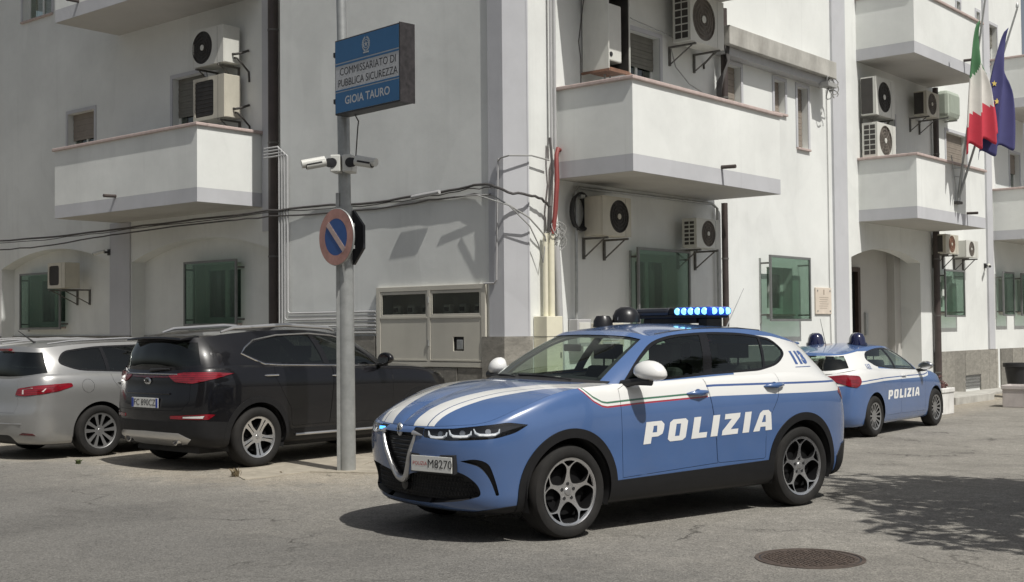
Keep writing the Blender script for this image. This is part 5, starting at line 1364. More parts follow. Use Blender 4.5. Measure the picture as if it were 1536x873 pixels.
LETTERS = {   # wide slanted block capitals, unit cell 1 high
    'P': (0.86, [[(0, 0), (0.30, 0), (0.34, 0.30), (0.60, 0.30), (0.78, 0.40), (0.84, 0.62), (0.86, 0.84), (0.74, 1.0), (0.12, 1.0)], [(0.37, 0.50), (0.42, 0.80), (0.56, 0.80), (0.55, 0.50)]]),
    'O': (0.86, [[(0.10, 0), (0.62, 0), (0.76, 0.12), (0.86, 0.88), (0.76, 1.0), (0.24, 1.0), (0.10, 0.88), (0.0, 0.12)], [(0.30, 0.22), (0.37, 0.78), (0.56, 0.78), (0.49, 0.22)]]),
    'L': (0.70, [[(0, 0), (0.66, 0), (0.69, 0.25), (0.33, 0.25), (0.43, 1.0), (0.13, 1.0)]]),
    'I': (0.36, [[(0, 0), (0.30, 0), (0.43, 1.0), (0.13, 1.0)]]),
    'Z': (0.80, [[(0, 0), (0.72, 0), (0.75, 0.25), (0.40, 0.25), (0.82, 0.80), (0.85, 1.0), (0.16, 1.0), (0.13, 0.75), (0.45, 0.75), (0.03, 0.22)]]),
    'A': (0.92, [[(0, 0), (0.30, 0), (0.34, 0.20), (0.58, 0.20), (0.58, 0.0), (0.88, 0), (0.84, 0.85), (0.72, 1.0), (0.46, 1.0), (0.32, 0.88)], [(0.40, 0.42), (0.50, 0.76), (0.58, 0.76), (0.585, 0.42)]]),
}
def word(txt, h, width=None, gap=0.13, slant=0.0):
    """letters of LETTERS as flat polygons from x=0; returns MB in the (x, 0, z) plane"""
    adv = sum(LETTERS[c][0] + gap for c in txt) - gap; sx = (width / (adv * h)) if width else 1.0
    mb = MB(); x = 0
    for c in txt:
        w, loops = LETTERS[c]
        plate([[((p[0] + x) * h * sx + slant * p[1] * h, p[1] * h) for p in lp] for lp in loops], 0, lambda a, b, c_: (a, 0, b), mb); x += w + gap
    return mb

# ---- skin
T_PLAN = [(2.272, 0), (2.248, 0.30), (2.162, 0.56), (1.975, 0.775), (1.70, 0.875), (1.318, 0.912), (0.80, 0.905), (0.30, 0.905), (-0.25, 0.908), (-0.80, 0.912), (-1.318, 0.92), (-1.75, 0.885), (-2.06, 0.78), (-2.21, 0.55), (-2.27, 0.26), (-2.285, 0)]
T_BELT = [0.845, 0.85, 0.862, 0.89, 0.99, 1.098, 1.130, 1.135, 1.155, 1.165, 1.165, 1.125, 1.055, 1.025, 1.02, 1.02]
tonale = dict(plan=T_PLAN, belt=T_BELT, W=0.912, zref=0.42, xm=1.30, cowl_u=6.0, cowl_x=1.02, hp=1.3, hcrown=2.4,
    rows=[(0.215, None, 0.16, 0.30, 0.22), (0.245, None, 0.06, 0.14, 0.12), (0.32, None, 0.022, 0.075, 0.06), (0.42, None, 0.012, 0.055, 0.03), (0.0, 0.28, 0.006, 0.025, 0.0), (0.0, 0.50, 0.0, 0.008, 0.0), (0.0, 0.70, 0.002, 0.005, 0.03), (0.0, 0.86, 0.022, 0.012, 0.055), (0.0, 0.95, 0.045, 0.024, 0.08), (0.0, 1.0, 0.075, 0.05, 0.10)],
    hood_z=[(0.9, 1.172), (1.02, 1.164), (1.3, 1.144), (1.6, 1.104), (1.85, 1.042), (2.05, 0.964), (2.16, 0.902), (2.225, 0.850)],
    g_base=[(1.06, 0, 1.150), (1.04, 0.30, 1.146), (0.98, 0.55, 1.134), (0.82, 0.765, 1.116), (0.45, 0.822, 1.120), (0.0, 0.838, 1.133), (-0.5, 0.842, 1.150), (-1.0, 0.845, 1.158), (-1.5, 0.838, 1.143), (-1.88, 0.755, 1.085), (-2.09, 0.54, 1.022), (-2.165, 0.26, 1.012), (-2.18, 0, 1.012)],
    g_top=[(0.33, 0, 1.545), (0.315, 0.27, 1.54), (0.265, 0.46, 1.528), (0.15, 0.565, 1.50), (-0.12, 0.602, 1.535), (-0.45, 0.615, 1.553), (-0.85, 0.612, 1.55), (-1.18, 0.600, 1.525), (-1.45, 0.580, 1.475), (-1.66, 0.535, 1.430), (-1.79, 0.43, 1.425), (-1.85, 0.22, 1.437), (-1.86, 0, 1.440)],
    g_bulge=[(0.055, 0), (0.055, 0.01), (0.05, 0.02), (0.03, 0.03), (0.0, 0.032), (0, 0.032), (0, 0.032), (0, 0.030), (0.0, 0.020), (0.0, 0.012), (-0.01, 0.005), (-0.02, 0.0), (-0.02, 0)],
    wind=(2.62, 0.07, 0.93), rear=(9.9, 0.28, 0.88),
    roof_z=[(-1.9, 1.437), (-1.65, 1.495), (-1.3, 1.555), (-0.9, 1.588), (-0.5, 1.603), (-0.1, 1.598), (0.33, 1.545)], roof_part=True)
S = make_shell(tonale, 132, 46)
car = thing('police_car', 'blue and white police SUV with POLIZIA on its doors and a lit blue light bar', 'police car')
TH = R(37.3); FWD = Vector((-math.cos(TH), -math.sin(TH), 0)); LEFT = Vector((-FWD.y, FWD.x, 0))
car.location = (0.926, 10.801, 0.0); car.rotation_euler = (0, 0, math.atan2(FWD.y, FWD.x))
GH = (3,)
# glazing
DLO = rounded([(0.70, 1.125, 0.01), (-0.22, 1.172, 0.0), (-0.86, 1.19, 0.05), (-1.13, 1.235, 0.14), (-1.315, 1.345, 0.16), (-1.22, 1.462, 0.14), (-0.88, 1.515, 0.2), (-0.40, 1.530, 0.2), (0.0, 1.505, 0.2), (0.22, 1.452, 0.2), (0.48, 1.305, 0.2)], 0.04, 5)
S.cut(SIDE, DLO, 'window_surround', GH)
def shrink(poly, d):
    c = []; n = len(poly)
    ar = sum(poly[i][0] * poly[(i + 1) % n][1] - poly[(i + 1) % n][0] * poly[i][1] for i in range(n)); sg = 1 if ar > 0 else -1
    for i in range(n):
        p0, p, p1 = Vector(poly[i - 1]), Vector(poly[i]), Vector(poly[(i + 1) % n]); t = p1 - p0
        if t.length < 1e-9: c.append(tuple(p)); continue
        t.normalize(); c.append((p.x - t.y * d * sg, p.y + t.x * d * sg))
    return c
def clip_x(poly, fn_keep, line):
    """clip polygon by the half plane of line ((x0,z0),(x1,z1)); keep side where cross > 0 when fn_keep is True"""
    (x0, z0), (x1, z1) = line; out = []; n = len(poly)
    side = lambda p: ((x1 - x0) * (p[1] - z0) - (z1 - z0) * (p[0] - x0)) * (1 if fn_keep else -1)
    for i in range(n):
        p, q = poly[i], poly[(i + 1) % n]; a, b = side(p), side(q)
        if a >= 0: out.append(p)
        if (a >= 0) != (b >= 0): t = a / (a - b); out.append((p[0] + (q[0] - p[0]) * t, p[1] + (q[1] - p[1]) * t))
    return out
inner = shrink(DLO, 0.020)
fp_ = clip_x(inner, False, ((-0.165, 1.15), (-0.335, 1.55)))       # front pane lies ahead of the B pillar
rp_ = clip_x(clip_x(inner, True, ((-0.265, 1.15), (-0.425, 1.55))), False, ((-0.885, 1.15), (-1.065, 1.55)))
qp_ = clip_x(inner, True, ((-0.915, 1.15), (-1.095, 1.55)))
for nm, pl in (('window_front', fp_), ('window_rear', rp_), ('window_quarter', qp_)): S.cut(SIDE, pl, nm, GH, ('window_surround',))
# wheel openings, cladding, doors
AF, AR_ = (1.305, 0.36), (-1.335, 0.36)
S.cut(SIDE, arch(*AF, 0.392), 'hole', (1,)); S.cut(SIDE, arch(*AR_, 0.392), 'hole', (1,))
S.cut(SIDE, arch(*AF, 0.462), 'cladding', (1,), test=lambda c: c.y > 0.5); S.cut(SIDE, arch(*AR_, 0.458), 'cladding', (1,), test=lambda c: c.y > 0.5)
S.cut(SIDE, [(0.95, 0.1), (0.95, 0.395), (-0.95, 0.435), (-0.95, 0.1)], 'cladding', (1,), test=lambda c: c.y > 0.3)
fd = [(0.785, 0.41), (0.805, 0.9), (0.80, 1.095), (0.62, 1.16), (-0.14, 1.20), (-0.165, 1.1), (-0.24, 0.7), (-0.262, 0.45)]
rd = [(-0.264, 0.45), (-0.242, 0.7), (-0.167, 1.1), (-0.142, 1.20), (-1.02, 1.21), (-1.05, 1.1), (-1.0, 0.95), (-0.90, 0.80), (-0.85, 0.68), (-0.845, 0.448)]
S.cut(SIDE, fd, 'front_door', (1,), test=lambda c: c.y > 0.6); S.cut(SIDE, rounded(rd, 0.03), 'rear_door', (1,), test=lambda c: c.y > 0.6)
# face: black mouth, shield grille, lamps, side slits
isf = lambda c: c.x > 1.2
isr = lambda c: c.x < -1.2
S.cut(FRONT, rounded([(0.0, 0.80), (0.215, 0.803, 0.03), (0.20, 0.74, 0.03), (0.09, 0.52, 0.05), (0.0, 0.455, 0.02), (-0.01, 0.45), (-0.01, 0.80)], 0.001), 'grille', (1,), test=isf)
S.cut(WRAP, rounded([(0.315, 0.775, 0.02), (0.55, 0.757, 0.05), (0.90, 0.772, 0.06), (1.07, 0.815, 0.04), (1.17, 0.868, 0.006), (1.02, 0.889, 0.03), (0.90, 0.875, 0.0), (0.60, 0.846, 0.0), (0.32, 0.836, 0.0)], 0.02), 'headlamp', (1,), test=isf)
S.cut(WRAP, [(0.205, 0.795), (0.315, 0.785), (0.318, 0.842), (0.20, 0.842)], 'lamp_strip', (1,), test=isf)
S.cut(WRAP, rounded([(-0.01, 0.278), (0.32, 0.284, 0.05), (0.62, 0.318, 0.06), (0.79, 0.36, 0.05), (0.765, 0.44, 0.05), (0.69, 0.505, 0.06), (0.60, 0.54, 0.05), (0.40, 0.535, 0.03), (0.15, 0.50, 0.05), (0.0, 0.445), (-0.01, 0.445)], 0.0), 'lower_intake', (1,), test=isf)
S.cut(WRAP, rounded([(0.64, 0.612, 0.01), (0.76, 0.632, 0.05), (0.86, 0.60, 0.06), (0.90, 0.47, 0.08), (0.925, 0.365, 0.02), (0.90, 0.36, 0.01), (0.855, 0.49, 0.08), (0.79, 0.575, 0.08)], 0.02), 'air_curtain', (1,), test=isf)
S.cut(WRAP, [(-0.01, 0.1), (-0.01, 0.242), (0.70, 0.238), (0.96, 0.275), (1.25, 0.30), (1.40, 0.36), (1.40, 0.1)], 'front_lip', (1,), test=isf)
L_ = float(S.Sarr[-1])
S.cut(WRAP, [(L_ + .01, 0.1), (L_ + .01, 0.55), (L_ - 0.6, 0.55), (L_ - 0.95, 0.50), (L_ - 1.05, 0.40), (L_ - 1.05, 0.1)], 'rear_lower_bumper', (1,), test=isr)
S.cut(WRAP, rounded([(L_ + .01, 0.90), (L_ + .01, 0.99), (L_ - 0.5, 1.0), (L_ - 0.92, 1.01), (L_ - 0.98, 0.97), (L_ - 0.88, 0.90), (L_ - 0.5, 0.885)], 0.02), 'tail_lamp', (1,), test=isr)
# livery
LOW = [(-2.4, 0.985), (-1.76, 0.984), (-1.0, 0.992), (-0.25, 1.0), (0.60, 0.975), (0.80, 0.966), (0.94, 0.960), (0.99, 0.968), (1.077, 1.010), (1.13, 1.056), (1.19, 1.115), (1.3, 1.3), (2.4, 1.3)]
PSIDE = police_paint('police paint, flank', LOW, (-2.4, 2.4), (0.078, 0.096, -0.16))
PHOOD = police_paint('police paint, bonnet', LOW, (0.7, 2.4), False, ([(0.7, 0.68), (1.05, 0.66), (1.3, 0.50), (1.6, 0.34), (1.8, 0.26), (2.0, 0.195), (2.2, 0.150), (2.4, 0.14)], [(0.7, 1.2), (1.175, 0.90), (1.25, 0.76), (1.4, 0.65), (1.6, 0.555), (1.8, 0.470), (2.0, 0.415), (2.18, 0.37), (2.4, 0.34)], [(0.7, 0.92), (1.175, 0.74), (1.3, 0.64), (1.6, 0.46), (1.8, 0.39), (2.0, 0.335), (2.18, 0.30), (2.4, 0.28)]))
PUP = police_paint('police paint, upper body', [(-2.4, 0.9), (-0.7, 0.9), (-0.55, 0.9), (-0.5, 2.0), (2.4, 2.0)], (-2.4, 2.4), False, greenhouse=[(-2.4, 1.36), (-1.9, 1.38), (-1.55, 1.43), (-1.25, 1.48), (-0.9, 1.50), (2.4, 1.5)])
BLUE = police_paint('police paint, blue', [(-2.4, 2.0), (2.4, 2.0)], (-2.4, 2.4), False)
def part(s, root, name, part_, mt, out=0.0, gap=0.0, flange=0.0, how='both', parent=None, solid=0.0):
    res = []
    for mode in (('both',) if how == 'both' else ((None, 'right') if how == 'pair' else (None,))):
        me = s.extract(part_, out, gap, flange, mode)
        if not me.polygons: bpy.data.meshes.remove(me); continue
        me.name = name
        for m_ in (mt if isinstance(mt, (list, tuple)) else [mt]): me.materials.append(m_)
        res.append(link(name, me, parent or root))
    return res
# body skin: tub takes the flank livery, greenhouse the upper one -> two slots by height
def split_upper(o, zfun, idx=1):
    me = o.data
    for p in me.polygons:
        if zfun(p.center): p.material_index = idx
GTOP = lambda c: c.z > 1.13 and abs(c.y) < 0.86 and c.z > 1.10
b = part(S, car, 'body', 'body', [PSIDE, PUP])[0]
# mark greenhouse faces: those nearer to the greenhouse grid than the tub
tub_top = S.P[-1]
def is_gh(c):
    z_belt = np.interp(-c.x, -tub_top[:, 0][np.argsort(-tub_top[:, 0])], tub_top[:, 2][np.argsort(-tub_top[:, 0])])
    return c.z > z_belt + 0.004
split_upper(b, is_gh)
part(S, car, 'bonnet', 'hood', PHOOD, 0.0, 0.003, 0.02)
part(S, car, 'roof', 'roof', BLUE, 0.0, 0.0, 0.0)
part(S, car, 'front_door', 'front_door', PSIDE, 0, 0.0038, 0.03, 'pair'); part(S, car, 'rear_door', 'rear_door', PSIDE, 0, 0.0038, 0.03, 'pair')
part(S, car, 'cladding', 'cladding', TRIM, 0.010, 0.0, 0.03, 'pair')
part(S, car, 'front_lip', 'front_lip', TRIM, 0.006, 0, 0.03); part(S, car, 'rear_lower_bumper', 'rear_lower_bumper', TRIM, 0.010, 0, 0.03)
part(S, car, 'windscreen', 'windscreen', WSGLASS, -0.004); part(S, car, 'rear_window', 'rear_window', DGLASS, -0.004)
part(S, car, 'window_surround', 'window_surround', GLOSSB, -0.001, 0.0, 0.012, 'pair')
for nm in ('window_front', 'window_rear', 'window_quarter'): part(S, car, 'window', nm, CGLASS, -0.005, 0, 0, 'pair')
part(S, car, 'tail_lamp', 'tail_lamp', REDL, 0.004, 0, 0.02)
# windscreen black border
def border(s, name_from, root, mt, w_in, out):
    """opaque printed edge of a glass region: strip of its boundary ring"""
# mouth and lamps
HEX = M('black grille mesh', (0.012, 0.012, 0.013), 0.55, var=0.2)
part(S, car, 'grille', 'grille', HEX, -0.035, 0, -0.034)
part(S, car, 'lower_intake', 'lower_intake', HEX, -0.05, 0, -0.049); part(S, car, 'air_curtain', 'air_curtain', BLACK, -0.035, 0, -0.034, 'pair')
part(S, car, 'lamp_strip', 'lamp_strip', GLOSSB, -0.004, 0, 0.02, 'pair')
HL = part(S, car, 'headlamp', 'headlamp', LENS, 0.0, 0.002, 0.0, 'pair')
for h_, mode in zip(HL, (None, 'right')):
    me = S.extract('headlamp', -0.055, 0.0, -0.054, mode); me.name = 'lamp_housing'; me.materials.append(GLOSSB); link('lamp_housing', me, h_)
def skin_at(s, Sv, z, off=0.0):
    """point and outward normal on the front half of the tub at unwrapped position S, z"""
    j = float(np.interp(Sv, s.Sarr, np.arange(len(s.Sarr)))); j0 = int(min(j, len(s.Sarr) - 2)); f = j - j0
    col = s.P[:, j0] * (1 - f) + s.P[:, j0 + 1] * f
    i = float(np.interp(z, col[:, 2], np.arange(len(col)))); i0 = int(min(i, len(col) - 2)); g = i - i0
    p = Vector(col[i0] * (1 - g) + col[i0 + 1] * g); tj = Vector(s.P[i0, j0 + 1] - s.P[i0, j0]); ti = Vector(s.P[i0 + 1, j0] - s.P[i0, j0])
    n = tj.cross(ti); n.normalize()
    if n.dot(Vector((p.x, p.y, 0))) < 0: n = -n
    return p + n * off, n
LED = M('lamp light guide', (0.78, 0.80, 0.82), 0.25, 0.0, var=0.03, emit=(0.9, 0.95, 1.0), estr=0.05)
for sy, h_ in zip((1, -1), HL):
    for k, (s0, s1) in enumerate(((0.36, 0.54), (0.56, 0.74), (0.76, 0.95))):
        zt = 0.825 + 0.012 * k; zb = 0.776 + 0.012 * k; pts = []
        for u, z in ((0.0, zt), (0.05, zb + 0.016), (0.2, zb + 0.002), (0.5, zb), (0.8, zb + 0.004), (0.95, zb + 0.018), (1.0, zt - 0.004)):
            p, n = skin_at(S, s0 + (s1 - s0) * u, z, -0.010); pts.append((p.x, p.y * sy, p.z))
        mb = MB(); mb.tube(pts, [0.004, 0.009, 0.012, 0.012, 0.012, 0.009, 0.004], 7); mb.build('light_guide', LED, h_, True)
        mb = MB()
        p, n = skin_at(S, s0 + (s1 - s0) * 0.55, (zt + zb) / 2 + 0.008, -0.040); p.y *= sy; n.y *= sy
        mb.tube([p - n * 0.01, p + n * 0.006], 0.021, 16); mb.build('projector', SATIN, h_, True)
# shield frame: V of satin chrome, thick at the foot
pts = [(0.222, 0.806), (0.214, 0.76), (0.165, 0.655), (0.10, 0.525), (0.055, 0.462), (0.0, 0.443)]
fr_pts = []; rads = []
for (yy, zz), r_ in zip(pts, (0.008, 0.013, 0.017, 0.021, 0.026, 0.028)):
    h = S.tree.ray_cast(Vector((4, max(yy, 0.003), zz)), Vector((-1, 0, 0))); xx = h[0].x if h[0] is not None else 2.2
    fr_pts.append(Vector((xx + 0.002, yy, zz))); rads.append(r_)
full = fr_pts + [Vector((p.x, -p.y, p.z)) for p in fr_pts[-2::-1]]; fr_r = rads + rads[-2::-1]
def densify(P, Rr, k=4):
    n = len(P); o = []; q = []
    for i in range(n - 1):
        p0, p1, p2, p3 = P[max(i - 1, 0)], P[i], P[i + 1], P[min(i + 2, n - 1)]
        for j in range(k):
            t = j / k; o.append(0.5 * ((2 * p1) + (p2 - p0) * t + (2 * p0 - 5 * p1 + 4 * p2 - p3) * t * t + (3 * p1 - p0 - 3 * p2 + p3) * t ** 3)); q.append(Rr[i] * (1 - t) + Rr[i + 1] * t)
    return o + [P[-1]], q + [Rr[-1]]
full, fr_r = densify(full, fr_r)
mb = MB(); mb.tube(full, fr_r, 10); mb.build('grille_frame', SATIN, car, True)
for sy in (1, -1):   # bright finials pointing to the lamps
    pts = []
    for Sv, z in ((0.205, 0.80), (0.24, 0.797), (0.31, 0.786)):
        p, n = skin_at(S, Sv, z, 0.004); pts.append((p.x, p.y * sy, p.z))
    mb = MB(); mb.tube(pts, [0.020, 0.014, 0.003], 8); mb.build('grille_finial', SATIN, car, True)
    # pale white painted flash under the strip
# grille bars (fine horizontal relief) inside the shield and the lower intake
mb = MB()
for k in range(9):
    z = 0.50 + k * 0.034; hw = float(np.interp(z, [0.45, 0.52, 0.655, 0.76, 0.80], [0.02, 0.085, 0.15, 0.2, 0.205])) - 0.012; pts = []
    for i in range(-4, 5):
        yy = hw * i / 4; h = S.tree.ray_cast(Vector((4, abs(yy) + 0.002, z)), Vector((-1, 0, 0))); pts.append(((h[0].x if h[0] is not None else 2.2) - 0.028, yy, z))
    mb.tube(pts, 0.006, 5)
mb.build('grille_bar', GLOSSB, car)
mb = MB()
for row in range(6):
    for col in range(22):
        Sv = (col + 0.5 * (row % 2)) * 0.034 + 0.015; z = 0.29 + row * 0.035
        if z > 0.49 - max(0, Sv - 0.6) * 0.6 or Sv > 0.74 or z < 0.285 + 0.09 * Sv: continue
        p, n = skin_at(S, Sv, z, -0.043); a = n.cross(Vector((0, 0, 1))).normalized(); up_ = a.cross(n)
        for sy in (1, -1):
            ring = []
            for k in range(6):
                t = k * math.pi / 3; v = p + a * 0.017 * math.cos(t) + up_ * 0.017 * math.sin(t); ring.append((v.x, v.y * sy, v.z))
            mb.tube(ring + [ring[0]], 0.003, 4, False)
g_ = mb.build('intake_mesh', BLACK, car); g_['kind'] = 'stuff'
mb = MB(); p, n = skin_at(S, 0.0, 0.40, -0.01); mb.lathe([(0.0, p.x + 0.004), (0.045, p.x), (0.05, p.x - 0.03)], 20, 'x', (0, 0.0, 0.405)); mb.build('radar_cover', GLOSSB, car, True)
# oval emblem on the nose
ex = 2.243
mb = MB(); mb.lathe([(0.0, 0.012), (0.028, 0.011), (0.036, 0.006), (0.038, 0.0)], 28, 'x'); mb.v = [(ex + x, y * 1.0, 0.815 + z * 1.35) for x, y, z in mb.v]; em = mb.build('emblem', SATIN, car, True)
mb = MB(); mb.box(ex + 0.0115, ex + 0.0135, -0.003, 0.003, 0.785, 0.845); mb.box(ex + 0.0115, ex + 0.0135, -0.014, 0.014, 0.815, 0.821); mb.build('emblem_cross', RIMD, em)
# number plate, offset to the car's left under the strip
p, n = skin_at(S, 0.40, 0.585, 0.016); pz = math.atan2(n.y, n.x) + math.pi / 2
plate_obj(car, (p.x, p.y, p.z), pz, 0.40, 0.115, [('POLIZIA', 0.040, -0.112, 0.0, PLATER, 0.0), ('M8270', 0.088, 0.085, 0.0, PLATEK, 0.0)], blue=False)
mb = MB(); q = Vector((-n.y, n.x, 0)); 
mb.add([p - n * 0.012 + q * a + Vector((0, 0, b_)) for a, b_ in ((-0.215, -0.068), (0.215, -0.068), (0.215, 0.068), (-0.215, 0.068))] + [p - n * 0.05 + q * a + Vector((0, 0, b_)) for a, b_ in ((-0.215, -0.068), (0.215, -0.068), (0.215, 0.068), (-0.215, 0.068))], [(0, 1, 2, 3), (7, 6, 5, 4), (0, 4, 5, 1), (1, 5, 6, 2), (2, 6, 7, 3), (3, 7, 4, 0)])
mb.build('plate_holder', BLACK, car)
# blue flasher in the far grille corner
p, n = skin_at(S, 0.255, 0.812, 0.012)
mb = MB(); mb.box(-0.012, 0.004, -0.035, 0.035, -0.012, 0.012); mb.v = [(p.x + x, -p.y + y, p.z + z) for x, y, z in mb.v]; mb.build('grille_flasher', M('blue flasher lit', (0.02, 0.10, 0.5), 0.3, emit=(0.10, 0.45, 1.0), estr=2.2), car, bevel=0.004)

# lettering on the doors
WHL = M('white reflective lettering', (0.76, 0.76, 0.74), 0.4, var=0.02); BLL = M('blue print', (0.055, 0.10, 0.26), 0.4)
def letter_side(s, root, txt_mb, mt, side, name='lettering', off=0.0025):
    mb = drape(s, txt_mb, off, side); mb.build(name, mt, root, fixn=False)
for side in (1, -1):
    mb = word('POLIZIA', 0.172, 1.50, 0.14)
    # left flank reads towards the tail (x falls), right flank towards the nose
    mb.v = [((0.575 - x) if side > 0 else (-0.925 + x), 0, 0.655 + z + (0.022 * x if side > 0 else 0.022 * (1.5 - x))) for x, y, z in mb.v]
    letter_side(S, car, subdiv_flat(mb, 0.05), WHL, side)
    mb = text_mb('113', 0.140, lambda u, v, w_: ((-1.47 - u) if side > 0 else (-1.47 + u), 0, 1.285 + v), None, bold=0.010, sx=1.15)
    letter_side(S, car, subdiv_flat(mb, 0.04), BLL, side)
    mb = MB(); mb.add([(-1.35, 0, 1.212), (-1.60, 0, 1.212), (-1.60, 0, 1.206), (-1.35, 0, 1.206)], [(0, 1, 2, 3)]); letter_side(S, car, subdiv_flat(mb, 0.05), BLL, side)
    # door handles: blue grips bridging a shallow cup
    for hx, hz in ((-0.05, 1.030), (-0.97, 1.058)):
        h = S.tree.ray_cast(Vector((hx, 3, hz)), Vector((0, -1, 0))); yy = h[0].y
        mb = MB(); mb.tube([(hx + 0.125, (yy - 0.004) * side, hz), (hx + 0.09, (yy + 0.022) * side, hz + 0.004), (hx, (yy + 0.034) * side, hz + 0.006), (hx - 0.09, (yy + 0.022) * side, hz + 0.008), (hx - 0.125, (yy - 0.004) * side, hz + 0.01)], [0.006, 0.016, 0.024, 0.016, 0.006], 10)
        mb.build('door_handle', BLUE, car, True)
        mb = MB(); mb.lathe([(0.0, (yy + 0.0025)), (0.045, (yy + 0.002))], 20, 'y', (hx, 0, hz)); mb.v = [(hx + (x - hx) * 1.0, y * side, hz + (z - hz) * 0.8) for x, y, z in mb.v]; mb.build('handle_cup', M('blue shade trim', (0.05, 0.10, 0.24), 0.4), car, fixn=False)
    # mirror: white cap on black foot, glass facing back
    bm_ = bmesh.new(); bmesh.ops.create_uvsphere(bm_, u_segments=24, v_segments=14, radius=1.0)
    for v in bm_.verts:
        x, y, z = v.co; x = x * 0.105; zz = z * (0.098 if z > 0 else 0.058); yy = y * 0.140
        if x < -0.035: x = -0.035 + (x + 0.035) * 0.15
        v.co = (0.600 + x - 0.02 * y, ((1.020 if side > 0 else 0.945) + yy * (1 if side > 0 else 0.75)) * side, 1.215 + zz - 0.012 * y)
    me = bpy.data.meshes.new('mirror'); bm_.to_mesh(me); bm_.free(); me.materials.append(M('white mirror cap', (0.76, 0.76, 0.74), 0.3, coat=0.6, var=0.02)); shade(me, 60); mo = link('mirror', me, car)
    mb = MB(); mb.tube([(0.70, 0.80 * side, 1.125), (0.67, 0.92 * side, 1.148), (0.625, 1.05 * side, 1.158)], [0.035, 0.028, 0.04], 10); mb.build('mirror_foot', BLACK, mo, True)
    mb = MB(); mb.add([(0.543, (1.020 + 0.105 * math.cos(t)) * side, 1.215 + 0.062 * math.sin(t)) for t in [k * math.pi / 10 for k in range(20)]], [tuple(range(20))]); mb.build('mirror_glass', CHROME, mo, fixn=False)
    # black tail of the rear lamp seen at the corner
# roof equipment
LBK = M('light bar black', (0.014, 0.014, 0.016), 0.35, var=0.1); LBB = M('blue light lens', (0.01, 0.05, 0.42), 0.15, emit=(0.01, 0.10, 0.9), estr=0.35, coat=0.5)
LEDB = M('lit blue LED', (0.2, 0.6, 1.0), 0.3, emit=(0.30, 0.85, 1.0), estr=1.6)
roof_z = lambda x, y: smooth_tab(tonale['roof_z'], x) - 0.05 * (y / 0.6) ** 2
lb = bpy.data.objects.new('light_bar', None); COL.objects.link(lb); lb.parent = car; lb.location = (-0.77, 0, 1.603)
SMOKE = M('smoked light lens', (0.035, 0.037, 0.045), 0.22, var=0.1, coat=0.4)
mb = MB(); mb.box(-0.14, 0.14, -0.44, 0.44, 0.045, 0.075); mb.box(-0.135, 0.135, -0.03, 0.03, 0.075, 0.140); mb.build('base', LBK, lb, bevel=0.010)
for y0, y1, mt_ in ((-0.485, -0.03, SMOKE), (0.03, 0.485, LBB)):
    mb = MB(); mb.box(-0.145, 0.145, y0, y1, 0.068, 0.142); mb.build('lens', mt_, lb, bevel=0.030)
    if y0 < 0: continue
    for k in range(5):
        for sx in (1, -1):
            mb = MB(); yy = 0.085 + k * 0.083; mb.lathe([(0.0, 0.154 * sx), (0.026, 0.153 * sx), (0.032, 0.140 * sx)], 12, 'x', (0, yy, 0.106)); mb.build('led', LEDB, lb, True)
    for k in range(3):
        mb = MB(); xx = 0.085 - 0.085 * k; mb.lathe([(0.0, 0.494), (0.025, 0.493), (0.031, 0.478)], 12, 'y', (xx, 0, 0.106)); mb.build('led', LEDB, lb, True)
for y0, y1 in ((-0.40, -0.30), (0.30, 0.40)):
    mb = MB(); mb.box(-0.10, 0.10, y0, y1, -0.06, 0.046); mb.build('foot', LBK, lb, bevel=0.008)
mb = MB(); mb.box(-0.11, 0.11, -0.29, 0.29, 0.0, 0.044); mb.build('foot_rail', LBK, lb)
# loudspeaker / siren horn pair ahead of the bar
sn = bpy.data.objects.new('siren', None); COL.objects.link(sn); sn.parent = car; sn.location = (-0.27, -0.20, 1.615)
mb = MB(); mb.lathe([(0.0, 0.14), (0.05, 0.138), (0.095, 0.11), (0.12, 0.06), (0.125, 0.0)], 24); mb.build('dome', LBK, sn, True)
mb = MB(); mb.tube([(0.115 * math.cos(t), 0.02, 0.02 + 0.115 * math.sin(t)) for t in [math.pi * k / 12 for k in range(13)]], 0.008, 6); mb.build('guard', SATIN, sn, True)
mb = MB(); mb.lathe([(0.0, 0.075), (0.06, 0.07), (0.085, 0.03), (0.09, -0.03)], 20, 'z', (0.17, -0.12, -0.01)); mb.build('dome', LBK, sn, True)
mb = MB(); mb.tube([(-1.35, 0.0, 1.56), (-1.62, -0.02, 1.93)], [0.006, 0.003], 6); mb.build('aerial', STEEL, car, True)
# roof rails, spoiler, wipers
for side in (1, -1):
    mb = MB(); mb.tube([(0.10, 0.545 * side, 1.513), (-0.1, 0.578 * side, 1.540), (-0.45, 0.592 * side, 1.560), (-0.85, 0.590 * side, 1.558), (-1.15, 0.580 * side, 1.535)], 0.006, 6); mb.build('roof_gutter', BLACK, car, True)
prof = [(-1.70, 1.462), (-1.905, 1.440), (-1.91, 1.422), (-1.72, 1.42)]
vs = [(x + 0.07 * (abs(yy) / 0.46) ** 2, yy, z - 0.022 * (abs(yy) / 0.46) ** 2) for yy in (-0.46, -0.3, -0.15, 0, 0.15, 0.3, 0.46) for x, z in prof]
mb = MB(); mb.add(vs, [(4 * i + j, 4 * i + (j + 1) % 4, 4 * i + 4 + (j + 1) % 4, 4 * i + 4 + j) for i in range(6) for j in range(4)] + [(0, 1, 2, 3), (27, 26, 25, 24)]); mb.build('spoiler', BLUE, car, True, bevel=0.006)
def ws_pt(y, t):
    i = int(t * (S.G.shape[0] - 1)); row = S.G[i]; k = int(np.argmin(np.abs(row[:40, 1] - abs(y)))); p = row[k]; return Vector((p[0] + 0.014, y, p[2] + 0.01))
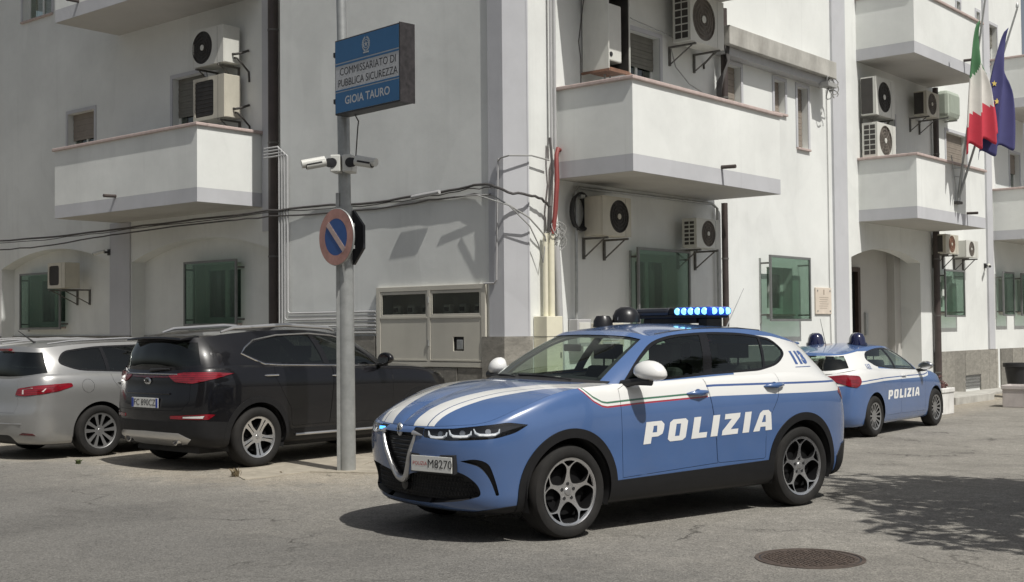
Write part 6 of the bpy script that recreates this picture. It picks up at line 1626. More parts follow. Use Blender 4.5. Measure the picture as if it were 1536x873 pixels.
for y0, y1 in ((0.52, -0.10), (-0.12, -0.60)):
    mb = MB(); mb.tube([ws_pt(y0, 0.04), ws_pt((y0 + y1) / 2, 0.09), ws_pt(y1, 0.10)], 0.008, 6); mb.build('wiper', BLACK, car, True)
# plastic cowl behind the bonnet
mb = MB(); cw = []
for k in range(-8, 9):
    yy = 0.76 * k / 8; j = int(np.argmin(np.abs(S.G[0][:30, 1] - abs(yy)))); p = S.G[0][j]; q_ = S.G[2][j]
    cw += [(p[0] + 0.05, yy, p[2] + 0.004), (q_[0] + 0.004, yy, q_[2] + 0.004)]
mb.add(cw, [(2 * i, 2 * i + 2, 2 * i + 3, 2 * i + 1) for i in range(16)]); mb.build('cowl', BLACK, car, True)
# windscreen frit: printed black edge just inside the glass
mb = MB(); nG_ = S.G.shape; jw = int(2.62 / 12 * (nG_[1] - 1)); 
def frit(i0, i1, j0, j1):
    for sy in (1, -1):
        vs = []; 
        for i in range(i0, i1 + 1):
            for j in range(j0, j1 + 1): p = S.G[i, j]; vs.append((p[0] - 0.012, p[1] * sy, p[2] - 0.009))
        w_ = j1 - j0 + 1; mb.add(vs, [(a * w_ + b_, a * w_ + b_ + 1, (a + 1) * w_ + b_ + 1, (a + 1) * w_ + b_) for a in range(i1 - i0) for b_ in range(w_ - 1)])
frit(1, 4, 0, jw + 1); frit(22, 25, 0, jw + 1); frit(1, 25, jw - 1, jw + 1); mb.build('windscreen_border', BLACK, car, fixn=False)
# inside and underneath
mb = MB(); mb.box(-2.0, 1.9, -0.62, 0.62, 0.20, 0.36); mb.box(-0.95, 0.95, -0.78, 0.78, 0.22, 0.42); mb.box(0.75, 1.0, -0.74, 0.74, 0.40, 0.98); mb.box(-2.0, -1.5, -0.70, 0.70, 0.36, 0.98); mb.box(1.0, 2.0, -0.40, 0.40, 0.36, 0.72); mb.build('underbody', INTER, car)
mb = MB(); mb.box(0.55, 0.98, -0.72, 0.72, 0.94, 1.02); mb.build('dashboard', INTER, car, bevel=0.03)
mb = MB(); mb.tube([(0.50 - 0.05 * math.sin(t), 0.37 + 0.18 * math.cos(t), 0.97 + 0.17 * math.sin(t)) for t in [k * math.pi / 10 for k in range(21)]], 0.016, 8); mb.tube([(0.50, 0.37, 0.97), (0.75, 0.37, 0.92)], 0.03, 8); mb.box(0.48, 0.51, 0.22, 0.52, 0.95, 0.99); mb.build('steering_wheel', INTER, car, True)
seats(car, (0.0, -0.85), 0.66, 0.76)
mb = MB(); mb.box(0.52, 0.54, -0.11, 0.11, 1.375, 1.435); mb.build('inner_mirror', BLACK, car, bevel=0.012)
for x in (1.318, -1.318): wheel_well(car, x, 0.885, 0.40)
add_wheels(car, 2.636, 0.905, 'five_hole', 0.350, 0.251, 0.235, 0.0, 0.0, 0.0)
# ================================================================== PARKED CARS
def curve_y(s, x, z):
    h = s.tree.ray_cast(Vector((x, 3, z)), Vector((0, -1, 0))); return h[0].y if h[0] is not None else 0.85
def hatch(root, sp, c):
    """cut a skin into the parts of a parked car and fit it out; c holds outlines, paints and fittings"""
    s = make_shell(sp, 104, 40); L_ = float(s.Sarr[-1]); c['shell'] = s; P_ = c['paint']
    GH = (3,); isr = lambda q: q.x < -1.2; isf = lambda q: q.x > 1.2
    s.cut(SIDE, c['dlo'], 'window_surround', GH)
    inner = shrink(c['dlo'], c.get('rim', 0.022)); panes = []; rest = inner
    for (l0, l1) in c['pillars']:
        panes.append(clip_x(rest, False, l0)); rest = clip_x(rest, True, l1)
    panes.append(rest)
    for k, pl in enumerate(panes):
        if len(pl) > 2: s.cut(SIDE, pl, 'window%d' % k, GH, ('window_surround',))
    wb = sp['wb'] / 2; ra = c.get('arch_r', 0.385); rc = c.get('clad_r', 0)
    for cx in (wb, -wb): s.cut(SIDE, arch(cx, c.get('arch_z', 0.335), ra), 'hole', (1,))
    if rc:
        for cx in (wb, -wb): s.cut(SIDE, arch(cx, c.get('arch_z', 0.335), rc), 'cladding', (1,), test=lambda q: q.y > 0.5)
        s.cut(SIDE, [(wb - .3, 0.1), (wb - .3, c['sill']), (-wb + .3, c['sill'] + .02), (-wb + .3, 0.1)], 'cladding', (1,), test=lambda q: q.y > 0.3)
    for nm, pl in c['doors']: s.cut(SIDE, pl, nm, (1,), test=lambda q: q.y > 0.55)
    for nm, pl in c['rear']: s.cut(WRAP, [(L_ - a, z) for a, z in pl], nm, (1,), ('bumper_lamp',) if nm == 'reversing_lamp' else ('body',), test=isr)
    for nm, pl in c.get('front', ()): s.cut(WRAP, pl, nm, (1,), test=isf)
    tt = s.P[-1]; od = np.argsort(-tt[:, 0]); kx, kz = -tt[od, 0], tt[od, 2]
    up = c.get('upper', P_)
    b = part(s, root, 'body', 'body', [P_, up])[0]; split_upper(b, lambda q: q.z > np.interp(-q.x, kx, kz) + 0.004)
    part(s, root, 'bonnet', 'hood', c.get('hoodpaint', P_), 0, 0.003, 0.02); part(s, root, 'roof', 'roof', c.get('roofpaint', up))
    done = set()
    for nm, _ in c['doors']: part(s, root, nm.split('.')[0], nm, P_, 0, 0.0035, 0.03, 'pair')
    part(s, root, 'window_surround', 'window_surround', GLOSSB, -0.001, 0, 0.012, 'pair')
    for k in range(len(panes)): part(s, root, 'window', 'window%d' % k, c.get('sideglass', DGLASS), -0.005, 0, 0, 'pair')
    part(s, root, 'windscreen', 'windscreen', WSGLASS, -0.004); part(s, root, 'rear_window', 'rear_window', c.get('rearglass', DGLASS), -0.004)
    if rc: part(s, root, 'cladding', 'cladding', TRIM, 0.008, 0, 0.03, 'pair')
    for nm in dict.fromkeys(n for n, _ in c['rear']):
        mt, out, how = c['rmat'][nm]; part(s, root, nm, nm, mt, out, 0.003 if 'lid' in nm or 'lamp' in nm else 0, 0.03, how)
    for nm in dict.fromkeys(n for n, _ in c.get('front', ())):
        mt, out, how = c['rmat'][nm]; part(s, root, nm, nm, mt, out, 0, 0.02, how)
    # inside, underside, arches, wheels
    xr, xf = sp['plan'][-1][0], sp['plan'][0][0]
    mb = MB(); mb.box(xr + .3, xf - .35, -0.60, 0.60, 0.19, 0.36); mb.box(-wb + .4, wb - .4, -0.76, 0.76, 0.22, 0.42); mb.box(0.8, 1.0, -0.72, 0.72, 0.4, 0.92); mb.box(xr + .25, xr + .75, -0.66, 0.66, 0.36, 0.86); mb.build('underbody', INTER, root)
    mb = MB(); mb.box(0.55, 0.95, -0.68, 0.68, 0.88, 0.96); mb.build('dashboard', INTER, root, bevel=0.03)
    seats(root, (-0.05, -0.9), 0.60, 0.78)
    for x in (wb, -wb): wheel_well(root, x, 0.87, ra + 0.01, cz=c.get('arch_z', 0.335))
    add_wheels(root, sp['wb'], c['track'], *c['wheel'], spin=c.get('spin', 0.2))
    for sd in (1, -1):
        for hx, hz in c['handles']:
            yy = curve_y(s, hx, hz); mb = MB()
            mb.tube([(hx + .1, (yy - .004) * sd, hz), (hx + .08, (yy + .02) * sd, hz), (hx - .08, (yy + .02) * sd, hz), (hx - .1, (yy - .004) * sd, hz)], [0.008, 0.012, 0.012, 0.008], 8); mb.build('door_handle', c.get('handle_mat', P_), root, True)
        mx, mz, my = c['mirror']
        bm_ = bmesh.new(); bmesh.ops.create_uvsphere(bm_, u_segments=20, v_segments=12, radius=1.0)
        for v in bm_.verts:
            x, y, z = v.co; x *= 0.085; x = x if x > -0.03 else -0.03 + (x + 0.03) * 0.2; v.co = (mx + x, (my + y * 0.125) * sd, mz + z * (0.085 if z > 0 else 0.06))
        me = bpy.data.meshes.new('mirror'); bm_.to_mesh(me); bm_.free(); me.materials.append(c.get('mirror_mat', P_)); shade(me, 60); mo = link('mirror', me, root)
        mb = MB(); mb.tube([(mx + .05, 0.78 * sd, mz - .08), (mx + .02, my * sd, mz - .055)], [0.03, 0.025], 8); mb.build('mirror_foot', BLACK, mo, True)
        mb = MB(); mb.add([(mx - .046, (my + .095 * math.cos(t)) * sd, mz + .055 * math.sin(t)) for t in [k * math.pi / 9 for k in range(18)]], [tuple(range(18))]); mb.build('mirror_glass', CHROME, mo, fixn=False)
    # bright line round the windows
    if c.get('brightline'):
        lo, mt, rad = c['brightline']
        for sd in (1, -1):
            pts = []
            for x, z in lo:
                yy = curve_y(s, x, z); pts.append((x, (yy + 0.004) * sd, z))
            mb = MB(); mb.tube(pts, rad, 6); mb.build('window_trim', mt, root, True)
    return s
# ---------------- dark SUV
K_PLAN = [(2.24, 0), (2.22, 0.30), (2.13, 0.56), (1.94, 0.78), (1.67, 0.885), (1.335, 0.915), (0.80, 0.915), (0.30, 0.915), (-0.25, 0.918), (-0.80, 0.92), (-1.335, 0.925), (-1.76, 0.905), (-2.04, 0.815), (-2.175, 0.56), (-2.225, 0.27), (-2.235, 0)]
kia_sp = dict(plan=K_PLAN, belt=[0.94, 0.94, 0.95, 0.97, 1.03, 1.08, 1.11, 1.125, 1.14, 1.155, 1.175, 1.18, 1.165, 1.145, 1.135, 1.135], W=0.92, zref=0.42, xm=1.3, wb=2.67, cowl_u=6.0, cowl_x=1.02,
    rows=[(0.25, None, 0.16, 0.3, 0.34), (0.275, None, 0.06, 0.12, 0.20), (0.345, None, 0.02, 0.05, 0.08), (0.42, None, 0.01, 0.03, 0.02), (0.0, 0.28, 0.004, 0.0, 0.0), (0.0, 0.5, 0.0, 0.0, 0.005), (0.0, 0.72, 0.0, 0.01, 0.035), (0.0, 0.86, 0.02, 0.03, 0.045), (0.0, 0.95, 0.045, 0.045, 0.06), (0.0, 1.0, 0.075, 0.07, 0.075)],
    hood_z=[(0.9, 1.165), (1.02, 1.155), (1.4, 1.125), (1.75, 1.07), (2.0, 1.01), (2.2, 0.945)],
    g_base=[(1.06, 0, 1.14), (1.04, 0.30, 1.14), (0.97, 0.55, 1.13), (0.80, 0.765, 1.105), (0.42, 0.825, 1.115), (0.0, 0.84, 1.13), (-0.5, 0.845, 1.14), (-1.0, 0.845, 1.15), (-1.5, 0.835, 1.175), (-1.93, 0.775, 1.16), (-2.10, 0.56, 1.135), (-2.15, 0.27, 1.13), (-2.16, 0, 1.13)],
    g_top=[(0.30, 0, 1.575), (0.285, 0.27, 1.57), (0.23, 0.47, 1.558), (0.10, 0.585, 1.53), (-0.18, 0.62, 1.56), (-0.5, 0.635, 1.578), (-0.9, 0.635, 1.575), (-1.3, 0.625, 1.56), (-1.65, 0.61, 1.53), (-1.88, 0.575, 1.50), (-2.0, 0.47, 1.505), (-2.05, 0.23, 1.515), (-2.06, 0, 1.52)],
    g_bulge=[(0.05, 0), (0.05, 0.01), (0.05, 0.02), (0.03, 0.03), (0, 0.035), (0, 0.035), (0, 0.035), (0, 0.033), (0, 0.03), (-0.01, 0.02), (-0.03, 0.01), (-0.035, 0), (-0.035, 0)],
    wind=(2.62, 0.07, 0.93), rear=(9.25, 0.10, 0.86), roof_z=[(-2.1, 1.518), (-1.7, 1.578), (-1.2, 1.618), (-0.7, 1.632), (-0.2, 1.622), (0.3, 1.575)], roof_part=True)
KP = paint('dark charcoal paint', (0.005, 0.005, 0.0065), 0.0, 0.3, 0.8, spec=0.25, dust=0.03)
kia = thing('parked_car', 'dark charcoal SUV with silver roof rails parked behind the sign pole', 'car', WP(12.36, 10.40), math.atan2(E2.y, E2.x), 'cars parked along the grey facade')
kdlo = rounded([(0.70, 1.115, 0.01), (-0.4, 1.155, 0.1), (-1.18, 1.185, 0.04), (-1.52, 1.315, 0.10), (-1.30, 1.455, 0.16), (-0.9, 1.525, 0.2), (-0.40, 1.540, 0.2), (0.0, 1.51, 0.2), (0.25, 1.445, 0.2), (0.48, 1.29, 0.2)], 0.05, 5)
kc = dict(paint=KP, dlo=kdlo, pillars=[(((-0.17, 1.1), (-0.33, 1.55)), ((-0.26, 1.1), (-0.42, 1.55)))], arch_r=0.40, clad_r=0.47, sill=0.40, arch_z=0.35,
    doors=[('front_door', [(0.80, 0.42), (0.82, 1.0), (0.80, 1.12), (-0.17, 1.19), (-0.18, 1.05), (-0.26, 0.45)]), ('rear_door', rounded([(-0.262, 0.45), (-0.182, 1.05), (-0.172, 1.19), (-1.05, 1.22), (-1.10, 1.05), (-0.98, 0.84), (-0.86, 0.66), (-0.85, 0.45)], 0.03))],
    rear=[('bumper_skid', [(-.01, 0.285), (0.30, 0.28), (0.60, 0.315), (0.70, 0.37), (0.55, 0.435), (-.01, 0.445)]), ('lower_bumper', [(-.01, 0.1), (-.01, 0.565), (0.5, 0.565), (0.85, 0.57), (1.15, 0.55), (1.20, 0.1)]), ('tail_lamp', rounded([(0.36, 1.075), (0.48, 1.0), (0.72, 0.985), (0.98, 1.035), (1.25, 1.095), (0.95, 1.115), (0.6, 1.11)], 0.02)), ('bumper_lamp', rounded([(0.44, 0.59), (0.92, 0.585), (1.0, 0.64), (0.92, 0.65), (0.44, 0.63)], 0.01)), ('reversing_lamp', [(0.62, 0.60), (0.86, 0.598), (0.88, 0.632), (0.62, 0.622)]), ('lid_garnish', [(-.01, 1.045), (0.40, 1.05), (0.40, 1.08), (-.01, 1.08)]), ('tailgate_lid', [(-.01, 0.675), (0.60, 0.685), (0.70, 0.80), (0.68, 1.2), (-.01, 1.2)])],
    front=[('headlamp', rounded([(0.42, 0.86), (0.95, 0.90), (1.25, 1.0), (0.9, 1.0), (0.42, 0.93)], 0.03))],
    rmat={'tail_lamp': (REDL, 0.010, 'pair'), 'lower_bumper': (TRIM, 0.006, 'both'), 'bumper_skid': (SATIN, 0.012, 'both'), 'lid_garnish': (REDD, 0.003, 'both'), 'tailgate_lid': (KP, 0.0, 'both'), 'bumper_lamp': (REDL, 0.006, 'pair'), 'reversing_lamp': (M('clear lamp', (0.62, 0.60, 0.58), 0.15), 0.006, 'pair'), 'headlamp': (LENS, 0.0, 'pair')},
    track=0.915, wheel=('split_five', 0.352, 0.235, 0.235), spin=0.1, handles=((-0.10, 1.02), (-1.14, 1.055)), handle_mat=CHROME, mirror=(0.60, 1.20, 1.0), sideglass=DGLASS, rearglass=DGLASS,
    brightline=([(0.62, 1.118), (0.2, 1.128), (-0.4, 1.150), (-1.0, 1.170), (-1.20, 1.186), (-1.33, 1.238), (-1.49, 1.312), (-1.42, 1.375), (-1.26, 1.462), (-0.9, 1.518), (-0.40, 1.533), (0.0, 1.505), (0.25, 1.44)], CHROME, 0.010))
ks = hatch(kia, kia_sp, kc)
for sd in (1, -1):
    mb = MB(); mb.tube([(0.10, 0.575 * sd, 1.565), (0.0, 0.58 * sd, 1.60), (-0.7, 0.60 * sd, 1.640), (-1.45, 0.585 * sd, 1.605), (-1.62, 0.575 * sd, 1.56)], [0.012, 0.022, 0.025, 0.022, 0.012], 10); mb.build('roof_rail', SATIN, kia, True)
    mb = MB(); mb.tube([(0.75, (curve_y(ks, 0.75, 0.33) + 0.016) * sd, 0.335), (-0.8, (curve_y(ks, -0.8, 0.34) + 0.016) * sd, 0.345)], 0.016, 8); mb.build('sill_trim', SATIN, kia, True)
def rear_pt(s, y, z, off=0.0):
    h = s.tree.ray_cast(Vector((-4, max(abs(y), 0.002), z)), Vector((1, 0, 0))); x = h[0].x if h[0] is not None else -2.2
    return Vector((x - off, y, z))
mb = MB(); vs = [(x, yy, z - 0.02 * (abs(yy) / 0.5) ** 2) for yy in (-0.53, -0.35, -0.15, 0.15, 0.35, 0.53) for x, z in ((-1.86, 1.545), (-2.13, 1.515), (-2.14, 1.49), (-1.95, 1.495))]
mb.add(vs, [(4 * i + j, 4 * i + (j + 1) % 4, 4 * i + 4 + (j + 1) % 4, 4 * i + 4 + j) for i in range(5) for j in range(4)] + [(0, 1, 2, 3), (23, 22, 21, 20)]); mb.build('spoiler', KP, kia, True, bevel=0.008)
mb = MB(); mb.tube([rear_pt(ks, -0.02, 1.13, 0.012), rear_pt(ks, -0.20, 1.145, 0.016), rear_pt(ks, -0.36, 1.15, 0.014)], [0.022, 0.014, 0.008], 8); mb.build('rear_wiper', BLACK, kia, True)
p = rear_pt(ks, 0.0, 1.01, 0.012)
mb = MB(); mb.lathe([(0.0, 0.010), (0.045, 0.008), (0.055, 0.0)], 24, 'x'); mb.v = [(p.x - x, y * 1.25, p.z + z * 0.75) for x, y, z in mb.v]; em = mb.build('emblem', CHROME, kia, True)
mb = text_mb('KIA', 0.055, lambda u, v, w_: (p.x - 0.0125 - w_, -u, p.z + v), None, bold=0.001); mb.build('emblem_lettering', RIMD, em, fixn=False)
p = rear_pt(ks, 0.06, 0.78, 0.015)
plate_obj(kia, (p.x, 0.0, 0.765), -math.pi / 2, 0.52, 0.112, [('FC 890CZ', 0.10, 0.0, 0.0, PLATEK, 0.0)], 0.0)
mb = MB(); q = rear_pt(ks, 0.3, 0.88, 0.008); mb.tube([rear_pt(ks, y_, 0.872, 0.006) for y_ in (-0.42, -0.2, 0.0, 0.2, 0.42)], 0.012, 8); mb.build('plate_lip', KP, kia, True)
mb = MB(); mb.tube([rear_pt(ks, y_, 1.092, 0.010) for y_ in (-0.5, -0.3, -0.1, 0.1, 0.3, 0.5)], 0.007, 6); mb.build('lid_strip', CHROME, kia, True)
for sd in (1, -1):
    p = rear_pt(ks, 0.5 * sd, 0.36, 0.0); mb = MB(); mb.lathe([(0.045, 0.0), (0.052, 0.004), (0.052, 0.10), (0.04, 0.10)], 18, 'x', (p.x - 0.02, 0.46 * sd, 0.345)); mb.build('tailpipe', CHROME, kia, True)
# ---------------- silver estate
M_PLAN = [(2.21, 0), (2.18, 0.30), (2.08, 0.56), (1.90, 0.76), (1.66, 0.855), (1.35, 0.885), (0.80, 0.895), (0.30, 0.90), (-0.25, 0.90), (-0.80, 0.90), (-1.35, 0.905), (-1.80, 0.88), (-2.12, 0.80), (-2.27, 0.56), (-2.335, 0.27), (-2.35, 0)]
meg_sp = dict(plan=M_PLAN, belt=[0.80, 0.80, 0.81, 0.84, 0.90, 0.96, 0.995, 1.005, 1.015, 1.03, 1.05, 1.06, 1.05, 1.02, 1.0, 1.0], W=0.90, zref=0.38, xm=1.3, wb=2.70, cowl_u=6.0, cowl_x=1.10,
    rows=[(0.18, None, 0.16, 0.3, 0.22), (0.20, None, 0.06, 0.12, 0.10), (0.28, None, 0.02, 0.05, 0.03), (0.38, None, 0.005, 0.02, 0.0), (0.0, 0.28, 0.0, 0.0, -0.01), (0.0, 0.48, 0.0, 0.0, 0.03), (0.0, 0.70, 0.0, 0.02, 0.05), (0.0, 0.86, 0.025, 0.04, 0.065), (0.0, 0.95, 0.05, 0.06, 0.085), (0.0, 1.0, 0.08, 0.09, 0.11)],
    hood_z=[(0.9, 1.06), (1.10, 1.04), (1.4, 1.0), (1.75, 0.93), (2.0, 0.86), (2.16, 0.805)],
    g_base=[(1.14, 0, 1.03), (1.12, 0.30, 1.03), (1.04, 0.55, 1.02), (0.86, 0.755, 0.99), (0.42, 0.80, 1.0), (0.0, 0.815, 1.005), (-0.5, 0.818, 1.015), (-1.0, 0.815, 1.03), (-1.55, 0.80, 1.05), (-1.98, 0.735, 1.045), (-2.16, 0.53, 1.01), (-2.21, 0.26, 0.995), (-2.22, 0, 0.995)],
    g_top=[(0.28, 0, 1.44), (0.26, 0.27, 1.435), (0.20, 0.46, 1.42), (0.07, 0.57, 1.395), (-0.2, 0.605, 1.425), (-0.5, 0.62, 1.44), (-0.95, 0.62, 1.44), (-1.4, 0.605, 1.425), (-1.75, 0.58, 1.40), (-1.96, 0.54, 1.38), (-2.05, 0.44, 1.39), (-2.09, 0.22, 1.40), (-2.10, 0, 1.40)],
    g_bulge=[(0.05, 0), (0.05, 0.01), (0.05, 0.02), (0.03, 0.03), (0, 0.035), (0, 0.035), (0, 0.035), (0, 0.033), (0, 0.03), (-0.01, 0.02), (-0.03, 0.01), (-0.035, 0), (-0.035, 0)],
    wind=(2.62, 0.07, 0.93), rear=(9.05, 0.06, 0.86), roof_z=[(-2.1, 1.40), (-1.7, 1.445), (-1.2, 1.478), (-0.6, 1.492), (-0.1, 1.48), (0.28, 1.44)], roof_part=True)
MP = paint('silver paint', (0.37, 0.37, 0.362), 0.6, 0.30, 0.8, dust=0.10)
meg = thing('parked_car', 'silver estate car with red tail lamp and ten spoke wheels parked at the left', 'car', WP(15.06, 10.06), math.atan2(E2.y, E2.x), 'cars parked along the grey facade')
mdlo = rounded([(0.72, 1.0, 0.01), (-0.5, 1.03, 0.1), (-1.60, 1.09, 0.12), (-1.86, 1.19, 0.16), (-1.74, 1.34, 0.12), (-1.3, 1.395, 0.2), (-0.5, 1.41, 0.2), (0.0, 1.385, 0.2), (0.3, 1.29, 0.2)], 0.05, 5)
mc = dict(paint=MP, dlo=mdlo, pillars=[(((-0.22, 1.0), (-0.32, 1.42)), ((-0.30, 1.0), (-0.40, 1.42))), (((-1.15, 1.0), (-1.19, 1.42)), ((-1.20, 1.0), (-1.24, 1.42)))], arch_r=0.372, sill=0.3, arch_z=0.325,
    doors=[('front_door', [(0.80, 0.32), (0.84, 0.9), (0.82, 1.02), (-0.22, 1.06), (-0.23, 0.95), (-0.29, 0.33)]), ('rear_door', rounded([(-0.293, 0.33), (-0.233, 0.95), (-0.223, 1.06), (-1.18, 1.10), (-1.16, 0.95), (-1.02, 0.78), (-0.93, 0.62), (-0.92, 0.33)], 0.03)), ('fuel_flap', circ(-1.52, 0.90, 0.085, 20))],
    rear=[('tail_lamp', rounded([(0.46, 0.80), (0.50, 0.885), (0.80, 0.925), (1.22, 0.945), (1.24, 0.90), (1.05, 0.845), (0.85, 0.815), (0.62, 0.79)], 0.03)), ('lower_bumper', rounded([(-.01, 0.1), (-.01, 0.31), (0.42, 0.31), (0.55, 0.1)], 0.06)), ('reflector', rounded([(0.56, 0.315), (0.80, 0.305), (0.76, 0.335), (0.62, 0.345)], 0.01)), ('tailgate_lid', [(-.01, 0.58), (0.50, 0.585), (0.53, 0.70), (0.50, 0.785), (0.46, 0.80), (0.49, 0.885), (0.52, 1.2), (-.01, 1.2)])],
    front=[('headlamp', rounded([(0.5, 0.70), (1.0, 0.74), (1.3, 0.88), (0.9, 0.86), (0.5, 0.78)], 0.03))],
    rmat={'tail_lamp': (REDL, 0.008, 'pair'), 'lower_bumper': (TRIM, 0.0, 'both'), 'reflector': (REDD, 0.004, 'pair'), 'tailgate_lid': (MP, 0.0, 'both'), 'headlamp': (LENS, 0.0, 'pair')},
    track=0.90, wheel=('ten_v', 0.327, 0.222, 0.215), spin=0.3, handles=((-0.10, 0.90), (-1.0, 0.93)), mirror=(0.62, 1.06, 0.99), sideglass=DGLASS, rearglass=DGLASS)
ms = hatch(meg, meg_sp, mc)
for sd in (1, -1):
    mb = MB(); mb.tube([(0.0, 0.58 * sd, 1.43), (-0.1, 0.585 * sd, 1.455), (-0.8, 0.60 * sd, 1.49), (-1.6, 0.58 * sd, 1.465), (-1.9, 0.565 * sd, 1.43)], [0.010, 0.014, 0.016, 0.014, 0.010], 8); mb.build('roof_rail', SATIN, meg, True)
    # clear indicator panel inside the red lamp
    L_ = float(ms.Sarr[-1]); jj = lambda a: int(np.argmin(np.abs(ms.Sarr - (L_ - a)))); pts = []
    for a_, z_ in ((0.56, 0.815), (0.88, 0.845), (0.92, 0.885), (0.70, 0.895), (0.56, 0.87)):
        col = ms.P[:, jj(a_)]; i_ = int(np.argmin(np.abs(col[:, 2] - z_))); q = Vector(col[i_]); n_ = Vector((q.x + 1.2, q.y, 0)); n_.normalize(); q = q + n_ * 0.014; pts.append((q.x, q.y * sd, z_))
    mb = MB(); mb.add(pts, [tuple(range(5))]); mb.build('indicator_lens', M('clear indicator', (0.55, 0.48, 0.46), 0.15, var=0.15, vscale=30), meg, fixn=False)
p = rear_pt(ms, 0.0, 0.66, 0.012); plate_obj(meg, (p.x, 0, 0.52), -math.pi / 2, 0.52, 0.112, [('FA 207ML', 0.10, 0.0, 0.0, PLATEK, 0.0)])
mb = MB(); mb.tube([(-1.75, 0.0, 1.445), (-1.78, 0.0, 1.46), (-1.98, 0.0, 1.60)], [0.02, 0.012, 0.004], 6); mb.build('aerial', BLACK, meg, True)
p = rear_pt(ms, 0, 1.33, 0.01); mb = MB(); mb.box(p.x - 0.02, p.x + 0.03, -0.13, 0.13, 1.345, 1.375); mb.build('brake_lamp', REDL, meg, bevel=0.006)
mb = MB(); mb.tube([rear_pt(ms, y_, 0.45, 0.006) for y_ in (-0.6, -0.3, 0.0, 0.3, 0.6)], 0.010, 6); mb.build('bumper_crease', MP, meg, True)
# a further silver car at the very edge of the frame
far = copy_tree(meg); far.location = WP(17.95, 10.75); tag(far, 'silver car at the far left edge, mostly hidden beyond the silver estate', 'car', 'cars parked along the grey facade')
# ---------------- patrol hatchback at the right
G_PLAN = [(2.14, 0), (2.11, 0.30), (2.02, 0.56), (1.85, 0.76), (1.62, 0.855), (1.317, 0.885), (0.80, 0.89), (0.30, 0.895), (-0.25, 0.895), (-0.80, 0.898), (-1.317, 0.905), (-1.70, 0.88), (-1.98, 0.785), (-2.13, 0.54), (-2.195, 0.26), (-2.21, 0)]
giu_sp = dict(plan=G_PLAN, belt=[0.72, 0.73, 0.75, 0.79, 0.87, 0.94, 0.985, 1.0, 1.02, 1.04, 1.06, 1.06, 1.03, 1.0, 0.99, 0.99], W=0.895, zref=0.38, xm=1.3, wb=2.634, cowl_u=6.0, cowl_x=1.08,
    rows=[(0.17, None, 0.16, 0.3, 0.25), (0.19, None, 0.06, 0.12, 0.12), (0.28, None, 0.02, 0.05, 0.04), (0.38, None, 0.005, 0.02, 0.01), (0.0, 0.28, 0.0, 0.0, 0.0), (0.0, 0.48, 0.0, 0.0, 0.01), (0.0, 0.70, 0.0, 0.02, 0.05), (0.0, 0.86, 0.025, 0.04, 0.075), (0.0, 0.95, 0.05, 0.06, 0.10), (0.0, 1.0, 0.085, 0.09, 0.12)],
    hood_z=[(0.9, 1.04), (1.08, 1.02), (1.4, 0.97), (1.7, 0.90), (1.95, 0.80), (2.08, 0.725)],
    g_base=[(1.12, 0, 1.01), (1.10, 0.30, 1.01), (1.02, 0.55, 1.0), (0.85, 0.74, 0.975), (0.42, 0.79, 0.99), (0.0, 0.805, 1.0), (-0.5, 0.81, 1.02), (-1.0, 0.81, 1.045), (-1.45, 0.79, 1.06), (-1.85, 0.70, 1.04), (-2.04, 0.50, 1.0), (-2.10, 0.25, 0.985), (-2.11, 0, 0.985)],
    g_top=[(0.22, 0, 1.41), (0.20, 0.25, 1.405), (0.14, 0.44, 1.392), (0.02, 0.545, 1.368), (-0.22, 0.575, 1.395), (-0.5, 0.585, 1.405), (-0.85, 0.58, 1.398), (-1.15, 0.565, 1.375), (-1.45, 0.545, 1.335), (-1.66, 0.505, 1.30), (-1.78, 0.41, 1.30), (-1.84, 0.2, 1.31), (-1.85, 0, 1.312)],
    g_bulge=[(0.05, 0), (0.05, 0.01), (0.05, 0.02), (0.03, 0.03), (0, 0.035), (0, 0.035), (0, 0.035), (0, 0.033), (0, 0.028), (-0.01, 0.015), (-0.02, 0.005), (-0.03, 0), (-0.03, 0)],
    wind=(2.62, 0.07, 0.93), rear=(8.95, 0.14, 0.90), roof_z=[(-1.9, 1.305), (-1.6, 1.37), (-1.2, 1.425), (-0.7, 1.456), (-0.2, 1.448), (0.22, 1.41)], roof_part=True)
GLOW = [(-2.3, 0.80), (-1.5, 0.845), (-1.0, 0.86), (0.0, 0.865), (0.8, 0.86), (1.0, 0.88), (1.25, 1.2), (2.3, 1.3)]
GSIDE = police_paint('patrol hatchback paint, flank', GLOW, (-2.3, 2.3), (0.035, 0.052, 3.0))
GUP = police_paint('patrol hatchback paint, upper', [(-2.3, 0.8), (-1.0, 0.8), (-0.9, 2.0), (2.3, 2.0)], (-2.3, 2.3), False, greenhouse=[(-2.3, 1.25), (-1.7, 1.28), (-1.3, 1.33), (2.3, 1.34)])
giu = thing('police_car', 'smaller police hatchback with red tail lamps parked by the arched entrance', 'police car')
gh = math.atan2(E2.y, E2.x) + R(1.4); giu.location = WP(9.10, 19.80, -0.17); giu.rotation_euler = (0, 0, gh)
gdlo = rounded([(0.70, 0.985, 0.01), (-0.4, 1.03, 0.1), (-1.05, 1.09, 0.08), (-1.30, 1.20, 0.16), (-1.12, 1.315, 0.14), (-0.7, 1.372, 0.2), (-0.3, 1.378, 0.2), (0.0, 1.345, 0.2), (0.28, 1.25, 0.2)], 0.05, 5)
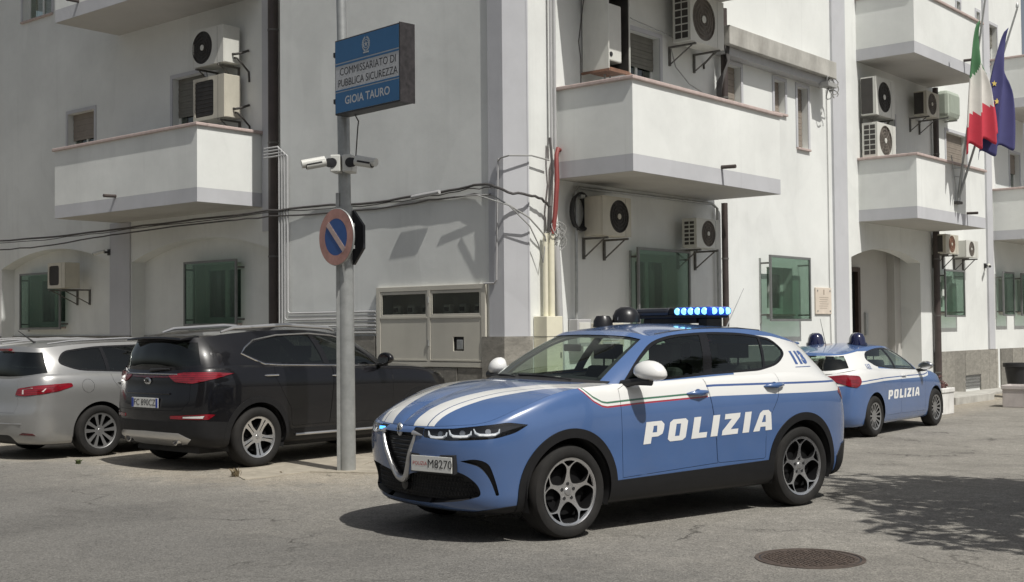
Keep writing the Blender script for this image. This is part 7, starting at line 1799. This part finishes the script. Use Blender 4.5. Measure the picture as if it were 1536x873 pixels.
gc = dict(paint=GSIDE, upper=GUP, hoodpaint=BLUE, roofpaint=BLUE, dlo=gdlo, pillars=[(((-0.22, 0.98), (-0.36, 1.40)), ((-0.28, 0.98), (-0.42, 1.40)))], arch_r=0.372, sill=0.3, arch_z=0.325,
    doors=[('front_door', [(0.80, 0.30), (0.83, 0.88), (0.80, 1.0), (-0.22, 1.06), (-0.24, 0.95), (-0.27, 0.31)]), ('rear_door', rounded([(-0.273, 0.31), (-0.243, 0.95), (-0.223, 1.06), (-1.05, 1.10), (-1.08, 0.95), (-0.95, 0.75), (-0.9, 0.62), (-0.89, 0.31)], 0.03))],
    rear=[('tail_lamp', rounded([(0.36, 0.90), (0.40, 0.955), (0.75, 0.985), (1.02, 0.965), (1.04, 0.86), (0.94, 0.785), (0.80, 0.80), (0.58, 0.87)], 0.05)), ('lower_bumper', [(-.01, 0.1), (-.01, 0.30), (0.6, 0.30), (0.7, 0.1)]), ('tailgate_lid', [(-.01, 0.62), (0.52, 0.64), (0.56, 0.86), (0.30, 0.89), (0.28, 0.97), (0.55, 0.99), (0.55, 1.2), (-.01, 1.2)])],
    front=[('headlamp', rounded([(0.62, 0.66), (0.95, 0.67), (1.22, 0.80), (1.1, 0.84), (0.75, 0.78)], 0.04))],
    rmat={'tail_lamp': (REDL, 0.010, 'pair'), 'lower_bumper': (TRIM, 0.0, 'both'), 'tailgate_lid': (GSIDE, 0.0, 'both'), 'headlamp': (LENS, 0.0, 'pair')},
    track=0.895, wheel=('many', 0.322, 0.212, 0.215), spin=0.3, handles=((-0.12, 0.915),), handle_mat=GSIDE, mirror=(0.60, 1.05, 0.98), mirror_mat=CHROME, sideglass=CGLASS, rearglass=CGLASS)
gs = hatch(giu, giu_sp, gc)
for side in (1, -1):
    mb = word('POLIZIA', 0.145, 1.36, 0.13)
    mb.v = [((0.48 - x) if side > 0 else (-0.84 + x), 0, 0.56 + z) for x, y, z in mb.v]; letter_side(gs, giu, subdiv_flat(mb, 0.06), WHL, side)
    mb = text_mb('113', 0.11, lambda u, v, w_: ((-1.33 - u) if side > 0 else (-1.33 + u), 0, 1.09 + v), None, bold=0.004); letter_side(gs, giu, subdiv_flat(mb, 0.05), BLL, side)
BDOME = M('dark blue beacon dome', (0.006, 0.009, 0.045), 0.12, coat=1.0)
for y_ in (0.36, -0.36):
    bo = bpy.data.objects.new('beacon', None); COL.objects.link(bo); bo.parent = giu; bo.location = (-0.75, y_, 1.425); bo.empty_display_size = 0.1; bo.scale = (1.3, 1.3, 1.25)
    mb = MB(); mb.lathe([(0.0, 0.16), (0.04, 0.157), (0.075, 0.135), (0.095, 0.09), (0.105, 0.03), (0.12, 0.028), (0.125, 0.0)], 24); mb.build('dome', BDOME, bo, True)
    mb = MB(); mb.lathe([(0.10, -0.03), (0.12, -0.03), (0.12, 0.0), (0.10, 0.0)], 20, 'z', (0, 0, 0), True); mb.build('base', LBK, bo, True)
mb = MB(); mb.tube([(-1.15, 0.0, 1.42), (-1.35, 0.0, 1.85)], [0.006, 0.003], 5); mb.build('aerial', BLACK, giu, True)
p = rear_pt(gs, 0.0, 0.70, 0.012); plate_obj(giu, (p.x, 0, 0.50), -math.pi / 2, 0.52, 0.112, [('POLIZIA H3146', 0.07, 0.0, 0.0, PLATEK, 0.0)], blue=False)

# ================================================================== STREET TREE BESIDE THE FRAME
BARK = M('grey brown bark', (0.13, 0.105, 0.08), 0.9, var=0.3, vscale=8, bmp=0.6, bscale=30)
LEAF = M('dusty street tree leaves', (0.065, 0.088, 0.035), 0.7, var=0.45, vscale=1.2); LEAF2 = M('paler street tree leaves', (0.10, 0.12, 0.05), 0.7, var=0.35, vscale=1.2)
def tree(label, base, trunk, clumps, seed, leaf=0.24):
    t = thing('street_tree', label, 'tree', base); rr = random.Random(seed)
    mb = MB(); k = len(trunk); mb.tube(trunk, [0.20 * (1 - 0.93 * (i / (k - 1)) ** 0.8) for i in range(k)], 10)
    for c, rad, n in clumps:
        c = Vector(c); j = min(range(k), key=lambda i: (Vector(trunk[i]) - c).length if trunk[i][2] < c.z - 0.4 else 99); s_ = Vector(trunk[j]); m_ = s_.lerp(c, 0.55) + Vector((rr.uniform(-.3, .3), rr.uniform(-.3, .3), 0.3))
        tw = 1.0 if c.z < 9 else 0.25; mb.tube([s_, m_, c], [0.07 * tw, 0.045 * tw, 0.02 * tw], 6)
        for q in range(5):
            d = Vector((rr.gauss(0, 1), rr.gauss(0, 1), rr.gauss(0, .7))).normalized() * rad * 0.85; mb.tube([m_.lerp(c, 0.6), c + d * 0.5 + Vector((0, 0, .1)), c + d], [0.03 * tw, 0.018 * tw, 0.008 * tw], 5)
    mb.build('trunk', BARK, t, True)
    mb = MB()
    for c, rad, n in clumps:
        mb.cur = 0 if rr.random() < 0.6 else 1
        leaf_clump(mb, c, rad, n, leaf, rr, 0.75)
    mb.build('crown', [LEAF, LEAF2], t, fixn=False); return t
tree('leafy street tree standing on the asphalt at the right of the forecourt', Vector((7.2, 8.1, 0)), [(0, 0, 0), (0.05, 0.05, 1.6), (-0.1, 0.15, 3.2), (-0.4, 0.4, 5.0), (-0.8, 0.9, 7.2), (-1.1, 1.2, 8.6)],
     [((-1.3, 0.3, 4.5), 1.2, 900), ((0.3, 0.9, 4.9), 1.4, 1100), ((0.9, -0.9, 4.7), 1.4, 1000), ((-0.4, -1.4, 4.6), 1.2, 900), ((0.1, 0.0, 5.8), 1.6, 1200), ((-1.8, -1.0, 4.3), 0.9, 420), ((1.9, 0.5, 5.2), 1.3, 800), ((-0.7, 2.0, 4.4), 0.8, 420), ((-1.5, 1.2, 4.6), 0.7, 260), ((2.4, -1.4, 4.9), 1.3, 800), ((0.6, -2.4, 4.8), 1.1, 600),
      ((-0.5, 0.8, 7.0), 1.0, 300), ((-1.1, 1.2, 8.6), 0.5, 60)], 5)

# ================================================================== HOUSES ON THE OTHER SIDE OF THE STREET (seen only as reflections)
def house(label, P, rz, w, h, col, storeys, cols):
    t = thing('house', label, 'house', P, rz); wm = plaster(label + ' wall', col, 0.4)
    holes = []; dw = w / cols
    for f in range(storeys):
        for k in range(cols):
            u = dw * (k + 0.5); z = 1.0 + f * 3.1; holes.append(rect(u - 0.55, u + 0.55, z, z + 1.5))
    plate([rect(0, w, -0.2, h)] + holes, 0.25, lambda a, b, c: (a, -c, b)).build('wall', wm, t)
    mb = MB(); mb.box(0, w, -8.0, -7.75, -0.2, h); mb.box(0, 0.25, -7.75, -0.25, -0.2, h); mb.box(w - 0.25, w, -7.75, -0.25, -0.2, h); mb.build('wall', wm, t)
    mb = MB(); mb.box(-0.5, w + 0.5, -8.4, 0.6, h, h + 0.2); rf = mb.build('roof', CONC, t)
    for hh in holes:
        mb = MB(); mb.box(hh[0][0], hh[1][0], -0.2, -0.16, hh[0][1], hh[2][1]); wd = mb.build('window', DARKROOM, t)
        mb = MB(); mb.box(hh[0][0], hh[0][0] + 0.07, -0.16, -0.1, hh[0][1], hh[2][1]); mb.box(hh[1][0] - 0.07, hh[1][0], -0.16, -0.1, hh[0][1], hh[2][1]); mb.box(hh[0][0] + 0.07, hh[1][0] - 0.07, -0.16, -0.1, hh[2][1] - 0.07, hh[2][1]); mb.build('frame', FRAMEW, wd)
    return t
house('ochre two storey house across the street behind the camera', Vector((-16.0, -9.0, 0)), R(4), 15.0, 6.8, (0.42, 0.33, 0.22), 2, 5)
house('grey three storey house across the street to the right of the ochre one', Vector((4.0, -13.0, 0)), R(8), 18.0, 9.6, (0.36, 0.36, 0.35), 3, 6)
